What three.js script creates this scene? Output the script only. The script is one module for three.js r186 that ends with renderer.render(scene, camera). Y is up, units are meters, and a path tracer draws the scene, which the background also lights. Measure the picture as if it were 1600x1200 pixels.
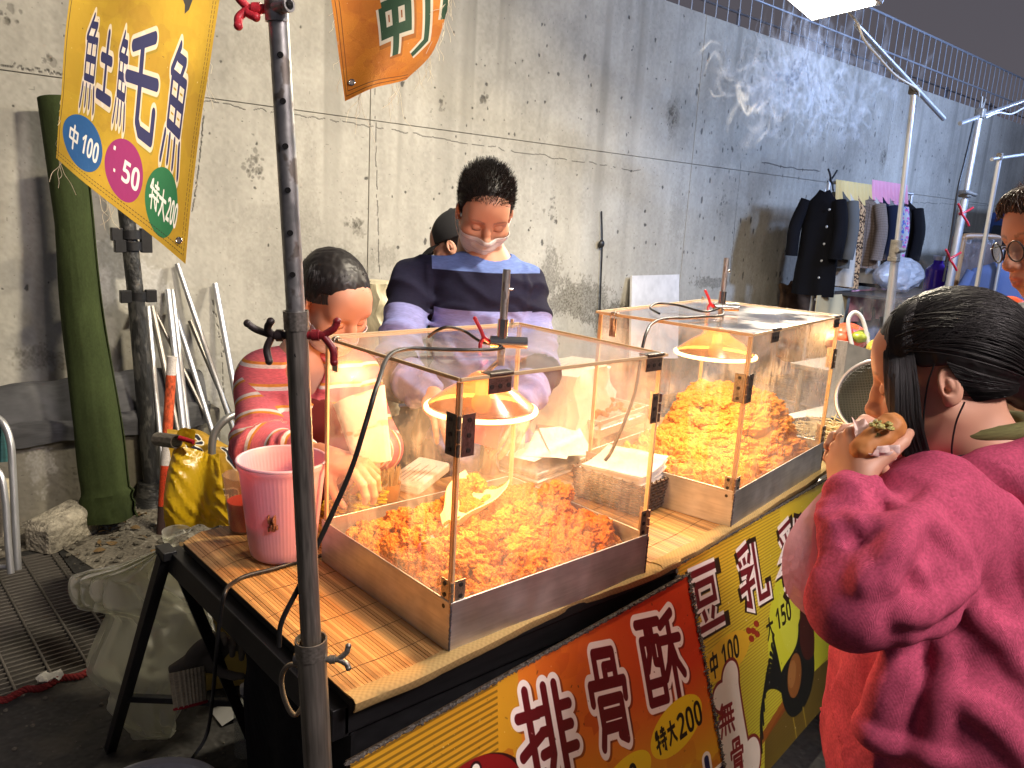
import * as THREE from 'three';
import { mergeGeometries, mergeVertices, toCreasedNormals } from 'three/addons/utils/BufferGeometryUtils.js';
import { RoundedBoxGeometry } from 'three/addons/geometries/RoundedBoxGeometry.js';
import { RectAreaLightUniformsLib } from 'three/addons/lights/RectAreaLightUniformsLib.js';
// ---------- camera ----------
const scene = new THREE.Scene();
const V = (x, y, z) => new THREE.Vector3(x, y, z);
const FPX = 1248, EYE = V(0, 1.55, 0), YAW = 0.7383, PITCH = 0.2138, ROLL = 0.058;
const FW = V(Math.sin(YAW) * Math.cos(PITCH), -Math.sin(PITCH), -Math.cos(YAW) * Math.cos(PITCH));
const R0 = V(Math.cos(YAW), 0, Math.sin(YAW)), U0 = R0.clone().cross(FW);
const RT = R0.clone().multiplyScalar(Math.cos(ROLL)).addScaledVector(U0, Math.sin(ROLL));
const UP = U0.clone().multiplyScalar(Math.cos(ROLL)).addScaledVector(R0, -Math.sin(ROLL));
const camera = new THREE.PerspectiveCamera(2 * Math.atan(600 / FPX) * 180 / Math.PI, 4 / 3, 0.05, 300);
camera.matrixAutoUpdate = true;
camera.position.copy(EYE);
camera.quaternion.setFromRotationMatrix(new THREE.Matrix4().makeBasis(RT, UP, FW.clone().negate()));
scene.add(camera);
// ---------- night sky, moon, exposure ----------
RectAreaLightUniformsLib.init();
const renderer = new THREE.WebGLRenderer();
renderer.toneMapping = THREE.LinearToneMapping;
renderer.toneMappingExposure = 1.0;
renderer.shadowMap.enabled = true;
{
const w = 64, h = 32, d = new Float32Array(w * h * 4);
for (let y = 0; y < h; y++) for (let x = 0; x < w; x++) {
const e = ((y + 0.5) / h - 0.5) * 2, g = 0.8 + 0.35 * Math.exp(-Math.max(0, e) * 4), o = (y * w + x) * 4;
d[o] = 0.098 * g; d[o + 1] = 0.090 * g; d[o + 2] = 0.106 * g; d[o + 3] = 1;
}
const t = new THREE.DataTexture(d, w, h, THREE.RGBAFormat, THREE.FloatType);
t.mapping = THREE.EquirectangularReflectionMapping; t.magFilter = THREE.LinearFilter; t.needsUpdate = true;
scene.background = t; scene.environment = t;
}
const moon = new THREE.DirectionalLight(0xffe9d2, 0.03);
moon.position.set(6, 14, 8); moon.target.position.set(3, 0, -2); moon.castShadow = true; moon.shadow.radius = 8;
Object.assign(moon.shadow.camera, { left: -12, right: 12, top: 12, bottom: -12, far: 60 });
scene.add(moon, moon.target);
// ---------- photograph measurements to places in the world ----------
const ray = (x, y) => RT.clone().multiplyScalar((x - 800) / FPX).addScaledVector(UP, (600 - y) / FPX).add(FW);
const at = (x, y, t) => EYE.clone().addScaledVector(ray(x, y), t);
const onY = (x, y, h) => { const d = ray(x, y); return EYE.clone().addScaledVector(d, (h - EYE.y) / d.y); };
const onZ = (x, y, z) => { const d = ray(x, y); return EYE.clone().addScaledVector(d, z / d.z); };
const onX = (x, y, q) => { const d = ray(x, y); return EYE.clone().addScaledVector(d, q / d.x); };
const onPlane = (x, y, p, n) => { const d = ray(x, y); return EYE.clone().addScaledVector(d, p.clone().sub(EYE).dot(n) / d.dot(n)); };
// ---------- random, noise ----------
const rng = (s) => () => { s = (s + 0x6d2b79f5) | 0; let t = Math.imul(s ^ (s >>> 15), 1 | s); t = (t + Math.imul(t ^ (t >>> 7), 61 | t)) ^ t; return ((t ^ (t >>> 14)) >>> 0) / 4294967296; };
const hsh = (x, y, z) => { let h = Math.imul(x, 374761393) + Math.imul(y, 668265263) + Math.imul(z, 2147483647 ^ 0x5bd1e995); h = Math.imul(h ^ (h >>> 13), 1274126177); return ((h ^ (h >>> 16)) >>> 0) / 4294967296; };
const fade = (t) => t * t * (3 - 2 * t), lerp = (a, b, t) => a + (b - a) * t, clamp = (x, a = 0, b = 1) => Math.min(b, Math.max(a, x));
const sstep = (a, b, x) => fade(clamp((x - a) / (b - a)));
function n3(x, y, z) {
const X = Math.floor(x), Y = Math.floor(y), Z = Math.floor(z), u = fade(x - X), v = fade(y - Y), w = fade(z - Z);
return lerp(lerp(lerp(hsh(X, Y, Z), hsh(X + 1, Y, Z), u), lerp(hsh(X, Y + 1, Z), hsh(X + 1, Y + 1, Z), u), v),
lerp(lerp(hsh(X, Y, Z + 1), hsh(X + 1, Y, Z + 1), u), lerp(hsh(X, Y + 1, Z + 1), hsh(X + 1, Y + 1, Z + 1), u), v), w);
}
// tileable 2D value noise, period px, py in cells
function n2(x, y, px, py, s = 0) {
const X = Math.floor(x), Y = Math.floor(y), u = fade(x - X), v = fade(y - Y), m = (a, p) => ((a % p) + p) % p;
const x0 = m(X, px), x1 = m(X + 1, px), y0 = m(Y, py), y1 = m(Y + 1, py);
return lerp(lerp(hsh(x0, y0, s), hsh(x1, y0, s), u), lerp(hsh(x0, y1, s), hsh(x1, y1, s), u), v);
}
const f2 = (x, y, p, q, o = 4, s = 0) => { let a = 0.5, r = 0, t = 0; for (let i = 0; i < o; i++) { r += a * n2(x, y, p, q, s + i); t += a; x *= 2; y *= 2; p *= 2; q *= 2; a *= 0.5; } return r / t; };
const f3 = (x, y, z, o = 4) => { let a = 0.5, r = 0, t = 0; for (let i = 0; i < o; i++) { r += a * n3(x, y, z); t += a; x *= 2.03; y *= 2.03; z *= 2.03; a *= 0.5; } return r / t; };
// sharp creases of cloth that run across dir, in patches
function crease(x, y, z, d, fr, A, s = 0) { const t = (x * d.x + y * d.y + z * d.z) * fr + 1.9 * n3(x * 6 + s, y * 6, z * 6) + 0.5 * n3(x * 17, y * 17 + s, z * 17), w = 1 - Math.abs(2 * (t - Math.floor(t)) - 1), m = sstep(0.38, 0.72, n3(x * 7 + 3.3, y * 7 + s, z * 7)); return A * (w * w * (1.6 - 0.6 * w) - 0.35) * m; }
// ---------- textures ----------
const toS = (c) => Math.round(255 * clamp(c <= 0.0031308 ? c * 12.92 : 1.055 * Math.pow(c, 1 / 2.4) - 0.055));
function tex(w, h, f, color = true) {     // f(u, v) in [0,1) -> [r,g,b] linear or a number
const d = new Uint8Array(w * h * 4);
for (let y = 0; y < h; y++) for (let x = 0; x < w; x++) {
const c = f(x / w, y / h), o = (y * w + x) * 4;
if (color) { d[o] = toS(c[0]); d[o + 1] = toS(c[1]); d[o + 2] = toS(c[2]); d[o + 3] = c.length > 3 ? 255 * c[3] : 255; } else { d[o] = d[o + 1] = d[o + 2] = Math.round(255 * clamp(c)); d[o + 3] = 255; }
}
return dtex(d, w, h, color);
}
function dtex(d, w, h, color) {
const t = new THREE.DataTexture(d, w, h); t.wrapS = t.wrapT = THREE.RepeatWrapping; t.magFilter = THREE.LinearFilter;
if (color) t.colorSpace = THREE.SRGBColorSpace; t.needsUpdate = true; return t;
}
const rep = (t, x, y) => { const c = t.clone(); c.repeat.set(x, y); c.needsUpdate = true; return c; };
const mixc = (a, b, t) => [lerp(a[0], b[0], t), lerp(a[1], b[1], t), lerp(a[2], b[2], t)];
const grainCache = new Map(), nearestOf = (x, l) => l.reduce((a, b) => (Math.abs(b - x) < Math.abs(a - x) ? b : a));
function grainC(base, amt, fr = 40, s = 0) { // a neutral grain shared between materials; the colour goes to the material
const A = nearestOf(amt, [0.15, 0.3, 0.5, 0.8]), F = nearestOf(fr, [12, 22, 34, 60]), S = s % 2, key = A + '/' + F + '/' + S;
if (!grainCache.has(key)) grainCache.set(key, tex(256, 256, (u, v) => { const k = 0.6 * (1 + A * (f2(u * F, v * F, F, F, 3, S) - 0.5) * 2 + A * 0.8 * (f2(u * 5, v * 5, 5, 5, 3, S + 9) - 0.5) * 2); return [k, k, k]; }));
const t = grainCache.get(key).clone(); t.needsUpdate = true; t.base = base; return t;
}
// ---------- materials ----------
const std = (o) => { if (o.map?.base) o = { ...o, color: lin(...o.map.base.map((k) => k / 0.6)) }; if (o.roughness >= 0.85 && !o.metalness) return new THREE.MeshPhysicalMaterial({ ...o, metalness: 0, specularIntensity: 0.3 }); return new THREE.MeshStandardMaterial(o.metalness === undefined ? { ...o, metalness: 0 } : o); };
const lin = (r, g, b) => new THREE.Color().setRGB(r, g, b);
const plain = (r, g, b, roughness = 0.7, more = {}) => std({ color: lin(r, g, b), roughness, ...more });
// ---------- geometry ----------
const norm = (g) => { let n = g.index ? g.toNonIndexed() : g; if (!n.attributes.uv) n.setAttribute('uv', new THREE.BufferAttribute(new Float32Array(n.attributes.position.count * 2), 2)); if (!n.attributes.normal) n.computeVertexNormals(); for (const k of Object.keys(n.attributes)) if (!['position', 'normal', 'uv', 'color'].includes(k)) n.deleteAttribute(k); return n; };
const merge = (...l) => { l = l.flat(Infinity).map(norm); if (l.some((g) => g.attributes.color)) for (const g of l) if (!g.attributes.color) g.setAttribute('color', new THREE.BufferAttribute(new Float32Array(g.attributes.position.count * 3).fill(1), 3)); return l.length === 1 ? l[0] : mergeGeometries(l); };
const box = (w, h, d, x = 0, y = 0, z = 0, r = 0) => (r ? new RoundedBoxGeometry(w, h, d, 2, Math.min(r, w / 2.01, h / 2.01, d / 2.01)) : new THREE.BoxGeometry(w, h, d)).translate(x, y, z);
const Q = (a, b) => new THREE.Quaternion().setFromUnitVectors(a, b);
function bar(a, b, ra, rb = ra, n = 14, open = false) {
const d = b.clone().sub(a), L = d.length(), g = new THREE.CylinderGeometry(rb, ra, L, n, 1, open);
return g.applyQuaternion(Q(V(0, 1, 0), d.divideScalar(L))).translate((a.x + b.x) / 2, (a.y + b.y) / 2, (a.z + b.z) / 2);
}
// square-section beam from a to b, up hint
function beam(a, b, w, h, up = V(0, 1, 0), r = 0.002) {
const z = b.clone().sub(a), L = z.length(); z.normalize(); const x = up.clone().cross(z).normalize(), y = z.clone().cross(x);
return box(w, h, L, 0, 0, 0, r).applyMatrix4(new THREE.Matrix4().makeBasis(x, y, z)).translate((a.x + b.x) / 2, (a.y + b.y) / 2, (a.z + b.z) / 2);
}
const curve = (pts, closed = false, t = 0.5) => new THREE.CatmullRomCurve3(pts, closed, 'catmullrom', t);
const tube = (pts, r, n = 40, m = 10, closed = false) => new THREE.TubeGeometry(curve(pts, closed), n, r, m, closed);
// hollow pipe with visible bore
function pipe(a, b, ro, ri, n = 20) {
const L = b.distanceTo(a), g = new THREE.LatheGeometry([[ri, 0], [ro, 0], [ro, L], [ri, L], [ri, 0]].map((p) => new THREE.Vector2(...p)), n);
const c = toCreasedNormals(g, 0.6); return c.applyQuaternion(Q(V(0, 1, 0), b.clone().sub(a).normalize())).translate(a.x, a.y, a.z);
}
const lathe = (pts, n = 32) => toCreasedNormals(new THREE.LatheGeometry(pts.map((p) => new THREE.Vector2(...p)), n), 0.7);
const ball = (r, x = 0, y = 0, z = 0, sx = 1, sy = 1, sz = 1, n = 16) => new THREE.SphereGeometry(r, n, n * 0.7 | 0).scale(sx, sy, sz).translate(x, y, z);
function displace(g, f, crease) { // moves every vertex by f(p, normal)
const p = g.attributes.position, n = g.attributes.normal, v = V(0, 0, 0), m = V(0, 0, 0);
for (let i = 0; i < p.count; i++) { v.fromBufferAttribute(p, i); m.fromBufferAttribute(n, i); f(v, m, i); p.setXYZ(i, v.x, v.y, v.z); }
g.computeVertexNormals(); return g;
}
// a sheet over a (u,v) grid with thickness-free surface, smooth normals, uv in [0,1]
function sheet(nu, nv, f) {
const p = [], uv = [], ix = [];
for (let j = 0; j <= nv; j++) for (let i = 0; i <= nu; i++) { const q = f(i / nu, j / nv); p.push(q.x, q.y, q.z); uv.push(i / nu, j / nv); }
for (let j = 0; j < nv; j++) for (let i = 0; i < nu; i++) { const a = j * (nu + 1) + i, b = a + 1, c = a + nu + 1, d = c + 1; ix.push(a, b, d, a, d, c); }
const g = new THREE.BufferGeometry(); g.setAttribute('position', new THREE.Float32BufferAttribute(p, 3)); g.setAttribute('uv', new THREE.Float32BufferAttribute(uv, 2)); g.setIndex(ix); g.computeVertexNormals(); return g;
}
// the same sheet given two faces a little apart
function slabSheet(nu, nv, f, th) {
const g = sheet(nu, nv, f), p = g.attributes.position, n = g.attributes.normal, N = p.count, P = [], UV = [], I = [...g.index.array];
for (let k = 0; k < 2; k++) for (let i = 0; i < N; i++) { const s = k ? -th / 2 : th / 2; P.push(p.getX(i) + n.getX(i) * s, p.getY(i) + n.getY(i) * s, p.getZ(i) + n.getZ(i) * s); UV.push(g.attributes.uv.getX(i), g.attributes.uv.getY(i)); }
const M = I.length; for (let i = 0; i < M; i += 3) I.push(I[i] + N, I[i + 2] + N, I[i + 1] + N);
const ring = []; for (let i = 0; i <= nu; i++) ring.push(i); for (let j = 1; j <= nv; j++) ring.push(j * (nu + 1) + nu); for (let i = nu - 1; i >= 0; i--) ring.push(nv * (nu + 1) + i); for (let j = nv - 1; j > 0; j--) ring.push(j * (nu + 1));
for (let i = 0; i < ring.length; i++) { const a = ring[i], b = ring[(i + 1) % ring.length]; I.push(a, a + N, b, b, a + N, b + N); }
const o = new THREE.BufferGeometry(); o.setAttribute('position', new THREE.Float32BufferAttribute(P, 3)); o.setAttribute('uv', new THREE.Float32BufferAttribute(UV, 2)); o.setIndex(I); return toCreasedNormals(o, 0.9);
}
function metreUV(g, s = 1) { // box-projected uv in metres
g = g.index ? g.toNonIndexed() : g; const p = g.attributes.position, uv = new Float32Array(p.count * 2), a = V(0, 0, 0), b = V(0, 0, 0), c = V(0, 0, 0);
for (let i = 0; i < p.count; i += 3) {
a.fromBufferAttribute(p, i); b.fromBufferAttribute(p, i + 1); c.fromBufferAttribute(p, i + 2); const n = b.clone().sub(a).cross(c.clone().sub(a));
const x = Math.abs(n.x), y = Math.abs(n.y), z = Math.abs(n.z);
[a, b, c].forEach((q, k) => { const t = y > x && y > z ? [q.x, q.z] : x > z ? [q.z, q.y] : [q.x, q.y]; uv[(i + k) * 2] = t[0] * s; uv[(i + k) * 2 + 1] = t[1] * s; });
}
g.setAttribute('uv', new THREE.BufferAttribute(uv, 2)); return g;
}
const xf = (g, p = [0, 0, 0], r = [0, 0, 0], s = [1, 1, 1]) => g.applyMatrix4(new THREE.Matrix4().compose(V(...p), new THREE.Quaternion().setFromEuler(new THREE.Euler(...r)), V(...(Array.isArray(s) ? s : [s, s, s]))));
// ---------- naming ----------
const taken = new Map();
const numbered = (n) => { const k = taken.get(n) ?? 0; taken.set(n, k + 1); return k ? n + '_' + String(k).padStart(3, '0') : n; };
function tag(o, label, category, group, kind) { if (label) o.userData.label = label; if (category) o.userData.category = category; if (group) o.userData.group = group; if (kind) o.userData.kind = kind; return o; }
function thing(name, label, category, pos = V(0, 0, 0), group) { const o = new THREE.Group(); o.name = numbered(name); o.position.copy(pos); scene.add(o); return tag(o, label, category, group); }
function shade(o) { o.traverse((m) => { if (m.isMesh) { m.castShadow = true; m.receiveShadow = true; } }); return o; }
// geometry in the axes of the world before any turn: it is moved back by where its ancestors stand
function part(name, geo, mat, parent, label) {
const off = V(0, 0, 0); for (let q = parent; q && q !== scene; q = q.parent) off.add(q.position);
const g = merge(geo); if (off.lengthSq()) g.translate(-off.x, -off.y, -off.z);
const m = new THREE.Mesh(g, mat); m.name = name; m.castShadow = m.receiveShadow = true; parent.add(m); if (label) m.userData.label = label; return m;
}
// a thing that is a single mesh, set at its base
function solo(name, geo, mat, label, category, group, kind) {
const g = merge(geo); g.computeBoundingBox(); const b = g.boundingBox, c = V((b.min.x + b.max.x) / 2, b.min.y, (b.min.z + b.max.z) / 2); g.translate(-c.x, -c.y, -c.z);
const m = new THREE.Mesh(g, mat); m.name = numbered(name); m.position.copy(c); m.castShadow = m.receiveShadow = true; scene.add(m); return tag(m, label, category, group, kind);
}
const struct = (name, geo, mat, label) => { const m = solo(name, geo, mat, label, undefined, undefined, 'structure'); return m; };
function copyOf(root, label, group) { const c = root.clone(); c.name = numbered(root.name.replace(/_\d{3}$/, '')); c.userData = { ...root.userData }; if (label) c.userData.label = label; if (group) c.userData.group = group; scene.add(c); return c; }
// ---------- brush lettering, each character a few strokes in a 100 x 100 field ----------
const GL = {
zhong: ['20 25 80 25 80 62 20 62 20 25', '50 4 50 98'],
da: ['10 36 90 36', '50 6 48 40 36 70 12 96', '51 40 66 72 90 96'],
te: ['20 10 10 30', '6 34 42 34', '27 6 27 98', '4 66 44 54', '52 20 92 20', '72 5 72 36', '46 37 98 37', '48 58 98 58', '80 44 80 92 68 86', '57 68 66 80'],
pai: ['6 28 40 28', '24 5 24 92 12 84', '4 64 42 48', '56 5 56 70 44 96', '40 27 56 27', '42 47 56 47', '38 68 56 66', '75 5 75 98', '75 27 96 27', '75 47 94 47', '75 69 98 69'],
gu: ['28 38 28 8 72 8 72 38', '48 36 48 22 72 22', '10 54 10 38 90 38 88 54', '26 54 26 80 18 98', '26 54 76 54 76 95 62 90', '26 68 76 68', '26 81 76 81'],
su: ['4 12 54 12', '10 30 10 95 48 95 48 30 10 30', '24 12 24 45 15 60', '35 12 35 54 46 56', '12 76 46 76', '88 6 58 18', '54 34 99 34', '77 16 77 98', '76 40 66 60 54 74', '78 40 86 60 99 74'],
dou: ['8 10 92 10', '24 28 76 28 76 56 24 56 24 28', '34 66 40 84', '67 66 58 84', '5 92 95 92'],
ru: ['46 6 10 15', '12 24 16 34', '28 21 30 32', '48 19 41 32', '12 42 46 42 30 55', '30 54 30 94 17 89', '3 67 54 61', '64 5 64 91 96 91 96 74'],
ji: ['46 5 8 14', '9 22 15 32', '26 19 29 30', '46 17 40 30', '30 34 14 46 40 46', '36 46 10 62 46 60', '3 76 54 76', '28 64 25 80 3 98', '29 78 54 98', '66 5 56 36', '60 27 60 97', '60 27 98 27', '78 8 82 24', '60 48 95 48', '60 69 95 69', '60 92 99 92', '79 27 79 92'],
wu: ['30 3 12 25', '24 14 92 14', '3 38 98 38', '3 62 98 62', '24 14 24 62', '43 14 43 62', '62 14 62 62', '81 14 81 62', '16 74 7 96', '38 74 36 93', '60 74 65 93', '83 74 94 95'],
yu: ['42 2 14 26', '36 12 68 12 54 26', '20 28 80 28 80 68 20 68 20 28', '50 28 50 68', '20 48 80 48', '14 77 7 99', '36 77 38 96', '60 77 64 96', '84 77 95 99'],
tu: ['18 40 82 40', '50 6 50 90', '6 91 94 91'],
tuo: ['80 5 18 22', '6 52 96 44', '46 15 46 86 56 94 94 94 94 70'],
zha: ['14 30 20 50', '45 24 37 46', '30 5 30 58 5 98', '30 62 49 86', '64 3 50 42', '56 27 99 27', '71 27 71 98', '71 50 95 50', '71 73 97 73'],
};
function glyph(ctx, name, x, y, w, h, layers, cap = 'round') {
const P = GL[name].map((s) => { const n = s.split(' ').map(Number), o = []; for (let i = 0; i < n.length; i += 2) o.push([x + n[i] / 100 * w, y + n[i + 1] / 100 * h]); return o; });
ctx.lineCap = cap; ctx.lineJoin = cap === 'round' ? 'round' : 'miter';
for (const [lw, col] of layers) { ctx.lineWidth = lw; ctx.strokeStyle = col; for (const s of P) { ctx.beginPath(); s.forEach((p, i) => (i ? ctx.lineTo(...p) : ctx.moveTo(...p))); ctx.stroke(); } }
}
// the lettering drawn through a skew: origin, and the two edge vectors of the character's field
function glyphQ(ctx, name, o, e, v, layers, cap) { ctx.save(); ctx.transform(e[0] / 100, e[1] / 100, v[0] / 100, v[1] / 100, o[0], o[1]); const s = Math.sqrt(Math.abs(e[0] * v[1] - e[1] * v[0])) / 100; glyph(ctx, name, 0, 0, 100, 100, layers.map(([l, c]) => [l / s, c]), cap); ctx.restore(); }
function canvasTex(w, h, draw) { const c = document.createElement('canvas'); c.width = w; c.height = h; const x = c.getContext('2d'); draw(x, w, h); const t = new THREE.CanvasTexture(c); t.colorSpace = THREE.SRGBColorSpace; t.magFilter = THREE.LinearFilter; return t; }
function scuffs(ctx, w, h, n, seed, col = ['rgba(240,230,210,', 'rgba(30,18,8,']) { const r = rng(seed); for (let i = 0; i < n; i++) { ctx.fillStyle = col[r() < 0.45 ? 0 : 1] + (0.15 + 0.5 * r()) + ')'; const s = 0.6 + 2.2 * r() ** 3; ctx.beginPath(); ctx.ellipse(w * r(), h * r(), s * (1 + 2 * r()), s, r() * 3, 0, 7); ctx.fill(); } }
function blotches(ctx, w, h, n, seed, col, amt, R) { const r = rng(seed); for (let i = 0; i < n; i++) { ctx.fillStyle = col + amt * r() + ')'; ctx.beginPath(); const x = w * r(), y = h * r(), q = R * (0.3 + r()); for (let k = 0; k < 14; k++) { const a = k / 14 * 6.283, d = q * (0.6 + 0.6 * r()); ctx[k ? 'lineTo' : 'moveTo'](x + d * Math.cos(a) * 1.5, y + d * Math.sin(a)); } ctx.fill(); } }
// ---------- bodies: smooth unions of tapered bones on a grid, meshed by surface nets ----------
class Field {
constructor(lo, hi, h) { this.h = h; this.lo = lo.clone(); this.n = [0, 1, 2].map((i) => Math.ceil((hi.getComponent(i) - lo.getComponent(i)) / h) + 2); this.f = new Float32Array(this.n[0] * this.n[1] * this.n[2]).fill(1); }
run(b0, b1, m, fn) { // every node in the box b0..b1 widened by m
const { n, h, lo, f } = this, r = [0, 1, 2].map((i) => [Math.max(0, Math.floor((b0.getComponent(i) - m - lo.getComponent(i)) / h)), Math.min(n[i] - 1, Math.ceil((b1.getComponent(i) + m - lo.getComponent(i)) / h))]);
for (let k = r[2][0]; k <= r[2][1]; k++) for (let j = r[1][0]; j <= r[1][1]; j++) for (let i = r[0][0]; i <= r[0][1]; i++) { const q = (k * n[1] + j) * n[0] + i; f[q] = fn(lo.x + i * h, lo.y + j * h, lo.z + k * h, f[q]); }
return this;
}
join(b0, b1, k, d, sub) {
return this.run(b0, b1, k + 3 * this.h + 0.012, (x, y, z, f) => { const e = d(x, y, z); if (sub) { const h = Math.max(0, k - Math.abs(f + e)) / Math.max(k, 1e-6); return Math.max(f, -e) + h * h * k * 0.25; } const h = Math.max(0, k - Math.abs(f - e)) / Math.max(k, 1e-6); return Math.min(f, e) - h * h * k * 0.25; });
}
cap(a, b, ra, rb = ra, k = 0.02, sub = false) {
const R = Math.max(ra, rb), lo = a.clone().min(b).addScalar(-R), hi = a.clone().max(b).addScalar(R), d = b.clone().sub(a), L = Math.max(d.lengthSq(), 1e-9);
return this.join(lo, hi, k, (x, y, z) => { const px = x - a.x, py = y - a.y, pz = z - a.z, t = clamp((px * d.x + py * d.y + pz * d.z) / L), s = t * t * (3 - 2 * t); return Math.hypot(px - t * d.x, py - t * d.y, pz - t * d.z) - lerp(ra, rb, lerp(t, s, 0.5)); }, sub);
}
chain(pts, rs, k = 0.02) { for (let i = 0; i + 1 < pts.length; i++) this.cap(pts[i], pts[i + 1], rs[i], rs[i + 1], k); return this; }
ell(c, r, k = 0.02, q = null, sub = false) {
const R = Math.max(...r), lo = c.clone().addScalar(-R), hi = c.clone().addScalar(R), m = q ? new THREE.Matrix3().setFromMatrix4(new THREE.Matrix4().makeRotationFromQuaternion(q.clone().invert())).elements : [1, 0, 0, 0, 1, 0, 0, 0, 1];
return this.join(lo, hi, k, (x, y, z) => { const X = x - c.x, Y = y - c.y, Z = z - c.z, u = (m[0] * X + m[3] * Y + m[6] * Z) / r[0], v = (m[1] * X + m[4] * Y + m[7] * Z) / r[1], w = (m[2] * X + m[5] * Y + m[8] * Z) / r[2], a = Math.sqrt(u * u + v * v + w * w); if (a < 1e-5) return -Math.min(...r); const b = Math.sqrt((u / r[0]) ** 2 + (v / r[1]) ** 2 + (w / r[2]) ** 2); return a * (a - 1) / b; }, sub);
}
warp(fn) { const { n, h, lo, f } = this; for (let k = 0, q = 0; k < n[2]; k++) for (let j = 0; j < n[1]; j++) for (let i = 0; i < n[0]; i++, q++) if (Math.abs(f[q]) < 0.05) f[q] += fn(lo.x + i * h, lo.y + j * h, lo.z + k * h, f[q]); return this; }
cut(fn) { const { n, h, lo, f } = this; for (let k = 0, q = 0; k < n[2]; k++) for (let j = 0; j < n[1]; j++) for (let i = 0; i < n[0]; i++, q++) if (f[q] < 0.06) f[q] = Math.max(f[q], fn(lo.x + i * h, lo.y + j * h, lo.z + k * h)); return this; }
onto(p, it = 6) { for (let i = 0; i < it; i++) { const g = this.grad(p.x, p.y, p.z); p.addScaledVector(g, -this.at(p.x, p.y, p.z) * 0.9); } return p; }
fold(pts, r, k = 0.012, dep = 0.5) { const q = curve(pts).getPoints(14).map((p) => this.onto(p)); for (const [i, p] of q.entries()) p.addScaledVector(this.grad(p.x, p.y, p.z), -r * dep * (i === 0 || i === 14 ? 2.4 : 1)); for (let i = 0; i < 14; i++) this.cap(q[i], q[i + 1], r * (0.45 + 0.55 * Math.sin((i + 0.2) / 14 * 3.1)), r * (0.45 + 0.55 * Math.sin((i + 1) / 14 * 3.0)), k); return this; }
rings(a, b, rad, n, r, rd, arc = 2.2) { const d = b.clone().sub(a), u = d.clone().normalize(), x = V(0, 1, 0.3).cross(u).normalize(), y = u.clone().cross(x); for (let i = 0; i < n; i++) { const c = a.clone().addScaledVector(d, (i + 0.3 + 0.5 * rd()) / n), a0 = rd() * 6.28, tl = (rd() - 0.5) * 0.9, pts = []; for (let k = 0; k <= 6; k++) { const t = a0 + arc * k / 6; pts.push(c.clone().addScaledVector(x, rad * Math.cos(t)).addScaledVector(y, rad * Math.sin(t)).addScaledVector(u, tl * rad * Math.sin(t - a0))); } this.fold(pts, r * (0.7 + 0.6 * rd())); } return this; }
at(x, y, z) { const { n, h, lo, f } = this, X = clamp((x - lo.x) / h, 0, n[0] - 1.001), Y = clamp((y - lo.y) / h, 0, n[1] - 1.001), Z = clamp((z - lo.z) / h, 0, n[2] - 1.001), i = X | 0, j = Y | 0, k = Z | 0, u = X - i, v = Y - j, w = Z - k, g = (a, b, c) => f[((k + c) * n[1] + j + b) * n[0] + i + a]; return lerp(lerp(lerp(g(0, 0, 0), g(1, 0, 0), u), lerp(g(0, 1, 0), g(1, 1, 0), u), v), lerp(lerp(g(0, 0, 1), g(1, 0, 1), u), lerp(g(0, 1, 1), g(1, 1, 1), u), v), w); }
grad(x, y, z) { const e = this.h * 0.7; return V(this.at(x + e, y, z) - this.at(x - e, y, z), this.at(x, y + e, z) - this.at(x, y - e, z), this.at(x, y, z + e) - this.at(x, y, z - e)).normalize(); }
mesh(mat4) {
const { n, h, lo, f } = this, [A, B, C] = n, id = new Int32Array(A * B * C).fill(-1), P = [], N = [], I = [];
for (let k = 0; k < C - 1; k++) for (let j = 0; j < B - 1; j++) for (let i = 0; i < A - 1; i++) {
let c = 0, X = 0, Y = 0, Z = 0; const s = (a, b, d) => f[((k + d) * B + j + b) * A + i + a];
const v = [s(0, 0, 0), s(1, 0, 0), s(0, 1, 0), s(1, 1, 0), s(0, 0, 1), s(1, 0, 1), s(0, 1, 1), s(1, 1, 1)]; let neg = 0; for (const q of v) if (q < 0) neg++; if (!neg || neg === 8) continue;
for (const [a, b] of Field.E) if ((v[a] < 0) !== (v[b] < 0)) { const t = v[a] / (v[a] - v[b]); X += lerp(a & 1, b & 1, t); Y += lerp((a >> 1) & 1, (b >> 1) & 1, t); Z += lerp(a >> 2, b >> 2, t); c++; }
id[(k * B + j) * A + i] = P.length / 3; const x = lo.x + (i + X / c) * h, y = lo.y + (j + Y / c) * h, z = lo.z + (k + Z / c) * h, g = this.grad(x, y, z); P.push(x, y, z); N.push(g.x, g.y, g.z);
}
for (let k = 1; k < C - 1; k++) for (let j = 1; j < B - 1; j++) for (let i = 1; i < A - 1; i++) {
const q = (k * B + j) * A + i, s = f[q] < 0, ax = [[1, A, A * B], [A, A * B, 1], [A * B, 1, A]];
for (const [d, u, w] of ax) if (s !== f[q + d] < 0) { const a = id[q], b = id[q - u], c = id[q - u - w], e = id[q - w]; if (a < 0 || b < 0 || c < 0 || e < 0) continue; if (s) I.push(a, b, c, a, c, e); else I.push(a, c, b, a, e, c); }
}
const g = new THREE.BufferGeometry(); g.setAttribute('position', new THREE.Float32BufferAttribute(P, 3)); g.setAttribute('normal', new THREE.Float32BufferAttribute(N, 3)); g.setIndex(I);
if (mat4) g.applyMatrix4(mat4); return g;
}
}
Field.E = [[0, 1], [2, 3], [4, 5], [6, 7], [0, 2], [1, 3], [4, 6], [5, 7], [0, 4], [1, 5], [2, 6], [3, 7]];
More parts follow.
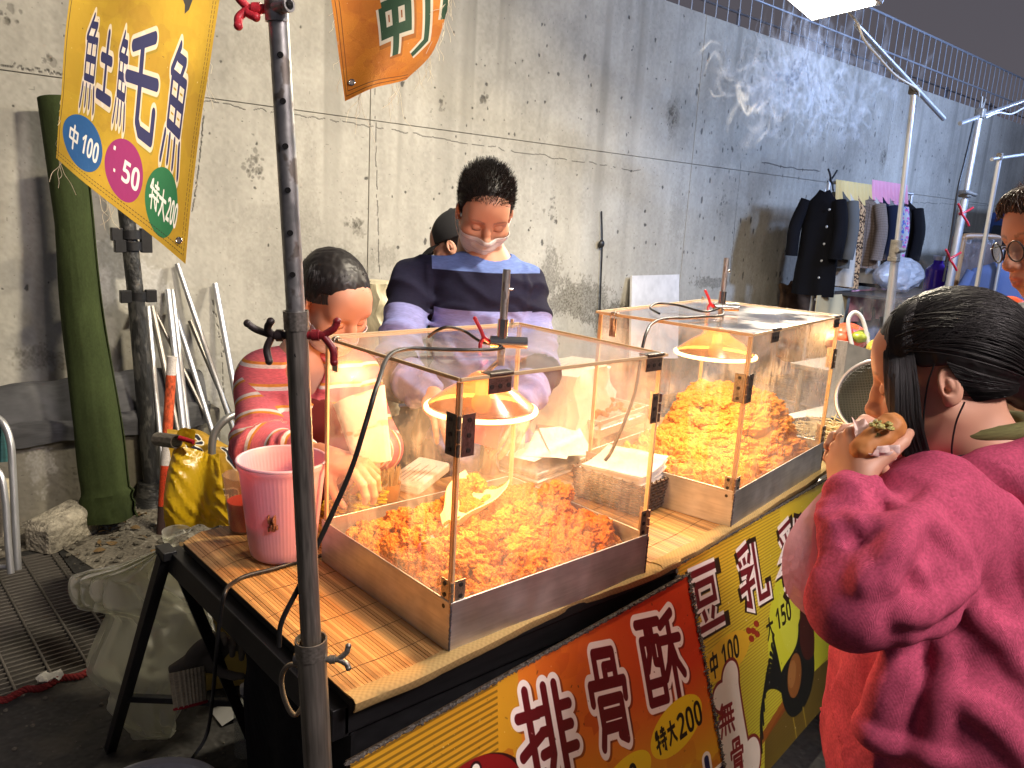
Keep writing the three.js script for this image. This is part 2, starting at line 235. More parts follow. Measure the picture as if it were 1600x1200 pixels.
function paint(g, fn) { const p = g.attributes.position, c = new Float32Array(p.count * 3); for (let i = 0; i < p.count; i++) c.set(fn(p.getX(i), p.getY(i), p.getZ(i)), i * 3); g.setAttribute('color', new THREE.BufferAttribute(c, 3)); return g; }
// uv of each triangle from the nearest of several maps: [{ d(p): distance, uv(p): [u, v] }]
// cuts triangles along the zero line of h, so that two zones meet in a clean edge
function splitBy(g, h) {
const p = g.attributes.position, n = g.attributes.normal, P = [], N = [], v = (A, i) => V(A.getX(i), A.getY(i), A.getZ(i));
for (let i = 0; i < p.count; i += 3) {
const a = [0, 1, 2].map((k) => ({ p: v(p, i + k), n: v(n, i + k) })); for (const q of a) q.h = h(q.p); const out = (...l) => l.forEach((q) => { P.push(q.p.x, q.p.y, q.p.z); N.push(q.n.x, q.n.y, q.n.z); }), neg = a.filter((q) => q.h < 0).length;
if (neg === 0 || neg === 3) { out(...a); continue; } const o = a.findIndex((q) => (q.h < 0) === (neg === 1)), A = a[o], B = a[(o + 1) % 3], C = a[(o + 2) % 3], cut = (x, y) => { const t = x.h / (x.h - y.h); return { p: x.p.clone().lerp(y.p, t), n: x.n.clone().lerp(y.n, t) }; }, ab = cut(A, B), ac = cut(A, C); out(A, ab, ac, ab, B, C, ab, C, ac);
}
const r = new THREE.BufferGeometry(); r.setAttribute('position', new THREE.Float32BufferAttribute(P, 3)); r.setAttribute('normal', new THREE.Float32BufferAttribute(N, 3)); return r;
}
function mapUV(g, zones) {
g = g.toNonIndexed(); for (const z of zones.slice(1)) g = splitBy(g, (p) => z.d(p) - Math.min(...zones.filter((q) => q !== z).map((q) => q.d(p)))); const p = g.attributes.position, uv = new Float32Array(p.count * 2), a = V(0, 0, 0), m = V(0, 0, 0);
for (let i = 0; i < p.count; i += 3) { m.set(0, 0, 0); for (let k = 0; k < 3; k++) m.add(a.fromBufferAttribute(p, i + k)); m.divideScalar(3); let z = zones[0], best = 1e9; for (const q of zones) { const d = q.d(m); if (d < best) { best = d; z = q; } } let u0 = null; for (let k = 0; k < 3; k++) { const t = z.uv(a.fromBufferAttribute(p, i + k)); if (z.wrap) { if (u0 === null) u0 = t[0]; else t[0] -= Math.round((t[0] - u0) / z.wrap) * z.wrap; } uv.set(t, (i + k) * 2); } }
g.setAttribute('uv', new THREE.BufferAttribute(uv, 2)); return g;
}
const segD = (p, a, b) => { const d = b.clone().sub(a), t = clamp(p.clone().sub(a).dot(d) / d.lengthSq()); return p.distanceTo(a.clone().addScaledVector(d, t)); };
// an arm as a mapping zone: v runs along it in metres, u around it
function armZone(pts, r, v0 = 0) {
const L = [0]; for (let i = 0; i + 1 < pts.length; i++) L.push(L[i] + pts[i].distanceTo(pts[i + 1]));
return { d: (p) => { let b = 9; for (let i = 0; i + 1 < pts.length; i++) b = Math.min(b, segD(p, pts[i], pts[i + 1])); return b - r; }, wrap: 6.28318 * r,
uv: (p) => { let b = 9, s = 0, k = 0; for (let i = 0; i + 1 < pts.length; i++) { const d = pts[i + 1].clone().sub(pts[i]), t = p.clone().sub(pts[i]).dot(d) / d.lengthSq(), tc = clamp(t, i ? 0 : -1, i + 2 < pts.length ? 1 : 2), e = segD(p, pts[i], pts[i + 1]); if (e < b) { b = e; s = L[i] + tc * d.length(); k = i; } } const d = pts[k + 1].clone().sub(pts[k]).normalize(), x = V(0, 1, 0).cross(d).normalize(), y = d.clone().cross(x), q = p.clone().sub(pts[k]); return [Math.atan2(q.dot(y), q.dot(x)) * r, v0 + s]; } };
}
const frameOf = (pos, fwd, up) => { const z = fwd.clone().normalize(), x = up.clone().cross(z).normalize(), y = z.clone().cross(x); return new THREE.Matrix4().makeBasis(x, y, z).setPosition(pos); };
// ---------- a head in its own axes: z looks forward, y up, x to the person's left; eyes on y = 0 ----------
function headField(o = {}) {
const F = new Field(V(-0.11, -0.215, -0.135), V(0.11, 0.14, 0.135), o.h ?? 0.0028), w = o.wide ?? 1;
F.ell(V(0, 0.038, -0.014), [0.076 * w, 0.082, 0.096], 0.02).ell(V(0, -0.028, 0.026), [0.062 * w, 0.082, 0.066], 0.03).ell(V(0, -0.07, 0.034), [0.048 * w, 0.044, 0.052], 0.03);
F.ell(V(0, -0.098, 0.060), [0.020, 0.016, 0.018], 0.03); for (const s of [-1, 1]) { F.ell(V(s * 0.043 * w, -0.026, 0.055), [0.026, 0.024, 0.026], 0.03); F.cap(V(s * 0.052 * w, -0.05, 0.0), V(s * 0.036 * w, -0.088, 0.04), 0.016, 0.014, 0.03); }
F.cap(V(-0.042, 0.022, 0.072), V(0.042, 0.022, 0.072), 0.012, 0.012, 0.026).ell(V(0, 0.05, 0.055), [0.055, 0.04, 0.035], 0.03);
for (const s of [-1, 1]) { F.ell(V(s * 0.033, -0.001, 0.098), [0.022, 0.0125, 0.017], 0.014, null, true); F.ell(V(s * 0.032, -0.002, 0.0755), [0.0155, 0.0125, 0.0135], 0.004); }
F.chain([V(0, 0.016, 0.084), V(0, -0.010, 0.095), V(0, -0.030, 0.106)], [0.0075, 0.0082, 0.0095], 0.014).ell(V(0, -0.035, 0.1065), [0.0125, 0.0105, 0.011], 0.010); for (const s of [-1, 1]) { F.ell(V(s * 0.0135, -0.038, 0.097), [0.0085, 0.0075, 0.010], 0.007); F.ell(V(s * 0.007, -0.0455, 0.1015), [0.0036, 0.0025, 0.0042], 0.002, null, true); }
F.ell(V(0, -0.064, 0.084), [0.028, 0.020, 0.018], 0.015).chain([V(-0.021, -0.066, 0.0865), V(-0.006, -0.0605, 0.0975), V(0.006, -0.0605, 0.0975), V(0.021, -0.066, 0.0865)], [0.003, 0.0058, 0.0058, 0.003], 0.006).chain([V(-0.019, -0.0675, 0.0865), V(0, -0.0735, 0.096), V(0.019, -0.0675, 0.0865)], [0.003, 0.0075, 0.003], 0.006);
F.chain([V(-0.022, -0.0665, 0.092), V(0, -0.0668, 0.1045), V(0.022, -0.0665, 0.092)], [0.001, 0.0014, 0.001], 0); // closed below by a groove
F.cap(V(-0.02, -0.0668, 0.094), V(0.02, -0.0668, 0.094), 0.0012, 0.0012, 0.004, true); F.cap(V(-0.012, -0.0668, 0.1045), V(0.012, -0.0668, 0.1045), 0.0022, 0.0022, 0.005, true);
for (const s of [-1, 1]) { const q = new THREE.Quaternion().setFromEuler(new THREE.Euler(0.15, s * 0.42, s * -0.08)), e = V(s * 0.079 * w, -0.006, -0.008); F.ell(e, [0.0080, 0.028, 0.0165], 0.005, q).ell(e.clone().add(V(s * 0.0075, 0.005, 0.001)), [0.0060, 0.0185, 0.0095], 0.003, q, true).ell(e.clone().add(V(s * 0.002, 0.003, -0.001)), [0.004, 0.011, 0.005], 0.003, q).ell(e.clone().add(V(s * 0.003, -0.006, 0.006)), [0.007, 0.006, 0.004], 0.002, q, true).ell(e.clone().add(V(-s * 0.002, -0.021, 0.005)), [0.006, 0.009, 0.008], 0.006).ell(e.clone().add(V(-s * 0.001, -0.002, 0.013)), [0.005, 0.007, 0.004], 0.004); }
F.chain([V(0, -0.06, -0.022), V(0, -0.13, -0.034), V(0, -0.21, -0.05)], [0.05, 0.05, 0.058], 0.035);
return F;
}
const SKIN = [0.52, 0.27, 0.17];
function skinTone(base = SKIN, brow = 1) {
const dark = [0.02, 0.014, 0.012];
return (x, y, z) => {
let c = base.map((k) => k * (0.94 + 0.12 * n3(x * 60, y * 60, z * 60))); const ax = Math.abs(x);
if (z > 0.05) {
const lip = Math.max(0, 1 - Math.hypot(x / 0.025, (y + 0.0668) / 0.0125) ** 2); if (lip > 0 && z > 0.08) c = mixc(c, [0.36, 0.10, 0.085], Math.min(1, lip * 2.2) * 0.8);
const bl = clamp((ax - 0.012) / 0.042), by = 0.0225 + 0.006 * Math.sin(Math.min(1, bl) * 2.6) - 0.002; if (ax > 0.013 && ax < 0.056 && ax < 0.052 && Math.abs(y - by) < 0.0034 * (1 - 0.5 * bl) * brow && z > 0.055) c = mixc(c, dark, 0.5 * brow * brow * clamp(0.55 + 0.6 * n3(x * 600, y * 300, z * 100)));
}
const ex = (ax - 0.032) / 0.0165; if (z > 0.072 && ax > 0.0195 && ax < 0.046 && Math.abs(ex) < 1 && Math.abs(y - (-0.0062 - 0.003 * (1 - ex * ex) + 0.0)) < 0.0017) c = mixc(c, dark, 0.8);
return c;
};
}
// ---------- a hand: wrist at the origin, fingers along y, palm faces z, thumb on the x side (side = 1 or -1) ----------
function handGeo(side, curls, opt = {}) {
const F = new Field(V(-0.085, -0.05, -0.05), V(0.085, 0.20, 0.13), 0.003), L = [[0.040, 0.024, 0.019], [0.044, 0.028, 0.021], [0.041, 0.026, 0.020], [0.032, 0.020, 0.017]], X = [0.0275, 0.0095, -0.009, -0.0265], Y = [0.088, 0.092, 0.088, 0.080];
F.chain([V(0, -0.05, 0), V(0, 0.004, 0)], [0.026, 0.025], 0.01); F.ell(V(0, 0.045, 0), [0.040, 0.052, 0.0155], 0.015).ell(V(side * 0.022, 0.032, 0.008), [0.018, 0.032, 0.016], 0.012).ell(V(-side * 0.024, 0.035, 0.006), [0.014, 0.034, 0.013], 0.012);
for (let i = 0; i < 4; i++) { let p = V(side * X[i], Y[i], 0), a = (opt.spread ?? 0.1) * (1.5 - i) * side * -1; const c = curls[i], r = [0.0098, 0.0092, 0.0082, 0.0068].map((k) => k * (i === 3 ? 0.86 : 1)); F.cap(V(side * X[i] * 0.7, 0.05, 0), p, 0.010, r[0], 0.006); let ang = 0; for (let k = 0; k < 3; k++) { ang += c[k]; const d = V(-Math.sin(a) * Math.cos(ang), Math.cos(a) * Math.cos(ang), Math.sin(ang)), q = p.clone().addScaledVector(d, L[i][k]); F.cap(p, q, r[k], r[k + 1], 0.0035); p = q; } }
const t = opt.thumb ?? [0.5, 0.3, 0.4]; let p = V(side * 0.024, 0.022, 0.006), d = V(side * 0.75, 0.55, 0.25 + t[0]).normalize(), q = p.clone().addScaledVector(d, 0.042); F.cap(p, q, 0.0145, 0.0108, 0.01); for (let k = 0; k < 2; k++) { d = V(d.x - side * t[1] * 0.6, d.y + 0.35, d.z + t[2] * 0.3).normalize(); const e = q.clone().addScaledVector(d, k ? 0.024 : 0.032); F.cap(q, e, k ? 0.0098 : 0.0108, k ? 0.0075 : 0.0098, 0.003); q = e; }
return F.mesh(opt.m);
}
// ================= the setting =================
const WALL = -4.25, WTOP = 3.2;
// ---- concrete: colour and relief of the cast wall, marks where the photograph shows them ----
const WX0 = -1, WXW = 8.4, WTW = 2048, WTH = 784;
const [wallMap, wallBump] = (() => {
const c = new Float32Array(WTW * WTH * 3), b = new Float32Array(WTW * WTH), r = rng(11), S = WTW / WXW;
for (let y = 0; y < WTH; y++) for (let x = 0; x < WTW; x++) {
const u = x / WTW, v = y / WTH, i = y * WTW + x, h = v * WTH / S;
const big = f2(u * 7, v * 3, 7, 3, 4, 1), mid = f2(u * 40, v * 16, 40, 16, 3, 5), fine = f2(u * 420, v * 160, 420, 160, 2, 9), streak = f2(u * 150, v * 3, 150, 3, 2, 14), cloudy = f2(u * 17, v * 9, 17, 9, 4, 21);
let k = 0.37 * (0.60 + 0.66 * big + 0.22 * (mid - 0.5) + 0.2 * (fine - 0.5) + 0.2 * (streak - 0.5) + 0.2 * (cloudy - 0.5));
let t = [k * 1.05, k, k * 0.86]; const drip = sstep(0.60, 0.80, f2(u * 60, 0.5 + v * 0.8, 60, 2, 3, 51)) * sstep(0.35, 1.0, v + 0.5 * (n2(u * 180, 3, 180, 4, 55) - 0.5)); t = mixc(t, [0.16, 0.15, 0.125], 0.55 * drip * (0.5 + fine * 0.8));
const damp = sstep(0.50, 0.68, f2(u * 21, v * 8, 21, 8, 4, 33)) * sstep(1.05, 0.35, h + 0.25 * (mid - 0.5));
t = mixc(t, [0.17, 0.155, 0.10], 0.65 * damp);
const speck = n2(u * 700, v * 262, 700, 262, 40); if (speck > 0.965) t = mixc(t, [0.08, 0.075, 0.065], 0.5);
c[i * 3] = t[0]; c[i * 3 + 1] = t[1]; c[i * 3 + 2] = t[2]; b[i] = 0.6 + 0.16 * (mid - 0.5) + 0.22 * (fine - 0.5) + 0.12 * (streak - 0.5);
}
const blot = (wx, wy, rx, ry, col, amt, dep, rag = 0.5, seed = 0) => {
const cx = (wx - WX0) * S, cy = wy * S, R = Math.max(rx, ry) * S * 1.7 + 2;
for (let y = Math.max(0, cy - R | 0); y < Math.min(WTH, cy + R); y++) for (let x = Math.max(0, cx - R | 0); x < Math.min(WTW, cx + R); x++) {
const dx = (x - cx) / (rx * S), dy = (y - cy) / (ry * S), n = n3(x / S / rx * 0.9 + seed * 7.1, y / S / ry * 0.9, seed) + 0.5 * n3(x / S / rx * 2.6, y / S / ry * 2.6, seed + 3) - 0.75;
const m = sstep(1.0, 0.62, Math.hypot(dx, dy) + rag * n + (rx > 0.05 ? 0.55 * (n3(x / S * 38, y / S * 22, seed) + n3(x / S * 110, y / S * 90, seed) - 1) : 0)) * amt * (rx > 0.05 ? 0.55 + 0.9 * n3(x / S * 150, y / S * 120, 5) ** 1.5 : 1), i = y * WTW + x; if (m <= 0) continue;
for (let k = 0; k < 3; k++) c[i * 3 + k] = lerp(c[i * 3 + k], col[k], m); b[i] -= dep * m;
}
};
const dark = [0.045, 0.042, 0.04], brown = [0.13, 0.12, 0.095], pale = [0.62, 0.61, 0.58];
const P = (x, y) => { const w = onZ(x, y, WALL); return [w.x, w.y]; }, pxm = (y) => 0.0036;
// bug holes, scattered and in the drip-like rows of the right part
for (let i = 0; i < 420; i++) { const s = 0.003 + 0.008 * r() ** 3; blot(WX0 + WXW * r(), 0.1 + 3.1 * r(), s, s * (0.7 + r()), dark, 0.75, 0.5, 0.9, i); }
for (let i = 0; i < 130; i++) { const q = P(1060 + 250 * r(), 60 + 380 * r()), s = 0.006 + 0.012 * r() ** 2; blot(q[0], q[1], s, s * (1.2 + 1.4 * r()), dark, 0.7, 0.6, 0.6, i + 500); }
for (let i = 0; i < 60; i++) { const q = P(560 + 500 * r(), 20 + 380 * r()), s = 0.006 + 0.01 * r() ** 2; blot(q[0], q[1], s, s * (0.9 + 0.6 * r()), dark, 0.8, 0.6, 0.9, i + 700); }
for (const [x, y, a, e, n] of [[755, 155, 0.05, 0.035, 30], [1052, 180, 0.07, 0.10, 50], [556, 352, 0.06, 0.05, 26], [690, 165, 0.03, 0.05, 14], [1190, 95, 0.14, 0.07, 14], [395, 260, 0.06, 0.1, 40], [12, 30, 0.06, 0.05, 16], [70, 90, 0.03, 0.03, 8], [1130, 320, 0.12, 0.16, 34], [1215, 190, 0.14, 0.2, 26], [860, 330, 0.08, 0.1, 22]])
for (let i = 0; i < n; i++) { const q = P(x, y), g = () => (r() + r() + r() - 1.5) / 1.1, s = 0.004 + 0.014 * r() ** 2; blot(q[0] + a * g(), q[1] + e * g(), s, s * (0.7 + 0.9 * r()), mixc(dark, brown, r()), 0.5, 0.35, 0.7, i + x); }
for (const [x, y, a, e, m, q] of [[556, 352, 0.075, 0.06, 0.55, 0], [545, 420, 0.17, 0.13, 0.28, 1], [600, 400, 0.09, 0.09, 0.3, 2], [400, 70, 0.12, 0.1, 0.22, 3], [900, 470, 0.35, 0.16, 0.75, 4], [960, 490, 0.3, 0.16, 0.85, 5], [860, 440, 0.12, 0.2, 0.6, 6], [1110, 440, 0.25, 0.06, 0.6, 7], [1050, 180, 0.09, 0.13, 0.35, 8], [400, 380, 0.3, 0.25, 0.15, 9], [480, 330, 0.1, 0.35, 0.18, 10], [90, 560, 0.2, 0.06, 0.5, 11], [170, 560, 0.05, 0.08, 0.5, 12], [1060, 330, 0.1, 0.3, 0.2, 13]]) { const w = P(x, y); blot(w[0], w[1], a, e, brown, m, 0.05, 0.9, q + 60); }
for (const [x, y, a, e, m, q] of [[165, 440, 0.16, 0.22, 0.55, 1], [235, 450, 0.1, 0.16, 0.55, 2], [120, 700, 0.07, 0.14, 0.7, 3], [200, 650, 0.07, 0.12, 0.6, 4], [330, 600, 0.1, 0.16, 0.35, 5], [1160, 440, 0.3, 0.2, 0.25, 6]]) { const w = P(x, y); blot(w[0], w[1], a, e, pale, m, -0.05, 0.8, q + 90); }
// hairline cracks and form lines
const crack = (pts, wd, amt, sd) => { for (let k = 0; k + 1 < pts.length; k++) { const a = P(...pts[k]), e = P(...pts[k + 1]), n = Math.ceil(Math.hypot(e[0] - a[0], e[1] - a[1]) * S * 1.5); for (let i = 0; i < n; i++) { const t = i / n, j = (n3(k * 9 + t * 14, sd, 0) - 0.5) * 0.02; if (n3(t * 22 + k * 5, sd, 7) < 0.3) continue; const X = Math.round((lerp(a[0], e[0], t) - WX0) * S + j * S * 0.4), Y = Math.round((lerp(a[1], e[1], t) + j) * S); for (let d = 0; d < wd; d++) { const o = (Y + d) * WTW + X; if (o < 0 || o >= b.length || X < 0 || X >= WTW) continue; for (let q = 0; q < 3; q++) c[o * 3 + q] = lerp(c[o * 3 + q], dark[q], amt); b[o] -= 0.35; } } } };
crack([[300, 158], [480, 182], [600, 200], [800, 236], [1000, 268]], 1, 0.6, 1); crack([[1190, 255], [1290, 272], [1400, 290]], 2, 0.6, 2); crack([[585, 140], [588, 300], [592, 430]], 2, 0.35, 3); crack([[318, 180], [310, 260], [300, 330]], 2, 0.6, 4); crack([[0, 100], [60, 112], [100, 118]], 2, 0.6, 5); crack([[1160, 230], [1150, 330], [1140, 440]], 2, 0.3, 6); crack([[330, 470], [345, 540], [350, 640]], 2, 0.25, 7);
const C = new Uint8Array(WTW * WTH * 4), B = new Uint8Array(WTW * WTH * 4);
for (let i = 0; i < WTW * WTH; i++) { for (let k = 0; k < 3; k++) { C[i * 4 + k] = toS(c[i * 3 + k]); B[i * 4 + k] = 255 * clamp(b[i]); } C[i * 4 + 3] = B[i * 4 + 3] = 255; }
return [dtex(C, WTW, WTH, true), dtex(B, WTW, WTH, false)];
})();
wallMap.wrapS = wallBump.wrapS = THREE.MirroredRepeatWrapping;
const M = {};
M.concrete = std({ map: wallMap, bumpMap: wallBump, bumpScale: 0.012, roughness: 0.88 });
{
const w = thing('concrete_wall', 'tall stained concrete retaining wall full of pits behind the stall', 'wall', V(5, 0, WALL), undefined);
w.userData.kind = 'structure';
const xs = [-14, -10, -6, -2.4, 2.62, 5.78, 9.4, 14, 19, 25, 31], ys = [0, 2.02, WTOP];
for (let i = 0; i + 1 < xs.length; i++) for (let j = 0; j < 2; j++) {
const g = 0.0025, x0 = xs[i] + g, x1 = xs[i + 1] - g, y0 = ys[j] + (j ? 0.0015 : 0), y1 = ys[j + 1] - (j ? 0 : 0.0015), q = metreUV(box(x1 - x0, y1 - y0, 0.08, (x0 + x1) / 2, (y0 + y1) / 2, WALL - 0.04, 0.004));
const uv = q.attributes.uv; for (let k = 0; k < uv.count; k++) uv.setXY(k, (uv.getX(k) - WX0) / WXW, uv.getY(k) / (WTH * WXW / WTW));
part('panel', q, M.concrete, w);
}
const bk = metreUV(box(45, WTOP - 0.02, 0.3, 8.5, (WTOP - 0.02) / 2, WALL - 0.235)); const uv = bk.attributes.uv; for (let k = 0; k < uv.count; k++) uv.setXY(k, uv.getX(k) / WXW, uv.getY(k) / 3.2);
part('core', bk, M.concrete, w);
}
// ---- ground with a drain channel let into it ----
const GR = { x0: -0.6, x1: 0.735, z0: -3.68, z1: -2.62 };
const asphaltMap = tex(512, 512, (u, v) => { const a = f2(u * 6, v * 6, 6, 6, 4, 2), g = n2(u * 190, v * 190, 190, 190, 3), s = f2(u * 14, v * 14, 14, 14, 3, 8); const k = 0.045 * (0.55 + 0.7 * a + 0.5 * (g - 0.5)) + (g > 0.93 ? 0.03 : 0); return mixc([k * 1.05, k, k * 0.93], [0.10, 0.09, 0.07], sstep(0.58, 0.75, s) * 0.5); });
const asphaltBump = tex(512, 512, (u, v) => 0.5 + 0.5 * (n2(u * 190, v * 190, 190, 190, 3) - 0.5) + 0.4 * (f2(u * 30, v * 30, 30, 30, 3, 5) - 0.5), false);
M.asphalt = std({ map: asphaltMap, bumpMap: asphaltBump, bumpScale: 0.006, roughness: 0.8 });
{
const s = new THREE.Shape([[-120, -120], [120, -120], [120, 120], [-120, 120]].map((p) => new THREE.Vector2(...p)));
s.holes.push(new THREE.Path([[GR.x0, -GR.z1], [GR.x0, -GR.z0], [GR.x1, -GR.z0], [GR.x1, -GR.z1]].map((p) => new THREE.Vector2(...p))));
const g = new THREE.ShapeGeometry(s).rotateX(-Math.PI / 2);
struct('ground', metreUV(g, 0.5), M.asphalt);
const cw = GR.x1 - GR.x0, cd = GR.z1 - GR.z0, cx = (GR.x0 + GR.x1) / 2, cz = (GR.z0 + GR.z1) / 2, H = 0.35;
struct('drain_channel', metreUV(merge(box(cw + 0.1, 0.05, cd + 0.1, cx, -H, cz), box(0.05, H, cd, GR.x0 - 0.026, -H / 2 - 0.004, cz), box(0.05, H, cd, GR.x1 + 0.026, -H / 2 - 0.004, cz), box(cw + 0.1, H, 0.05, cx, -H / 2 - 0.004, GR.z0 - 0.026), box(cw + 0.1, H, 0.05, cx, -H / 2 - 0.004, GR.z1 + 0.026)), 0.5), M.asphalt);
}
// dirt and grit along the foot of the wall
{
const dm = tex(512, 512, (u, v) => { const a = f2(u * 9, v * 9, 9, 9, 5, 3), g = n2(u * 150, v * 150, 150, 150, 7), q = n2(u * 60, v * 60, 60, 60, 17); const k = 0.26 * (0.5 + 0.8 * a + 0.5 * (g - 0.5)); return q > 0.86 ? [0.42, 0.39, 0.32] : mixc([k, k * 0.9, k * 0.72], [0.09, 0.08, 0.065], sstep(0.62, 0.8, f2(u * 20, v * 20, 20, 20, 3, 12))); });
const db = tex(512, 512, (u, v) => 0.5 + 0.5 * (f2(u * 40, v * 40, 40, 40, 4, 5) - 0.5) + 0.3 * (n2(u * 150, v * 150, 150, 150, 7) - 0.5), false);
M.dirt = std({ map: dm, bumpMap: db, bumpScale: 0.015, roughness: 0.95 });
const g = sheet(120, 16, (u, v) => { const x = lerp(-3, 12, u), e = -3.0 + 0.22 * (f2(u * 60, 1, 60, 4, 3, 2) - 0.5) - (x < GR.x1 + 0.06 ? 0.70 : 0.05 * 0), z = lerp(e, WALL + 0.01, v); return V(x, 0.004 + 0.02 * v * f2(u * 90, v * 6, 90, 6, 3, 4), z); });
struct('dirt_ground', metreUV(g, 0.8), M.dirt);
const r = rng(5), ic = new THREE.IcosahedronGeometry(1, 1), list = [];
for (let i = 0; i < 900; i++) { const x = lerp(0.75, 2.3, r()), z = lerp(-4.0, -3.0, r() ** 0.8), s = 0.003 + 0.012 * r() ** 4; list.push(displace(ic.clone(), (p) => p.multiplyScalar(0.7 + 0.5 * n3(p.x * 2 + i, p.y * 2, p.z * 2))).scale(s, s * 0.6, s).rotateY(r() * 6).translate(x, 0.012 + s * 0.3, z)); }
for (let i = 0; i < 260; i++) { const x = lerp(-0.2, 1.6, r()), z = lerp(-2.6, -1.5, r()), s = 0.002 + 0.006 * r() ** 4; list.push(ic.clone().scale(s, s * 0.6, s).translate(x, s * 0.4, z)); }
M.grit = std({ map: grainC([0.17, 0.155, 0.125], 0.4), roughness: 0.95 });
solo('gravel', list, M.grit, 'scattered grit and small gravel along the foot of the concrete wall', 'gravel', undefined, 'stuff');
}
// ---- steel grating over the drain ----
M.rustSteel = std({ map: grainC([0.16, 0.145, 0.125], 0.5, 60, 3), roughness: 0.6, metalness: 0.5 });
{
const t = thing('drain_grate', 'dirty steel bar grating over the drain at the lower left', 'grate', V((GR.x0 + GR.x1) / 2, 0, GR.z1));
const n = 35; for (let i = 0; i < n; i++) part('bar', box(GR.x1 - GR.x0 - 0.01, 0.03, 0.006, (GR.x0 + GR.x1) / 2, -0.012, lerp(GR.z0 + 0.02, GR.z1 - 0.02, i / (n - 1)), 0.001), M.rustSteel, t);
for (let i = 0; i < 13; i++) { const x = lerp(GR.x1 - 0.03, GR.x0 + 0.03, i / 12), pts = []; for (let k = 0; k <= 40; k++) pts.push(V(x, 0.003, lerp(GR.z0 + 0.006, GR.z1 - 0.006, k / 40))); part('cross_rod', tube(pts, 0.0045, 40, 6), M.rustSteel, t); }
part('frame', merge(box(GR.x1 - GR.x0, 0.034, 0.006, (GR.x0 + GR.x1) / 2, -0.0165, GR.z0 + 0.003), box(GR.x1 - GR.x0, 0.034, 0.006, (GR.x0 + GR.x1) / 2, -0.0165, GR.z1 - 0.003)), M.rustSteel, t);
}
// ---- low concrete ledge with a dark tarpaulin on it ----
M.ledge = std({ map: rep(wallMap, 1, 1), bumpMap: wallBump, bumpScale: 0.015, roughness: 0.9, color: lin(0.62, 0.6, 0.56) });
{
const z1 = -4.06, x0 = -3, x1 = 1.62, h = 0.44, g = box(x1 - x0, h, WALL * -1 + z1 - 0.002, (x0 + x1) / 2, h / 2, (WALL + 0.002 + z1) / 2, 0.012), q = metreUV(g), uv = q.attributes.uv; for (let k = 0; k < uv.count; k++) uv.setXY(k, (uv.getX(k) + 1.2) / WXW, uv.getY(k) / 3.2);
solo('concrete_ledge', q, M.ledge, 'low dirty concrete ledge along the foot of the wall at left', 'ledge');
M.tarp = std({ map: grainC([0.075, 0.075, 0.078], 0.35, 50, 4), roughness: 0.65 });
const prof = (x, s) => { const n = (f3(x * 2.2, s * 2, 3, 4) - 0.5), m = f3(x * 7, s * 4, 8, 3) - 0.5; return V(x, (s < 0.55 ? 0.455 + 0.19 * Math.sin(Math.PI * Math.min(1, (0.12 + s / 0.62))) : 0.5 - (s - 0.55) * 0.28) + 0.06 * n + 0.035 * m, lerp(WALL + 0.02, z1 + 0.03, Math.min(1, s / 0.6)) + (s > 0.6 ? 0.012 : 0) + 0.03 * m); };
solo('tarpaulin', slabSheet(140, 22, (u, v) => prof(lerp(-0.6, 1.55, u), v), 0.004), M.tarp, 'grey tarpaulin lying folded along the ledge behind the green roll', 'tarpaulin');
}
// ---- wire fence on top of the wall ----
M.galv = std({ map: grainC([0.52, 0.53, 0.55], 0.2, 30, 6), roughness: 0.42, metalness: 0.85 });
M.fenceDark = std({ color: lin(0.20, 0.20, 0.22), roughness: 0.7 });
M.fence = std({ color: lin(0.42, 0.45, 0.50), roughness: 0.5, metalness: 0.5 });
{
const FZ = WALL - 0.13, t = thing('wire_fence', 'galvanised wire fence of thin upright bars on top of the concrete wall', 'fence', V(9, WTOP, FZ));
const top = WTOP + 0.66, mid = WTOP + 0.30;
part('top_rail', bar(V(3.4, top, FZ), V(30, top, FZ), 0.013), M.fence, t);
part('mid_rail', bar(V(3.4, mid, FZ + 0.016), V(30, mid, FZ + 0.016), 0.010), M.fence, t);
part('bottom_rail', bar(V(3.4, WTOP + 0.03, FZ + 0.014), V(30, WTOP + 0.03, FZ + 0.014), 0.008), M.fence, t);
for (let i = 0; i < 150; i++) { const x = 3.5 + i * 0.172; part('bar', bar(V(x, WTOP, FZ), V(x, top, FZ), 0.0065, 0.0065, 6), M.fence, t); }
const u = thing('guard_rail', 'pale horizontal guard rail seen through the wire fence above the wall', 'railing', V(9, WTOP, FZ - 0.9));
for (const y of [0.20, 0.36, 0.52]) part('rail', box(26, 0.018, 0.014, 16, WTOP + y, FZ - 0.9), M.fenceDark, u);
for (let i = 0; i < 14; i++) part('post', box(0.03, 0.75, 0.03, 4 + i * 1.9, WTOP + 0.2, FZ - 0.94), M.fenceDark, u);
}
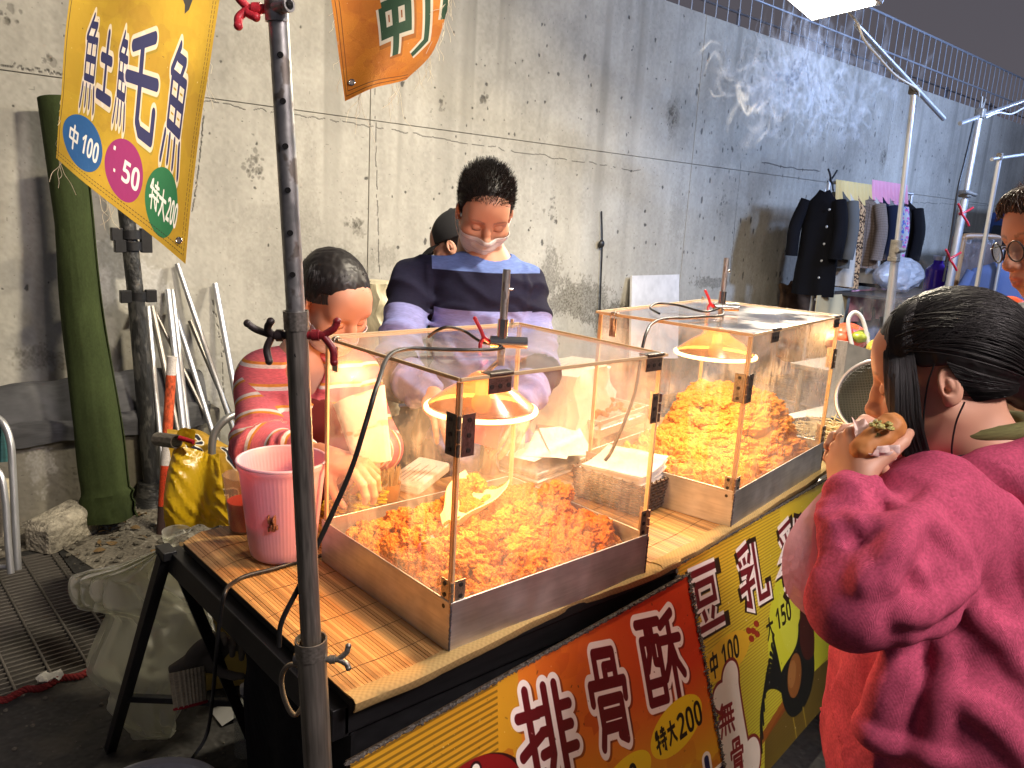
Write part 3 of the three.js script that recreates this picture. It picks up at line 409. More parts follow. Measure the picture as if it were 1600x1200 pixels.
// ================= the stall: tables, mats, signs =================
const TOP = 0.80, Y2 = -0.13;
M.black = std({ map: grainC([0.012, 0.012, 0.013], 0.5, 60, 2), roughness: 0.45, metalness: 0.2 });
M.blackCloth = std({ map: grainC([0.010, 0.010, 0.011], 0.5, 90, 2), roughness: 0.95 });
M.steel = std({ map: tex(256, 256, (u, v) => { const k = 0.62 + 0.10 * (n2(u * 8, v * 120, 8, 120, 3) - 0.5) + 0.25 * (f2(u * 9, v * 9, 9, 9, 4, 6) - 0.5); return [k, k * 0.97, k * 0.93]; }), roughnessMap: tex(256, 256, (u, v) => 0.36 + 0.25 * f2(u * 7, v * 7, 7, 7, 4, 8), false), roughness: 1, metalness: 0.95 });
M.chrome = std({ color: lin(0.62, 0.62, 0.6), roughness: 0.18, metalness: 1 });
M.pole = std({ map: tex(128, 512, (u, v) => { const k = 0.45 + 0.3 * (f2(u * 6, v * 40, 6, 40, 4, 3) - 0.5), s = sstep(0.58, 0.72, f2(u * 5, v * 24, 5, 24, 4, 13)); return mixc([k, k, k * 0.98], [0.13, 0.10, 0.075], s * 0.75); }), roughnessMap: tex(128, 512, (u, v) => 0.22 + 0.4 * f2(u * 5, v * 24, 5, 24, 4, 13), false), roughness: 1, metalness: 0.9 });
M.poleDark = std({ map: grainC([0.26, 0.24, 0.21], 0.6, 30, 8), roughness: 0.42, metalness: 0.8 });
M.redPaint = std({ map: grainC([0.42, 0.015, 0.025], 0.35, 40, 5), roughness: 0.4 });
// ---- bamboo mats ----
M.bamboo = std({ vertexColors: true, roughness: 0.5, bumpMap: tex(64, 256, (u, v) => 0.5 + 0.5 * (f2(u * 8, v * 6, 8, 6, 3, 4) - 0.5), false), bumpScale: 0.001 });
M.binding = std({ map: tex(128, 128, (u, v) => { const w = 0.5 + 0.5 * Math.sin(u * 100) * Math.sin(v * 100); return [0.42 * (0.7 + 0.3 * w), 0.29 * (0.7 + 0.3 * w), 0.12 * (0.7 + 0.3 * w)]; }), roughness: 0.85 });
function bambooMat(label, x0, x1, frontAt, backAt, y, seed, parent0) {
const r = rng(seed), list = [], t = thing('bamboo_mat', label, 'mat', V((x0 + x1) / 2, y, frontAt((x0 + x1) / 2)));
const pitch = 0.0072; let x = x0, n = 0;
while (x < x1) {
const w = pitch * (0.8 + 0.18 * r()), z1 = frontAt(x + w / 2) - 0.012, z0 = backAt(x + w / 2), k = (0.62 + 0.55 * r()) * (r() < 0.12 ? 0.7 : 1), c = mixc([0.50, 0.285, 0.10], [0.40, 0.19, 0.055], r());
const g = norm(new THREE.BoxGeometry(w, 0.0022 + 0.0006 * r(), z1 - z0, 1, 1, 6)); const p = g.attributes.position;
for (let i = 0; i < p.count; i++) { const zz = (z0 + z1) / 2 + p.getZ(i); p.setXYZ(i, x + w / 2 + p.getX(i), y - 0.0014 + p.getY(i) + 0.0012 * (n3(x * 30, zz * 6, seed) - 0.5) + (p.getX(i) * p.getX(i) < 1e-9 ? 0 : 0), zz); }
const col = new Float32Array(p.count * 3); for (let i = 0; i < p.count; i++) { const q = k * (0.85 + 0.3 * n3(x * 400, p.getZ(i) * 8, 3)); col.set([c[0] * q, c[1] * q, c[2] * q], i * 3); }
g.setAttribute('color', new THREE.BufferAttribute(col, 3)); g.computeVertexNormals(); list.push(g); x += pitch; n++;
}
part('slats', list, M.bamboo, t).userData.kind = 'stuff';
const warp = []; for (let k = 1; k < 9; k++) { const pts = []; for (let i = 0; i <= 30; i++) { const xx = lerp(x0 + 0.004, x1 - 0.004, i / 30); pts.push(V(xx, y + 0.0001, lerp(frontAt(xx), backAt(xx), k / 9.3))); } warp.push(tube(pts, 0.0007, 60, 4)); }
part('thread', warp, plain(0.10, 0.06, 0.03, 0.9), t).userData.kind = 'stuff';
const N = 60, b = []; const pr = [[-0.026, 0.0016], [-0.012, 0.0036], [0, 0.004], [0.006, -0.001], [0.005, -0.012], [0.001, -0.018]];
b.push(slabSheet(N, pr.length - 1, (u, v) => { const xx = lerp(x0 - 0.002, x1 + 0.002, u), q = pr[Math.round(v * (pr.length - 1))]; return V(xx, y + q[1] + 0.0015 * (n3(xx * 60, v * 3, seed) - 0.5), frontAt(xx) + q[0] + 0.002 * (n3(xx * 25, 1, seed) - 0.5)); }, 0.002));
const bg = metreUV(merge(b), 6); part('binding', bg, M.binding, t);
return t;
}
const edgePts = [[560, 1093], [640, 1062], [730, 1018], [830, 968], [900, 937], [1012, 897], [1060, 875]].map((p) => onY(...p, TOP));
const edge2Pts = [[1030, 888], [1080, 863], [1150, 822], [1240, 767], [1300, 728]].map((p) => onY(...p, TOP));
const along = (pts) => (x) => { if (x <= pts[0].x) return pts[0].z; for (let i = 0; i + 1 < pts.length; i++) if (x <= pts[i + 1].x) return lerp(pts[i].z, pts[i + 1].z, fade((x - pts[i].x) / (pts[i + 1].x - pts[i].x)) * 0.5 + 0.5 * (x - pts[i].x) / (pts[i + 1].x - pts[i].x)); return pts[pts.length - 1].z; };
const e1 = along(edgePts), e2 = along(edge2Pts);
{
const x0 = 0.578, x1 = edgePts[6].x;
bambooMat('bamboo slat mat under the near case and the pink bucket', x0, x1, e1, (x) => -1.71 + (x < 0.63 ? (0.63 - x) * 0.7 : 0), TOP, 3);
const xa = edge2Pts[0].x + 0.005, xb = edge2Pts[4].x;
bambooMat('bamboo slat mat under the far case with a rounded right end', xa, xb, (x) => e2(x) - (x > xb - 0.06 ? (x - xb + 0.06) ** 2 * 9 : 0), (x) => e2(x) - 0.72, TOP + 0.0028, 4);
// tables
const t1 = thing('folding_table', 'black steel trestle table at the left end of the stall', 'table', V(1.0, 0, -1.3));
part('table_top', box(x1 - x0 - 0.006, 0.022, 0.72, (x0 + x1) / 2 + 0.004, TOP - 0.016, -1.335, 0.003), M.black, t1);
part('rail', merge(beam(V(0.574, TOP - 0.056, -1.725), V(0.574, TOP - 0.056, -0.985), 0.03, 0.055), beam(V(0.556, TOP - 0.034, -1.745), V(0.556, TOP - 0.034, -1.69), 0.03, 0.02)), M.black, t1);
part('rail', beam(V(0.58, TOP - 0.055, -1.0), V(x1, TOP - 0.055, -1.0), 0.03, 0.05), M.black, t1);
part('rail', beam(V(0.58, TOP - 0.055, -1.69), V(x1, TOP - 0.055, -1.69), 0.03, 0.05), M.black, t1);
const ap = V(0.552, TOP - 0.04, -1.715), fl = onY(172, 1172, 0.0), fr = V(0.85, 0, -1.93);
part('leg', beam(ap, fl, 0.026, 0.026, V(1, 0, 0)), M.black, t1);
part('leg', beam(V(0.57, TOP - 0.06, -1.68), fr, 0.026, 0.026, V(1, 0, 0)), M.black, t1);
part('crossbar', beam(ap.clone().lerp(fl, 0.68), V(0.57, TOP - 0.06, -1.68).lerp(fr, 0.68), 0.018, 0.018), M.black, t1);
part('leg', beam(V(0.60, TOP - 0.08, -1.03), V(0.66, 0, -1.10), 0.026, 0.026, V(1, 0, 0)), M.black, t1);
part('leg', beam(V(1.34, TOP - 0.08, -1.03), V(1.34, 0, -1.10), 0.026, 0.026, V(1, 0, 0)), M.black, t1);
part('leg', beam(V(1.34, TOP - 0.08, -1.64), V(1.34, 0, -1.60), 0.026, 0.026, V(1, 0, 0)), M.black, t1);
const t2 = thing('folding_table', 'black steel trestle table under the right half of the stall', 'table', V(1.9, 0, -1.4)), c2 = Math.cos(-Y2), s2 = Math.sin(-Y2);
const L2 = (x, y, z) => V(1.40 + x * c2 - (-z) * Math.sin(Y2) * -1 * -1, y, -0.975 - x * s2 + z * c2);
const tt = xf(box(0.95, 0.022, 0.70, 0.475, 0, -0.37, 0.003), [1.40, TOP - 0.014, -0.972], [0, -Y2, 0]);
part('table_top', tt, M.black, t2);
for (const [x, z] of [[0.05, -0.06], [0.9, -0.06], [0.05, -0.66], [0.9, -0.66]]) part('leg', xf(beam(V(x, -0.03, z), V(x, -TOP + 0.014, z), 0.026, 0.026, V(1, 0, 0)), [1.40, TOP - 0.014, -0.972], [0, -Y2, 0]), M.black, t2);
part('rail', xf(beam(V(0, -0.035, -0.03), V(0.95, -0.035, -0.03), 0.03, 0.05), [1.40, TOP - 0.014, -0.972], [0, -Y2, 0]), M.black, t2);
// black cloth hanging under the near corner
const cl = slabSheet(60, 40, (u, v) => { const a = u < 0.45 ? V(0.592, 0, lerp(-1.36, -1.0, u / 0.45)) : V(lerp(0.592, 1.36, (u - 0.45) / 0.55), 0, -0.995), n = u < 0.45 ? V(-1, 0, 0) : V(0, 0, 1), f = 0.02 * Math.sin(u * 38) + 0.03 * (n3(u * 14, v * 3, 4) - 0.5); const low = u < 0.45 ? 0.75 * (0.2 + 0.8 * sstep(0, 0.3, u / 0.45)) : 0.75; return a.addScaledVector(n, f * v + 0.01 - (u > 0.45 ? 0.02 + 0.25 * v * 0 : 0)).setY(TOP - 0.085 - low * v); }, 0.003);
solo('black_cloth', cl, M.blackCloth, 'black cloth hanging under the front left corner of the table', 'cloth');
}
// ---- painted sign boards on the front ----
const RX = (w, h) => { };
const sign1 = canvasTex(1400, 960, (c) => {
const S = 1600, W = 1400, H = 960, g = c.createLinearGradient(0, H * 0.55, W * 0.8, 0);
g.addColorStop(0, '#cf9a20'); g.addColorStop(0.5, '#d88020'); g.addColorStop(1, '#c23c18'); c.fillStyle = g; c.fillRect(0, 0, W, H);
c.fillStyle = 'rgba(196,150,30,0.75)'; c.beginPath(); c.moveTo(0, 0); c.lineTo(560, 0); c.quadraticCurveTo(500, 300, 420, H); c.lineTo(0, H); c.fill();
c.strokeStyle = 'rgba(105,76,14,0.75)'; c.lineWidth = 7; for (let i = 0; i < 60; i++) { c.beginPath(); c.moveTo(0, 10 + i * 17); c.lineTo(480 - i * 4, 10 + i * 17); c.stroke(); }
const g2 = c.createLinearGradient(0, 300, 0, H); g2.addColorStop(0, 'rgba(214,168,30,0)'); g2.addColorStop(0.5, 'rgba(214,168,30,0.9)'); c.fillStyle = g2; c.fillRect(420, 300, W, H);
blotches(c, W, H, 40, 4, 'rgba(150,40,8,', 0.35, 50);
c.fillStyle = 'rgba(200,90,40,0.5)'; for (const [x, y, q] of [[830, 60, 40], [800, 120, 30], [905, 90, 34], [660, 520, 60], [900, 560, 70]]) { c.beginPath(); c.ellipse(x, y, q, q * 0.55, -0.4, 0, 7); c.fill(); }
c.fillStyle = '#300606'; c.beginPath(); c.ellipse(0.212 * S, 0.19 * S, 178, 138, 0, 0, 7); c.fill(); c.fillStyle = '#7d0d10'; c.beginPath(); c.ellipse(0.205 * S, 0.185 * S, 172, 132, 0, 0, 7); c.fill();
glyphQ(c, 'zha', [0.125 * S, 0.115 * S], [0.15 * S, 8], [0, 0.17 * S], [[44, '#2a0507'], [30, '#efe6da']]);
for (const [n, u, v, w, h] of [['pai', 0.322, 0.028, 0.140, 0.195], ['gu', 0.508, 0.026, 0.118, 0.205], ['su', 0.672, 0.018, 0.135, 0.202]]) {
const o = [u * S, v * S], e = [w * S, 0.03 * S], d = [-0.006 * S, h * S];
glyphQ(c, n, [o[0] + 8, o[1] + 9], e, d, [[62, 'rgba(60,10,4,0.5)']]); glyphQ(c, n, o, e, d, [[62, '#f0e4dc'], [29, '#5f0a14']]);
}
c.fillStyle = '#e3c11c'; c.save(); c.translate(0.745 * S, 0.292 * S); c.rotate(-0.12); c.beginPath(); c.ellipse(0, 0, 150, 82, 0, 0, 7); c.fill(); c.restore();
glyphQ(c, 'te', [0.668 * S, 0.268 * S], [62, -2], [0, 92], [[10, '#1d1206']], 'butt'); glyphQ(c, 'da', [0.708 * S, 0.268 * S], [54, -2], [0, 88], [[11, '#1d1206']], 'butt');
c.fillStyle = '#1d1206'; c.font = 'bold 122px sans-serif'; c.save(); c.translate(0.744 * S, 0.325 * S); c.scale(0.72, 1); c.fillText('200', 0, 0); c.restore();
c.fillStyle = '#e3c11c'; c.beginPath(); c.ellipse(0.56 * S, 0.322 * S, 140, 72, -0.12, 0, 7); c.fill(); c.fillStyle = '#1d1206'; c.save(); c.translate(0.512 * S, 0.352 * S); c.scale(0.72, 1); c.fillText('150', 0, 0); c.restore();
glyphQ(c, 'da', [0.455 * S, 0.30 * S], [76, -2], [0, 88], [[11, '#1d1206']], 'butt');
glyphQ(c, 'da', [0.745 * S, 0.395 * S], [0.15 * S, 0], [0, 0.16 * S], [[54, '#efe9df'], [28, '#17194a']]);
scuffs(c, W, H, 520, 3);
});
const sign2 = canvasTex(1536, 1024, (c) => {
const S = 1600, W = 1536, H = 1024, g = c.createLinearGradient(0, 0, W * 0.25, H * 0.8); g.addColorStop(0, '#c98a24'); g.addColorStop(0.35, '#cfae2c'); g.addColorStop(1, '#b0ad2c'); c.fillStyle = g; c.fillRect(0, 0, W, H);
c.strokeStyle = 'rgba(140,110,24,0.7)'; c.lineWidth = 5; for (let i = 0; i < 75; i++) { c.beginPath(); c.moveTo(0, i * 13); c.lineTo(900, i * 13 + 20); c.stroke(); }
c.fillStyle = '#bcc02c'; c.beginPath(); c.moveTo(980, 200); c.quadraticCurveTo(620, 330, 640, 640); c.quadraticCurveTo(720, 830, 980, 840); c.lineTo(W, 800); c.lineTo(W, 200); c.fill();
c.fillStyle = 'rgba(190,196,60,0.8)'; c.beginPath(); c.ellipse(940, 480, 170, 200, 0, 0, 7); c.fill();
c.fillStyle = 'rgba(70,50,16,0.8)'; c.beginPath(); c.moveTo(520, 900); c.quadraticCurveTo(800, 780, W, 860); c.lineTo(W, H); c.lineTo(480, H); c.fill();
c.fillStyle = 'rgba(120,50,14,0.8)'; c.beginPath(); c.moveTo(440, 870); c.lineTo(800, 800); c.lineTo(820, 850); c.lineTo(440, 910); c.fill();
for (const [n, u, v, w, h] of [['dou', 0.032, 0.022, 0.155, 0.165], ['ru', 0.272, 0.035, 0.165, 0.175], ['ji', 0.525, 0.040, 0.21, 0.205]]) {
const o = [u * S, v * S], e = [w * S, 0.012 * S], d = [0.012 * S, h * S];
glyphQ(c, n, [o[0] + 10, o[1] + 10], e, d, [[60, '#2a1606']], 'square'); glyphQ(c, n, o, e, d, [[58, '#e6dcd6'], [n === 'ji' ? 20 : 27, '#66121a']], 'butt');
}
c.fillStyle = '#cfa424'; c.beginPath(); c.ellipse(0.185 * S, 0.278 * S, 190, 78, 0.03, 0, 7); c.fill();
c.fillStyle = '#171006'; c.font = 'bold 128px sans-serif'; glyphQ(c, 'zhong', [0.088 * S, 0.24 * S], [84, 2], [0, 110], [[12, '#171006']], 'butt'); c.save(); c.translate(0.152 * S, 0.302 * S); c.scale(0.72, 1); c.fillText('100', 0, 0); c.restore();
glyphQ(c, 'da', [0.398 * S, 0.262 * S], [84, 2], [0, 104], [[12, '#171006']], 'butt'); c.save(); c.translate(0.462 * S, 0.318 * S); c.scale(0.78, 1); c.fillText('150', 0, 0); c.restore();
c.fillStyle = '#8c2a12'; for (const [x, y] of [[0.305, 0.26], [0.33, 0.27], [0.315, 0.285], [0.35, 0.258], [0.348, 0.285]]) { c.beginPath(); c.ellipse(x * S, y * S, 26, 13, 0.5, 0, 7); c.fill(); }
// bone with two characters
const bone = () => { c.beginPath(); c.moveTo(0.150 * S, 0.40 * S); c.bezierCurveTo(0.07 * S, 0.385 * S, 0.08 * S, 0.315 * S, 0.145 * S, 0.33 * S); c.bezierCurveTo(0.155 * S, 0.275 * S, 0.245 * S, 0.285 * S, 0.222 * S, 0.36 * S); c.bezierCurveTo(0.222 * S, 0.40 * S, 0.230 * S, 0.47 * S, 0.236 * S, 0.52 * S); c.bezierCurveTo(0.30 * S, 0.51 * S, 0.315 * S, 0.585 * S, 0.262 * S, 0.62 * S); c.lineTo(0.10 * S, 0.63 * S); c.lineTo(0.10 * S, 0.42 * S); c.closePath(); };
bone(); c.lineWidth = 26; c.strokeStyle = '#6e1a16'; c.stroke(); bone(); c.fillStyle = '#d9cfc0'; c.fill();
glyphQ(c, 'wu', [0.108 * S, 0.375 * S], [120, 18], [-4, 128], [[15, '#7a1414']]); glyphQ(c, 'gu', [0.140 * S, 0.475 * S], [120, 18], [-4, 136], [[15, '#7a1414']]);
// rooster
c.fillStyle = '#0d0f0c'; c.beginPath(); c.moveTo(0.455 * S, 0.45 * S); c.bezierCurveTo(0.47 * S, 0.40 * S, 0.59 * S, 0.44 * S, 0.60 * S, 0.35 * S); c.bezierCurveTo(0.64 * S, 0.30 * S, 0.70 * S, 0.36 * S, 0.69 * S, 0.45 * S); c.bezierCurveTo(0.70 * S, 0.55 * S, 0.60 * S, 0.60 * S, 0.52 * S, 0.582 * S); c.bezierCurveTo(0.47 * S, 0.57 * S, 0.44 * S, 0.52 * S, 0.455 * S, 0.45 * S); c.fill();
c.fillStyle = '#3c120c'; c.beginPath(); c.moveTo(0.60 * S, 0.40 * S); c.bezierCurveTo(0.62 * S, 0.30 * S, 0.635 * S, 0.27 * S, 0.675 * S, 0.30 * S); c.bezierCurveTo(0.72 * S, 0.36 * S, 0.71 * S, 0.44 * S, 0.69 * S, 0.47 * S); c.bezierCurveTo(0.65 * S, 0.48 * S, 0.61 * S, 0.47 * S, 0.60 * S, 0.40 * S); c.fill();
c.fillStyle = '#8a1410'; c.beginPath(); c.ellipse(0.668 * S, 0.285 * S, 42, 26, 0.3, 0, 7); c.fill();
c.fillStyle = '#7a4a1e'; c.beginPath(); c.ellipse(0.545 * S, 0.475 * S, 74, 96, 0.5, 0, 7); c.fill(); c.fillStyle = '#8f6030'; c.beginPath(); c.ellipse(0.53 * S, 0.465 * S, 40, 60, 0.5, 0, 7); c.fill();
c.strokeStyle = '#0c0e0c'; c.lineCap = 'round'; for (let i = 0; i < 11; i++) { c.lineWidth = 20 - i * 0.6; c.beginPath(); c.moveTo(0.462 * S, (0.45 + i * 0.004) * S); c.bezierCurveTo((0.445 - i * 0.008) * S, (0.36 + i * 0.004) * S, (0.43 - i * 0.012) * S, (0.33 + i * 0.012) * S, (0.438 - i * 0.0135) * S, (0.32 + i * 0.021 + (i > 5 ? (i - 5) * 0.01 : 0)) * S); c.stroke(); }
c.strokeStyle = '#8f7a20'; c.lineWidth = 9; for (const x of [0.505, 0.575]) { c.beginPath(); c.moveTo(x * S, 0.58 * S); c.lineTo((x + 0.006) * S, 0.64 * S); c.lineTo((x - 0.03) * S, 0.655 * S); c.moveTo((x + 0.006) * S, 0.64 * S); c.lineTo((x + 0.035) * S, 0.657 * S); c.stroke(); }
scuffs(c, W, H, 420, 9);
});
function board(name, label, o, e, v, w, h, map, clipTop) {
const n = e.clone().cross(v).negate().normalize(); if (n.z < 0) n.negate();
const t = thing(name, label, 'sign', o.clone().addScaledVector(v, h).addScaledVector(e, w / 2));
const p = (a, b, k) => o.clone().addScaledVector(e, a).addScaledVector(v, b).addScaledVector(n, k);
const face = sheet(40, 30, (u, q) => p(u * w, q * h, 0.0015 * (n3(u * 5, q * 4, 7) - 0.5) * 2));
const uv = face.attributes.uv; for (let i = 0; i < uv.count; i++) uv.setY(i, 1 - uv.getY(i));
part('face', face, std({ map, roughness: 0.42 }), t);
const bx = box(w - 0.002, h - 0.002, 0.010).applyMatrix4(new THREE.Matrix4().makeBasis(e, v.clone().negate(), e.clone().cross(v.clone().negate()))); const c = p(w / 2, h / 2, -0.009);
part('backing', bx.translate(c.x, c.y, c.z), plain(0.05, 0.035, 0.025, 0.9), t);
// ragged edge where the print has been torn and its backing shows
const r = rng(Math.round(w * 1000)), list = []; const run = (a0, b0, a1, b1, N) => { for (let i = 0; i < N; i++) { const s = i / N, a = lerp(a0, a1, s), b = lerp(b0, b1, s), q = p(a, b, 0.0005); list.push(displace(new THREE.IcosahedronGeometry(1, 0), (m) => m.multiplyScalar(0.5 + r())).scale(0.004 + 0.006 * r(), 0.002 + 0.004 * r(), 0.003).translate(q.x, q.y, q.z)); } };
run(0, 0, w, 0, Math.round(w * 130)); run(w, 0, w, h, Math.round(h * 130)); run(0, 0, 0, h, Math.round(h * 80));
part('torn_edge', list, std({ map: grainC([0.10, 0.09, 0.08], 0.9, 60, 3), roughness: 0.9 }), t).userData.kind = 'stuff';
return t;
}
{
const o = V(0.556, 0.717, -0.929), e = V(0.997, 0.069, -0.021).normalize(), v = V(0.072, -0.955, 0.287).normalize();
board('sign_board', 'orange and red painted sign board reading 排骨酥 with 特大200 hung on the stall front', o, e, v, 0.875, 0.6, sign1);
const o2 = V(1.418, 0.79, -0.975), e2v = V(Math.cos(0.124), 0, -Math.sin(0.124)), v2 = V(0.03, -0.97, 0.241).normalize();
board('sign_board', 'yellow painted sign board with a black rooster reading 豆乳 and 中100 on the stall front', o2, e2v, v2, 0.96, 0.64, sign2);
}
// ================= acrylic cases, steel trays, heat lamps, fried chicken =================
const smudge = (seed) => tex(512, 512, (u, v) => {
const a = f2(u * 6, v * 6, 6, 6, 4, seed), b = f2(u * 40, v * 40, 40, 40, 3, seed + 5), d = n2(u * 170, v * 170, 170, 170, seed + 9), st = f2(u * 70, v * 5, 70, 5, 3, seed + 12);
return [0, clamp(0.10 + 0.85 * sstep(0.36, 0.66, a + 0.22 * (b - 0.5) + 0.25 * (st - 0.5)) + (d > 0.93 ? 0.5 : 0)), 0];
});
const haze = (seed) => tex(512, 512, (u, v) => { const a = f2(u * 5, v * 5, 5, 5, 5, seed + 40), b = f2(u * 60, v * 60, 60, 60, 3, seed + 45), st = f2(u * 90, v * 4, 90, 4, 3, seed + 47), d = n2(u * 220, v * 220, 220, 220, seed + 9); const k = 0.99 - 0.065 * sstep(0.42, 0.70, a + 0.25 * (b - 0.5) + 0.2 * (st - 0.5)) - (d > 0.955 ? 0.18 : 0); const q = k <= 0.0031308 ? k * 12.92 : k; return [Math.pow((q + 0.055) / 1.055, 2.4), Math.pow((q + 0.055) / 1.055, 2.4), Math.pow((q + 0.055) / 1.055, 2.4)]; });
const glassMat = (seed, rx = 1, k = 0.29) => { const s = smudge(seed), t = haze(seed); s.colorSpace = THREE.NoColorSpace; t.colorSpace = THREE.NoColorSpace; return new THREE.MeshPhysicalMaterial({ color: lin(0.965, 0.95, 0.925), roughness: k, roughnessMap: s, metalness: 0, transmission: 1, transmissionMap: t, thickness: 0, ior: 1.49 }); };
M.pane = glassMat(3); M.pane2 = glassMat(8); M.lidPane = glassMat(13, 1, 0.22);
M.paneEdge = new THREE.MeshPhysicalMaterial({ color: lin(0.72, 0.56, 0.33), roughness: 0.35, metalness: 0, transmission: 0.35, thickness: 0, ior: 1.49 });
M.hinge = std({ map: grainC([0.16, 0.135, 0.11], 0.5, 20, 3), roughness: 0.38, metalness: 0.8 });
M.hingeBright = std({ map: grainC([0.42, 0.35, 0.27], 0.4, 20, 3), roughness: 0.35, metalness: 0.85 });
M.screw = std({ color: lin(0.05, 0.045, 0.04), roughness: 0.5, metalness: 0.6 });
M.cord = std({ color: lin(0.012, 0.012, 0.012), roughness: 0.45 });
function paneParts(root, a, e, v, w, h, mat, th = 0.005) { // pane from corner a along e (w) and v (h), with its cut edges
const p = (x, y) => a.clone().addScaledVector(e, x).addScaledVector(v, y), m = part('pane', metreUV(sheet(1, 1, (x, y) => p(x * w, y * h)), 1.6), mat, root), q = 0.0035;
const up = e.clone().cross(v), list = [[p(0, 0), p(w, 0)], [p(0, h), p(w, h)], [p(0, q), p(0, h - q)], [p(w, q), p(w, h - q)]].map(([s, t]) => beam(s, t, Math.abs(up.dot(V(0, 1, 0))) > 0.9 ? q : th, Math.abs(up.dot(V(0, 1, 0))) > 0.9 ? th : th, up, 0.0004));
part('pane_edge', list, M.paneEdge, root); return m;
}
function makeCase(F, yaw, w, d, h, th, names, lampSpot, seed) {
const t = thing('acrylic_case', names[0], 'display case', V(0, 0, 0)), X = V(1, 0, 0), Y = V(0, 1, 0), Z = V(0, 0, -1), i = 0.006, y0 = 0.012, H = h - y0 - 0.003;
const A = V(i, y0, -i), W = w - 2 * i, D = d - 2 * i;
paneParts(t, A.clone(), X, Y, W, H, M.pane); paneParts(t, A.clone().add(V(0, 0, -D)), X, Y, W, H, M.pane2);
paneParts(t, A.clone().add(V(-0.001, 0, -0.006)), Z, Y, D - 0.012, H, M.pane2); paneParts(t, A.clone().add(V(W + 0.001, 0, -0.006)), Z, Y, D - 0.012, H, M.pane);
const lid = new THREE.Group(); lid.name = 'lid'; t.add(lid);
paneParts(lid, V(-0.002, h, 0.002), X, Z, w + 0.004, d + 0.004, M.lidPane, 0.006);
const plate = (x, y, z, a, b, c, mat = M.hinge) => { const hg = new THREE.Group(); hg.name = 'hinge'; t.add(hg); return { hg, x, y, z, a, b, mat }; };
const hinge = (list, screws, mat, dark) => { const m = part('hinge', list, mat, t); for (const [x, y, z, n] of screws) part('screw', bar(V(x, y, z), V(x, y, z).addScaledVector(n, 0.0016), 0.0042, 0.0042, 10), M.screw, m); return m; };
const zf = -i + 0.0032, xl = i - 0.0032 - 0.001, nz = V(0, 0, 1), nx = V(-1, 0, 0);
// corner hinges: one leaf on the front pane, one on the left pane, with a knuckle between
const corner = (yc, L, wd, mat, xr) => {
const xs = xr ? w - i + 0.0042 : xl, zk = zf + 0.001, l = [];
l.push(box(wd, L, 0.0016, xr ? w - i - wd / 2 - 0.003 : i + wd / 2 + 0.003, yc, zf, 0.0004), box(0.0016, L, wd, xs, yc, -i - wd / 2 - 0.003, 0.0004));
for (let k = 0; k < 3; k++) l.push(bar(V(xr ? w - 0.002 : 0.002, yc - L / 2 + (k + 0.06) * L / 3, zf), V(xr ? w - 0.002 : 0.002, yc - L / 2 + (k + 0.94) * L / 3, zf), 0.0034, 0.0034, 10));
const sc = []; for (const k of [-0.36, 0, 0.36]) { sc.push([xr ? w - i - wd / 2 - 0.003 : i + wd / 2 + 0.004, yc + k * L, zf + 0.0007, nz]); sc.push([xs + (xr ? 0.0007 : -0.0007), yc + k * L, -i - wd / 2 - 0.004, xr ? V(1, 0, 0) : nx]); }
hinge(l, sc, mat);
};
corner(names[1], 0.072, 0.027, M.hinge, false); corner(names[2], 0.058, 0.022, M.hingeBright, false); corner(names[3], 0.062, 0.020, M.hinge, true); corner(names[4], 0.055, 0.018, M.hingeBright, true);
for (const fx of names[5]) { // lid hinges over the front edge
const x = fx * w, L = 0.05, l = [box(L, 0.026, 0.0016, x, h - 0.017, 0.0018, 0.0004), box(L + 0.006, 0.0016, 0.02, x, h + 0.0042, -0.006, 0.0004), bar(V(x - L / 2, h + 0.003, 0.004), V(x + L / 2, h + 0.003, 0.004), 0.0035)];
hinge(l, [-0.36, 0, 0.36].map((k) => [x + k * L, h - 0.018, 0.0024, nz]), M.hinge);
}
// toggle latch on the left edge
for (const [lx, lz, n] of [[-0.0035, -d + 0.055, 0], [w * 0.96, -d - 0.002, 1]]) {
const l = n ? [box(0.024, 0.012, 0.004, lx, h - 0.004, lz, 0.001), bar(V(lx, h + 0.002, lz), V(lx, h + 0.012, lz), 0.004)] : [box(0.002, 0.05, 0.02, lx, h - 0.035, lz, 0.0006), box(0.006, 0.02, 0.012, lx - 0.003, h - 0.02, lz, 0.002), tube([V(lx - 0.004, h - 0.045, lz - 0.006), V(lx - 0.006, h - 0.01, lz - 0.006), V(lx - 0.003, h + 0.006, lz - 0.004), V(lx + 0.01, h + 0.009, lz), V(lx - 0.003, h + 0.006, lz + 0.004), V(lx - 0.006, h - 0.01, lz + 0.006), V(lx - 0.004, h - 0.045, lz + 0.006)], 0.0014, 40, 6), box(0.012, 0.003, 0.02, lx + 0.006, h + 0.004, lz, 0.001)];
part('latch', l, M.hingeBright, t);
}
t.position.copy(F); t.rotation.y = yaw;
return t;
}
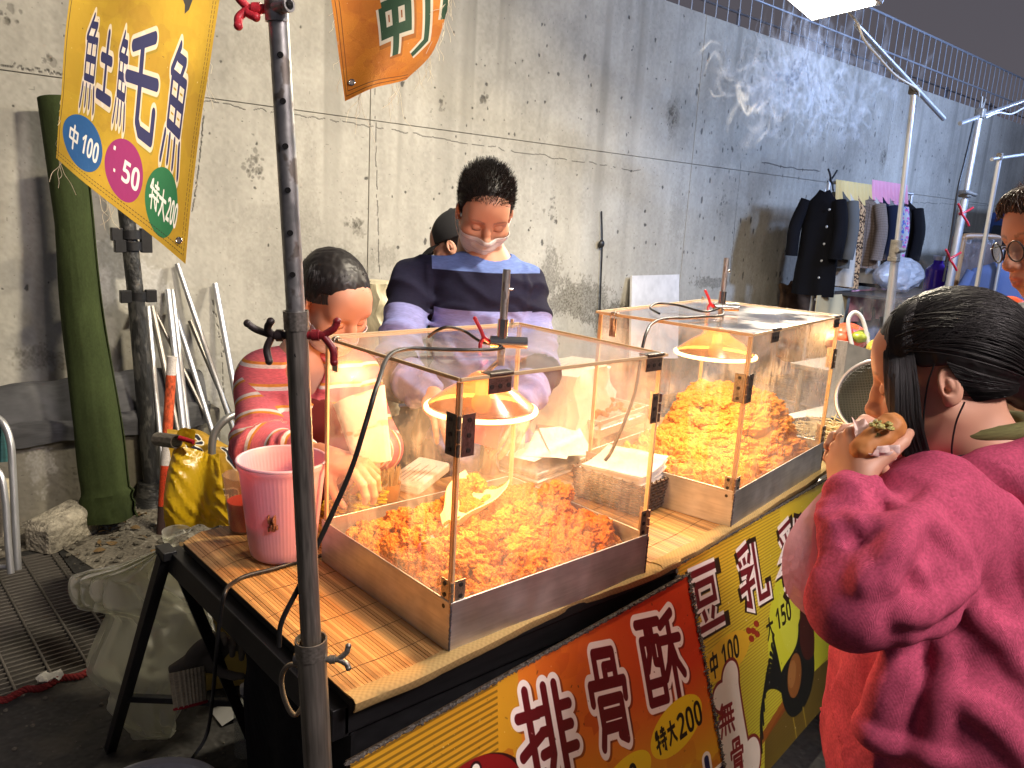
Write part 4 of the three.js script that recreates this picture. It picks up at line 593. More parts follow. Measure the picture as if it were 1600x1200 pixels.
function makeTray(F, yaw, w, d, th, label) {
const t = thing('steel_tray', label, 'tray', V(0, 0, 0)), s = 0.0016;
part('base', metreUV(box(w - 2 * s, s, d - 2 * s, w / 2, s / 2 + 0.0003, -d / 2)), M.steel, t);
const wall = (x, z, a, b) => part('side_wall', metreUV(merge(box(a, th, b, x, th / 2, z, 0.0005), a > b ? bar(V(x - a / 2, th, z), V(x + a / 2, th, z), 0.0019, 0.0019, 8) : bar(V(x, th, z - b / 2), V(x, th, z + b / 2), 0.0019, 0.0019, 8)), 3), M.steel, t);
wall(w / 2, -s / 2, w, s); wall(w / 2, -d + s / 2, w, s); wall(s / 2, -d / 2, s, d - 2 * s - 0.0004); wall(w - s / 2, -d / 2, s, d - 2 * s - 0.0004);
const seam = (x, z) => { const l = []; const r = rng(7); for (let k = 0; k < 26; k++) l.push(ball(0.0016 + 0.001 * r(), x + 0.0006 * (r() - 0.5), 0.003 + k / 26 * (th - 0.006), z + 0.0006 * (r() - 0.5), 1, 1.3, 1, 7)); return l; };
part('weld_seam', [...seam(0, 0), ...seam(w, 0)], std({ map: grainC([0.10, 0.10, 0.12], 0.8, 30, 3), roughness: 0.4, metalness: 0.8 }), t);
t.position.copy(F); t.rotation.y = yaw; return t;
}
const C1 = { F: V(0.777, TOP + 0.001, -0.975), yaw: 0, w: 0.528, d: 0.447, h: 0.481, th: 0.091 };
const C2 = { F: V(1.691, TOP + 0.004, -1.014), yaw: 0.164, w: 0.673, d: 0.444, h: 0.490, th: 0.094 };
makeTray(C1.F, C1.yaw, C1.w, C1.d, C1.th, 'stainless steel tray of crumbed chicken under the near acrylic case');
makeTray(C2.F, C2.yaw, C2.w, C2.d, C2.th, 'stainless steel tray of cutlets under the far acrylic case');
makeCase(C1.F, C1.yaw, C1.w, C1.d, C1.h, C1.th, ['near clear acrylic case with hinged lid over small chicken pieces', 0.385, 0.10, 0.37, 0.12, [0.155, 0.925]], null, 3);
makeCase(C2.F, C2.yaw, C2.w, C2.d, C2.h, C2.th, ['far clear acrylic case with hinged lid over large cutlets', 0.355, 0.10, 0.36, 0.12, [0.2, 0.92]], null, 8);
const inCase = (C) => (x, y, z) => V(x, y, z).applyAxisAngle(V(0, 1, 0), C.yaw).add(C.F);
// ---- heat lamps ----
M.shadeMetal = new THREE.MeshPhysicalMaterial({ color: lin(0.50, 0.36, 0.22), roughness: 0.2, metalness: 0, transmission: 0.8, thickness: 0, side: THREE.DoubleSide });
M.bulb = std({ color: lin(1, 0.85, 0.6), emissive: lin(1, 0.58, 0.22), emissiveIntensity: 1.1, roughness: 0.5 });
M.ring = std({ color: lin(1, 0.9, 0.7), emissive: lin(1, 0.60, 0.22), emissiveIntensity: 5, roughness: 0.5 });
function heatLamp(hole, lampC, label, wing, power) {
const t = thing('heat_lamp', label, 'lamp', hole.clone()), y = hole.y;
const up = V(0.05, 1, -0.03).normalize();
part('rod', pipe(hole.clone().add(V(0, -0.03, 0)), hole.clone().addScaledVector(up, 0.155), 0.0075, 0.0058), M.pole, t);
part('sleeve', pipe(hole.clone().add(V(0, 0.006, 0)), hole.clone().addScaledVector(up, 0.06), 0.0105, 0.0076), M.chrome, t); part('bolt', bar(hole.clone().addScaledVector(up, 0.118), hole.clone().addScaledVector(up, 0.118).add(V(0.014, 0.0, 0.006)), 0.0025), M.chrome, t);
const c = hole.clone().add(V(0.012, 0.016, 0.01)), ax = V(0.80, 0, 0.60);
part('cross_tube', pipe(c.clone().addScaledVector(ax, -0.038), c.clone().addScaledVector(ax, 0.034), 0.0115, 0.009), M.chrome, t);
const k = c.clone().addScaledVector(ax, -0.04), kk = k.clone().add(V(-0.012, 0.008, -0.002));
part('wing_screw', merge(bar(k, kk, 0.0045), tube([kk, kk.clone().add(V(-0.006, 0.016, -0.004)), kk.clone().add(V(-0.014, 0.036, -0.012))], 0.0038, 12, 8), tube([kk, kk.clone().add(V(-0.006, -0.012, -0.002)), kk.clone().add(V(-0.012, -0.022, 0.006))], 0.0038, 12, 8), ball(0.004, kk.x - 0.014, kk.y + 0.036, kk.z - 0.012), ball(0.004, kk.x - 0.012, kk.y - 0.022, kk.z + 0.006)), M.redPaint, t);
const R = 0.102, sh = lampC;
part('stem', tube([hole.clone().add(V(0, -0.02, 0)), hole.clone().lerp(sh, 0.5).add(V(0, 0.02, 0)), sh.clone().add(V(0, 0.055, 0))], 0.005, 20, 8), M.chrome, t);
const g = lathe([[0.012, 0.062], [0.02, 0.058], [0.034, 0.044], [0.07, 0.024], [R, 0.0], [R + 0.003, 0.0], [0.072, 0.0265], [0.037, 0.047], [0.021, 0.0615], [0.012, 0.0655], [0.012, 0.062]], 48).translate(sh.x, sh.y, sh.z);
part('lamp_shade', g, M.shadeMetal, t);
const rg = part('ring_tube', new THREE.TorusGeometry(R + 0.006, 0.0048, 12, 64).rotateX(Math.PI / 2).translate(sh.x, sh.y - 0.007, sh.z), M.ring, t);
part('bulb', merge(ball(0.020, sh.x, sh.y + 0.004, sh.z, 1, 1.1, 1), bar(sh.clone().add(V(0, 0.02, 0)), sh.clone().add(V(0, 0.05, 0)), 0.013)), M.bulb, t);
const L = new THREE.PointLight(lin(1, 0.52, 0.20), power, 0, 2); L.position.copy(sh.clone().add(V(0, -0.004, 0))).sub(t.position); L.castShadow = true; L.shadow.radius = 2; L.name = 'heat_lamp_light'; t.add(L);
return t;
}
const hole1 = onY(783, 547, C1.F.y + C1.h + 0.003), lampAt1 = onY(752, 632, 1.175), hole2 = onY(1126, 488, C2.F.y + C2.h + 0.003), lampAt2 = onY(1118, 549, 1.205);
heatLamp(hole1, lampAt1, 'round heat lamp with red wing screw in the lid of the near case', 0, 1.6);
heatLamp(hole2, lampAt2, 'round heat lamp with red wing screw in the lid of the far case', 0, 1.6);
{
const p = (x, y, h) => onY(x, y, h), y = C1.F.y + C1.h + 0.008;
solo('power_cord', tube([hole1.clone().add(V(0, 0.006, 0.006)), p(770, 546, y), p(735, 547, y), p(690, 546, y), p(640, 545, y + 0.002), p(608, 556, y + 0.006), at(590, 600, 1.16), at(572, 660, 1.13), at(550, 730, 1.13), at(520, 800, 1.13), at(492, 860, 1.13), at(468, 915, 1.12), at(440, 972, 1.12), at(436, 1010, 1.13)], 0.0038, 160, 8), M.cord, 'black cable running from the near heat lamp down past the steel pole', 'cable');
solo('power_cord', tube([hole1.clone().add(V(-0.004, 0.01, 0)), p(752, 534, y + 0.005), p(725, 517, y + 0.02), p(700, 511, y + 0.03), p(682, 517, y + 0.02), p(670, 526, y)], 0.0032, 50, 8), M.cord, 'thin black cable looping over the back of the near lid', 'cable');
const y2 = C2.F.y + C2.h + 0.008;
solo('power_cord', tube([hole2.clone().add(V(0.004, 0.005, 0.006)), p(1128, 493, y2), p(1100, 495, y2), p(1070, 497, y2), p(1040, 498, y2 + 0.002), p(1020, 505, y2 + 0.004), at(1010, 520, 1.80), at(1003, 548, 1.78), at(990, 620, 1.76), at(958, 700, 1.76), at(945, 720, 1.76)], 0.0038, 120, 8), M.cord, 'black cable hanging from the far heat lamp between the two cases', 'cable');
solo('power_cord', tube([hole2.clone().add(V(-0.004, 0.012, 0)), p(1100, 487, y2 + 0.004), p(1060, 477, y2 + 0.006), p(1028, 474, y2 + 0.008), p(1016, 481, y2 + 0.002), p(1030, 490, y2)], 0.0032, 50, 8), M.cord, 'thin black cable looped on top of the far lid', 'cable');
}
// ---- fried chicken ----
const crumbMap = (a, b, s) => tex(256, 256, (u, v) => { const m = f2(u * 14, v * 14, 14, 14, 4, s), g = n2(u * 70, v * 70, 70, 70, s + 4); return mixc(mixc(a, b, clamp(m * 1.5 - 0.25)), [0.74, 0.36, 0.08], g > 0.87 ? 0.5 : 0); });
const crumbBump = tex(256, 256, (u, v) => f2(u * 44, v * 44, 44, 44, 3, 31), false);
M.chicken = [std({ map: crumbMap([0.62, 0.215, 0.030], [0.40, 0.105, 0.012], 3), bumpMap: crumbBump, bumpScale: 0.003, roughness: 0.85 }), std({ map: crumbMap([0.68, 0.27, 0.042], [0.46, 0.14, 0.016], 6), bumpMap: crumbBump, bumpScale: 0.003, roughness: 0.85 }), std({ map: crumbMap([0.55, 0.175, 0.022], [0.33, 0.075, 0.008], 9), bumpMap: crumbBump, bumpScale: 0.003, roughness: 0.85 })];
M.cutlet = [std({ map: crumbMap([0.70, 0.33, 0.07], [0.52, 0.20, 0.03], 13), bumpMap: crumbBump, bumpScale: 0.003, roughness: 0.85 }), std({ map: crumbMap([0.64, 0.28, 0.05], [0.46, 0.155, 0.022], 16), bumpMap: crumbBump, bumpScale: 0.003, roughness: 0.85 })];
function nugGeo(seed, sx, sy, sz, detail, amp) {
const g = mergeVertices(new THREE.IcosahedronGeometry(1, detail).deleteAttribute('normal').deleteAttribute('uv')); g.computeVertexNormals();
displace(g, (p) => { const o = seed * 17.3, k = 1 + amp * (f3(p.x * 1.5 + o, p.y * 1.5, p.z * 1.5, 2) - 0.5) * 1.6 + amp * 0.8 * (n3(p.x * 4 + o, p.y * 4, p.z * 4) - 0.5) + 0.22 * (n3(p.x * 6 + o, p.y * 6, p.z * 6) - 0.5) + 0.20 * (n3(p.x * 12 + o, p.y * 12, p.z * 12) - 0.5); p.multiplyScalar(k); p.x *= sx; p.y *= sy; p.z *= sz; });
const p = g.attributes.position, uv = new Float32Array(p.count * 2); for (let i = 0; i < p.count; i++) { uv[i * 2] = (p.getX(i) + p.getY(i) * 0.6) * 14; uv[i * 2 + 1] = (p.getZ(i) - p.getY(i) * 0.5) * 14; } g.setAttribute('uv', new THREE.BufferAttribute(uv, 2));
return g;
}
const nugs = [0, 1, 2, 3, 4, 5].map((i) => nugGeo(i, 0.0235 + 0.006 * (i % 3), 0.020 + 0.003 * (i % 2), 0.021 + 0.0035 * (i % 4), 14, 0.45));
const tail = (u, v, a, b, s, h) => h * Math.exp(-(((u - a) / s) ** 2 + ((v - b) / s) ** 2));
{ // near tray: u across, v towards the back
const H = (u, v) => 0.062 + 0.025 * sstep(0, 0.5, v) * sstep(-0.1, 0.3, u) + tail(u, v, 0.56, 0.72, 0.11, 0.058) + tail(u, v, 0.70, 0.55, 0.2, 0.02) + tail(u, v, 0.93, 0.46, 0.10, 0.05) + tail(u, v, 0.2, 0.35, 0.2, 0.015) - 0.02 * sstep(0.75, 1, v) - 0.022 * sstep(0.16, 0, v) * sstep(0.3, 0, u);
const P = inCase(C1), w = C1.w - 0.026, d = C1.d - 0.026, r = rng(77);
const base = sheet(70, 60, (u, v) => P(0.013 + u * w, Math.max(0.004, H(u, v) - 0.034 + 0.012 * (n3(u * 26, v * 22, 1) - 0.5)), -0.013 - v * d));
const uv = base.attributes.uv; for (let i = 0; i < uv.count; i++) uv.setXY(i, uv.getX(i) * 7, uv.getY(i) * 6);
solo('fried_crumbs', base, M.chicken[2], 'mass of fried chicken deep in the near tray', 'fried chicken', undefined, 'stuff');
const spots = []; for (let k = 0; k < 9000 && spots.length < 285; k++) { const u = r(), v = r(), x = 0.034 + u * (w - 0.042), z = 0.034 + v * (d - 0.042); if (spots.every((q) => Math.hypot(q[0] - x, q[1] - z) > 0.0275)) spots.push([x, z, u, v]); }
const proto = nugs.map((g, i) => { const m = new THREE.Mesh(g, M.chicken[i % 3]); m.castShadow = m.receiveShadow = true; return m; });
spots.forEach(([x, z, u, v], i) => {
const m = proto[i % 6].clone(); m.material = M.chicken[Math.floor(r() * 3)]; m.name = numbered('chicken_nugget'); tag(m, 'small crumbed fried chicken piece heaped in the near tray', 'fried chicken', 'small fried chicken pieces in the near tray');
m.position.copy(P(x, H(u, v) - 0.003 + 0.014 * r(), -z)); m.rotation.set(r() * 6, r() * 6, r() * 6); m.scale.setScalar(0.62 + 0.42 * r()); scene.add(m);
});
}
{ // far tray: rounded pieces on the left, a high stack of long cutlets on the right
const H = (u, v) => 0.064 + 0.02 * sstep(0.1, 0.5, u) * sstep(0, 0.4, v) + 0.125 * sstep(0.40, 0.88, u) * sstep(-0.05, 0.40, v) + tail(u, v, 0.15, 0.6, 0.2, 0.02);
const P = inCase(C2), w = C2.w - 0.026, d = C2.d - 0.026, r = rng(99);
const base = sheet(80, 60, (u, v) => P(0.013 + u * w, Math.max(0.004, H(u, v) - 0.026 + 0.014 * (n3(u * 26, v * 22, 5) - 0.5)), -0.013 - v * d));
const uv = base.attributes.uv; for (let i = 0; i < uv.count; i++) uv.setXY(i, uv.getX(i) * 8, uv.getY(i) * 6);
solo('fried_crumbs', base, M.cutlet[1], 'mass of fried cutlets deep in the far tray', 'fried chicken', undefined, 'stuff');
const cg = [0, 1, 2, 3, 4].map((i) => nugGeo(i + 20, 0.030 + 0.006 * (i % 3), 0.019 + 0.003 * (i % 2), 0.022 + 0.004 * (i % 2), 14, 0.5));
const spots = []; for (let k = 0; k < 9000 && spots.length < 190; k++) { const u = r(), v = r(), x = 0.052 + u * (w - 0.078), z = 0.052 + v * (d - 0.078); if (spots.every((q) => Math.hypot(q[0] - x, q[1] - z) > 0.0285)) spots.push([x, z, u, v]); }
spots.forEach(([x, z, u, v], i) => {
const big = u > 0.42, m = new THREE.Mesh(big ? cg[i % 5] : nugs[i % 6], M.cutlet[Math.floor(r() * 2)]); m.castShadow = m.receiveShadow = true; m.name = numbered(big ? 'chicken_cutlet' : 'chicken_piece');
if (big) tag(m, 'golden fried cutlet stacked high at the right of the far tray', 'fried chicken', 'golden cutlets stacked in the far tray'); else tag(m, 'rounded fried chicken piece at the left of the far tray', 'fried chicken', 'rounded fried pieces in the far tray');
m.position.copy(P(x, H(u, v) - 0.004 + 0.014 * r(), -z)); if (big) m.rotation.set(0.5 * (r() - 0.5) - 0.4, C2.yaw + 0.7 * (r() - 0.5) - 1.1, 0.5 * (r() - 0.5)); else { m.rotation.set(r() * 6, r() * 6, r() * 6); m.scale.setScalar(1.05 + 0.3 * r()); } scene.add(m);
});
// edges of the stack against the right and back panes
for (let k = 0; k < 5; k++) for (let i = 0; i < 13; i++) { const v = 0.1 + i / 13 * 0.86; if (0.05 + k * 0.022 > H(0.88, v) - 0.01) continue; const m = new THREE.Mesh(cg[(i + k) % 5], M.cutlet[(i + k) % 2]); m.castShadow = m.receiveShadow = true; m.name = numbered('chicken_cutlet'); tag(m, 'golden fried cutlet stacked high at the right of the far tray', 'fried chicken', 'golden cutlets stacked in the far tray'); m.position.copy(P(w - 0.034 + 0.006 * r(), 0.05 + k * 0.024, -0.045 - v * (d - 0.06))); m.rotation.set(0.3 * (r() - 0.5), C2.yaw + 1.4 + 0.4 * r(), 0.3 * (r() - 0.5)); scene.add(m); }
}
// ================= lamp posts and floodlights =================
M.lampFace = std({ color: lin(1, 1, 1), emissive: lin(1, 0.93, 0.80), emissiveIntensity: 26, roughness: 0.4 });
function floodlight(name, label, c, dirTo, w, h, I, col) {
const t = thing(name, label, 'floodlight', c.clone()), z = dirTo.clone().normalize(), x = V(0, 1, 0).cross(z).normalize(), y = z.clone().cross(x), m = new THREE.Matrix4().makeBasis(x, y, z).setPosition(c);
const put = (g) => g.applyMatrix4(m);
part('housing', put(merge(box(w + 0.05, h + 0.05, 0.05, 0, 0, -0.035, 0.012), ...[-3, -2, -1, 0, 1, 2, 3].map((i) => box(0.006, h * 0.8, 0.03, i * w / 8, 0, -0.07, 0.001)))), M.galv, t);
part('diffuser', put(box(w, h, 0.008, 0, 0, -0.006, 0.003)), M.lampFace, t);
part('bracket', put(merge(bar(V(-w / 2 - 0.04, 0, -0.04), V(-w / 2 - 0.04, 0, -0.12), 0.008), bar(V(w / 2 + 0.04, 0, -0.04), V(w / 2 + 0.04, 0, -0.12), 0.008), bar(V(-w / 2 - 0.04, 0, -0.12), V(w / 2 + 0.04, 0, -0.12), 0.008))), M.galv, t);
const L = new THREE.RectAreaLight(col, I, w, h); L.position.copy(z.clone().multiplyScalar(0.012)); L.lookAt(z.clone().multiplyScalar(1)); L.name = 'floodlight_light';
L.quaternion.setFromRotationMatrix(new THREE.Matrix4().makeBasis(x.clone().negate(), y, z.clone().negate())); t.add(L); return t;
}
// the lit floodlight at the top of the frame
const lampZ = -2.2, flood1 = onZ(1296, 4, lampZ);
floodlight('floodlight', 'glaring white floodlight on a slanting arm at the top of the frame', flood1, V(-0.35, -0.90, -0.10), 0.40, 0.20, 560, lin(1, 0.87, 0.66));
// lamp hung high on the stall's own frame, outside the frame of the picture
floodlight('floodlight', 'warm white floodlight hung high above the stall, facing the wall', V(1.9, 3.05, -0.9), V(-0.14, -0.32, -0.94), 0.30, 0.16, 760, lin(1, 0.88, 0.68));
// lamp of the next stall along, outside the frame
floodlight('floodlight', 'cool white floodlight of the next stall, facing the hanging clothes', V(5.7, 2.65, -0.7), V(0.45, -0.10, -0.85), 0.30, 0.2, 700, lin(0.40, 0.58, 1.0));
floodlight('floodlight', 'cool white floodlight farther along the wall, beyond the clothes rail', V(10.2, 2.75, -1.1), V(-0.05, -0.15, -0.95), 0.30, 0.2, 800, lin(0.42, 0.58, 1.0));
// added fill panel, unseen, placed to light the sign boards and the customer
floodlight('floodlight', 'added unseen fill light over the customers, brightening the sign boards', V(1.15, 3.1, 1.4), V(0.05, -0.62, -0.78), 0.8, 0.4, 72, lin(1, 0.84, 0.86));
// ================= the near steel pole, cloth banners, lamp posts =================
function wingScrew(base, dir, mat, arms, s = 1) { // threaded stub with two or three arms
const d = dir.clone().normalize(), k = base.clone().addScaledVector(d, 0.024 * s), l = [bar(base, k, 0.0058 * s), bar(base.clone().addScaledVector(d, 0.006 * s), base.clone().addScaledVector(d, 0.016 * s), 0.0085 * s, 0.0085 * s, 6)];
for (const a of arms) { const e = k.clone().add(V(...a).multiplyScalar(s)); l.push(tube([k.clone().addScaledVector(d, -0.003 * s), k.clone().lerp(e, 0.5).addScaledVector(d, 0.004 * s), e], 0.0052 * s, 10, 10), ball(0.0056 * s, e.x, e.y, e.z)); }
return l;
}
{
const PA = onZ(430, 0, -0.94), PB = onZ(487, 1015, -0.94), dir = PB.clone().sub(PA).normalize(), top = PA.clone().addScaledVector(dir, -0.55), yAt = (h) => PA.clone().addScaledVector(dir, (PA.y - h) / -dir.y), atPx = (x, y) => onZ(x, y, -0.94);
const foot = yAt(0.0), s1 = atPx(463, 500), s2 = atPx(486, 1004);
const t = thing('steel_pole', 'scuffed telescopic steel pole with wing screws at the left front of the table', 'pole', foot.clone());
const scr = (g) => { const uv = g.attributes.uv; for (let i = 0; i < uv.count; i++) uv.setY(i, uv.getY(i) * 2); return g; };
part('upper_tube', scr(bar(s1, top, 0.0118, 0.0118, 28)), M.pole, t);
part('middle_tube', scr(pipe(s2.clone().addScaledVector(dir, 0.02), s1.clone().addScaledVector(dir, -0.010), 0.0143, 0.0121, 28)), M.poleDark, t);
part('lower_tube', scr(pipe(foot, s2, 0.0205, 0.0165, 28)), M.poleDark, t);
part('collar', merge(pipe(s1.clone().addScaledVector(dir, 0.012), s1.clone().addScaledVector(dir, -0.012), 0.0162, 0.0144, 28)), M.poleDark, t);
part('collar', merge(pipe(s2.clone().addScaledVector(dir, 0.02), s2.clone().addScaledVector(dir, -0.006), 0.0228, 0.0206, 28)), M.poleDark, t);
const right = RT.clone().multiplyScalar(1), holes = [];
for (let i = 0; i < 12; i++) { const h = PA.y - 0.06 - i * 0.0512 + 0.05, q = yAt(h), n = V(-0.25, 0.05, 0.97).normalize(); holes.push(bar(q.clone().addScaledVector(n, 0.0098), q.clone().addScaledVector(n, 0.01215), 0.0036, 0.0036, 12)); }
part('adjusting_hole', holes, std({ color: lin(0.008, 0.008, 0.008), roughness: 0.9 }), t).userData.kind = 'stuff';
const toCam = FW.clone().negate().setY(0).normalize();
const c1 = atPx(465, 524), L = right.clone().multiplyScalar(-1);
part('wing_screw', wingScrew(c1.clone().addScaledVector(L, 0.013), L, M.black, [[-0.026, 0.016, -0.016], [-0.004, -0.036, 0.004], [-0.006, 0.022, 0.014]], 0.92), std({ map: grainC([0.03, 0.02, 0.02], 0.5), roughness: 0.5 }), t, 'black wing screw');
part('wing_screw', wingScrew(c1.clone().addScaledVector(right, 0.013), right, M.redPaint, [[0.012, 0.020, 0.010], [0.008, -0.036, 0.010]], 0.95), std({ map: grainC([0.20, 0.012, 0.018], 0.6, 40, 3), roughness: 0.42 }), t, 'dark red wing screw');
const c2 = atPx(489, 1030);
part('wing_screw', wingScrew(c2.clone().addScaledVector(right, 0.019), right, M.poleDark, [[0.014, 0.024, 0.006], [0.010, -0.014, 0.014]], 0.8), M.poleDark, t, 'bare steel wing screw');
part('bolt', bar(c2.clone().addScaledVector(L, 0.019), c2.clone().addScaledVector(L, 0.027), 0.009, 0.009, 6), M.poleDark, t);
const c3 = atPx(432, 14);
part('coupling', merge(pipe(c3.clone().addScaledVector(right, -0.002).addScaledVector(toCam, 0.004), c3.clone().addScaledVector(right, 0.021).addScaledVector(toCam, 0.02), 0.0082, 0.0055, 20), pipe(c3.clone().addScaledVector(dir, -0.03), c3.clone().addScaledVector(dir, 0.014), 0.0136, 0.0119, 24)), M.pole, t);
part('wing_screw', wingScrew(c3.clone().addScaledVector(L, 0.0125), L, M.redPaint, [[-0.014, 0.03, -0.004], [-0.012, -0.022, 0.004], [0.006, -0.010, 0.014]], 0.95), std({ map: grainC([0.62, 0.035, 0.05], 0.3, 40, 3), roughness: 0.4 }), t, 'bright red wing screw');
}
// ---- cloth banners ----
const clothBump = tex(256, 256, (u, v) => 0.5 + 0.25 * Math.sin(u * 6.283 * 64) * Math.sin(v * 6.283 * 64) + 0.3 * (f2(u * 10, v * 10, 10, 10, 3, 4) - 0.5), false);
const ban1 = canvasTex(1024, 1536, (c) => { // outline lives in the geometry; x, y in the quadrilateral of the cloth
const W = 1024, H = 1536; c.fillStyle = '#b3900f'; c.fillRect(0, 0, W, H); blotches(c, W, H, 60, 5, 'rgba(150,112,8,', 0.25, 120); blotches(c, W, H, 90, 6, 'rgba(214,180,40,', 0.15, 90);
const ink = '#1e2152', halo = 'rgba(224,214,200,0.85)', B = (n, u, v, w, h, skew = 0, lw = 40) => { const e = [w * W, skew * H], d = [0, h * H]; glyphQ(c, n, [u * W + 10, v * H + 26], e, d, [[lw + 8, 'rgba(110,110,30,0.35)']]); glyphQ(c, n, [u * W, v * H], e, d, [[lw + 30, halo], [lw, ink]]); };
B('yu', 0.13, 0.405, 0.115, 0.345, 0.0, 20); B('tu', 0.245, 0.445, 0.11, 0.255, 0.01, 30);
B('yu', 0.375, 0.44, 0.085, 0.30, 0.01, 19); B('tuo', 0.435, 0.40, 0.215, 0.34, 0.02, 40);
B('yu', 0.705, 0.41, 0.165, 0.36, 0.03, 26);
c.fillStyle = '#232020'; c.beginPath(); c.moveTo(0.70 * W, 0.26 * H); c.lineTo(0.84 * W, 0.25 * H); c.lineTo(0.80 * W, 0.325 * H); c.lineTo(0.775 * W, 0.34 * H); c.lineTo(0.77 * W, 0.315 * H); c.fill();
const oval = (u, v, rx, ry, col, rot) => { c.save(); c.translate(u * W, v * H); c.rotate(rot); c.fillStyle = col; c.beginPath(); c.ellipse(0, 0, rx, ry, 0, 0, 7); c.fill(); c.restore(); };
oval(0.19, 0.872, 158, 142, '#13568f', 0.1); oval(0.49, 0.87, 130, 146, '#931a62', 0.15); oval(0.765, 0.888, 128, 152, '#156b3b', 0.15);
const wh = '#e8e6da'; glyphQ(c, 'zhong', [0.075 * W, 0.825 * H], [104, 10], [0, 136], [[14, wh]], 'round'); c.fillStyle = wh; c.font = 'bold 132px sans-serif'; const tx = (s, u, v, r, sx) => { c.save(); c.translate(u * W, v * H); c.rotate(r); c.scale(sx, 1.12); c.fillText(s, 0, 0); c.restore(); };
tx('100', 0.185, 0.905, 0.06, 0.62); tx('50', 0.475, 0.905, 0.06, 0.85); c.fillRect(0.41 * W, 0.815 * H, 14, 20); c.fillRect(0.425 * W, 0.885 * H, 12, 16);
glyphQ(c, 'te', [0.67 * W, 0.835 * H], [72, 10], [0, 138], [[11, wh]], 'round'); glyphQ(c, 'da', [0.74 * W, 0.848 * H], [62, 8], [0, 128], [[12, wh]], 'round'); tx('200', 0.80, 0.928, 0.1, 0.44);
c.strokeStyle = 'rgba(40,30,10,0.75)'; c.lineWidth = 4; for (const q of [26, 46]) { c.setLineDash([14, 6]); c.beginPath(); c.moveTo(W - q, 0); c.lineTo(W - q, H - q); c.lineTo(0, H - q); c.stroke(); } c.setLineDash([]); c.beginPath(); c.moveTo(14, 0); c.lineTo(14, H); c.stroke();
scuffs(c, W, H, 160, 12);
});
function banner(name, label, depth, px, map, nu, nv, wave, grommetAt, frays) { // px: left and right outlines top to bottom in measured points
const L = px.left.map((p) => at(...p, depth(p))), R = px.right.map((p) => at(...p, depth(p))), lc = curve(L), rc = curve(R);
const f = (u, v) => { const a = lc.getPointAt(v), b = rc.getPointAt(v), q = a.lerp(b, u); return q.addScaledVector(FW, wave(u, v)); };
const g = slabSheet(nu, nv, f, 0.0012), uv = g.attributes.uv; for (let i = 0; i < uv.count; i++) uv.setY(i, 1 - uv.getY(i));
const base = f(0.5, 1), t = thing(name, label, 'banner', base);
part('cloth', g, std({ map, bumpMap: rep(clothBump, 4, 4), bumpScale: 0.0012, roughness: 0.72 }), t);
for (const [u, v] of grommetAt) { const c = f(u, v), n = FW.clone().negate(), gq = new THREE.TorusGeometry(0.0062, 0.0019, 10, 24).applyQuaternion(Q(V(0, 0, 1), n)).translate(c.x, c.y, c.z); part('grommet', gq.translate(n.x * 0.0012, n.y * 0.0012, n.z * 0.0012), M.chrome, t); const hc = new THREE.CircleGeometry(0.005, 20).applyQuaternion(Q(V(0, 0, 1), n)).translate(c.x + n.x * 0.0016, c.y + n.y * 0.0016, c.z + n.z * 0.0016); part('grommet_hole', hc, plain(0.25, 0.23, 0.2, 0.9), t); }
const r = rng(3), th = []; for (const [u, v, n, len] of frays) for (let i = 0; i < n; i++) { const q = f(clamp(u[0] + (u[1] - u[0]) * r()), clamp(v[0] + (v[1] - v[0]) * r())), pts = [q.clone()]; let d = V(r() - 0.5, -0.4 - r(), r() - 0.5).multiplyScalar(len * (0.4 + r())); for (let k = 1; k < 6; k++) { d.add(V((r() - 0.5) * len, -r() * len * 0.6, (r() - 0.5) * len * 0.5)); pts.push(q.clone().addScaledVector(d, k / 5)); } th.push(tube(pts, 0.0005, 12, 4)); }
if (th.length) part('frayed_thread', th, plain(0.62, 0.55, 0.40, 0.9), t).userData.kind = 'stuff';
return [t, f];
}
banner('cloth_banner', 'hanging yellow cloth banner with blue brush characters and three coloured price ovals', (p) => 1.62 + (p[0] - 90) * 0.0006, { left: [[118, -150], [104, 0], [92, 130], [86, 190], [86, 246]], right: [[372, -160], [338, 0], [316, 150], [304, 280], [291, 413]] }, ban1, 40, 60, (u, v) => 0.012 * Math.sin(u * 7 + v * 3) + 0.006 * Math.sin(v * 9 + u * 4) + 0.02 * (1 - v) * Math.sin(u * 3), [[0.93, 0.955]], [[[0, 0.5], [0.995, 1], 10, 0.02], [[0.985, 1], [0.3, 0.9], 8, 0.02], [[0, 0.01], [0.7, 1], 8, 0.012]]);
const ban2 = canvasTex(1024, 1024, (c) => { // orange flag with a large green character
const W = 1024, H = 1024; c.fillStyle = '#d8861c'; c.fillRect(0, 0, W, H); blotches(c, W, H, 70, 5, 'rgba(170,80,8,', 0.25, 110); blotches(c, W, H, 60, 8, 'rgba(224,140,40,', 0.18, 90);
const e = [380, -90], d = [110, 560], L = [[150, 'rgba(110,55,8,0.35)']]; glyphQ(c, 'zhong', [330 + 14, 250 + 20], e, d, L, 'butt'); glyphQ(c, 'zhong', [330, 250], e, d, [[126, '#ddd6bd'], [72, '#1f4a2c']], 'butt');
c.lineCap = 'butt'; for (const [lw, col] of [[90, '#ddd6bd'], [46, '#1f4a2c']]) { c.lineWidth = lw; c.strokeStyle = col; c.beginPath(); c.moveTo(800, 150); c.lineTo(900, 640); c.lineTo(810, 760); c.moveTo(960, 80); c.lineTo(1010, 480); c.stroke(); }
c.strokeStyle = 'rgba(60,28,6,0.9)'; c.lineWidth = 6; for (const q of [30, 64]) { c.beginPath(); c.moveTo(q, 0); c.lineTo(q, H - q); c.lineTo(W - q, H - q); c.stroke(); }
scuffs(c, W, H, 160, 22);
});
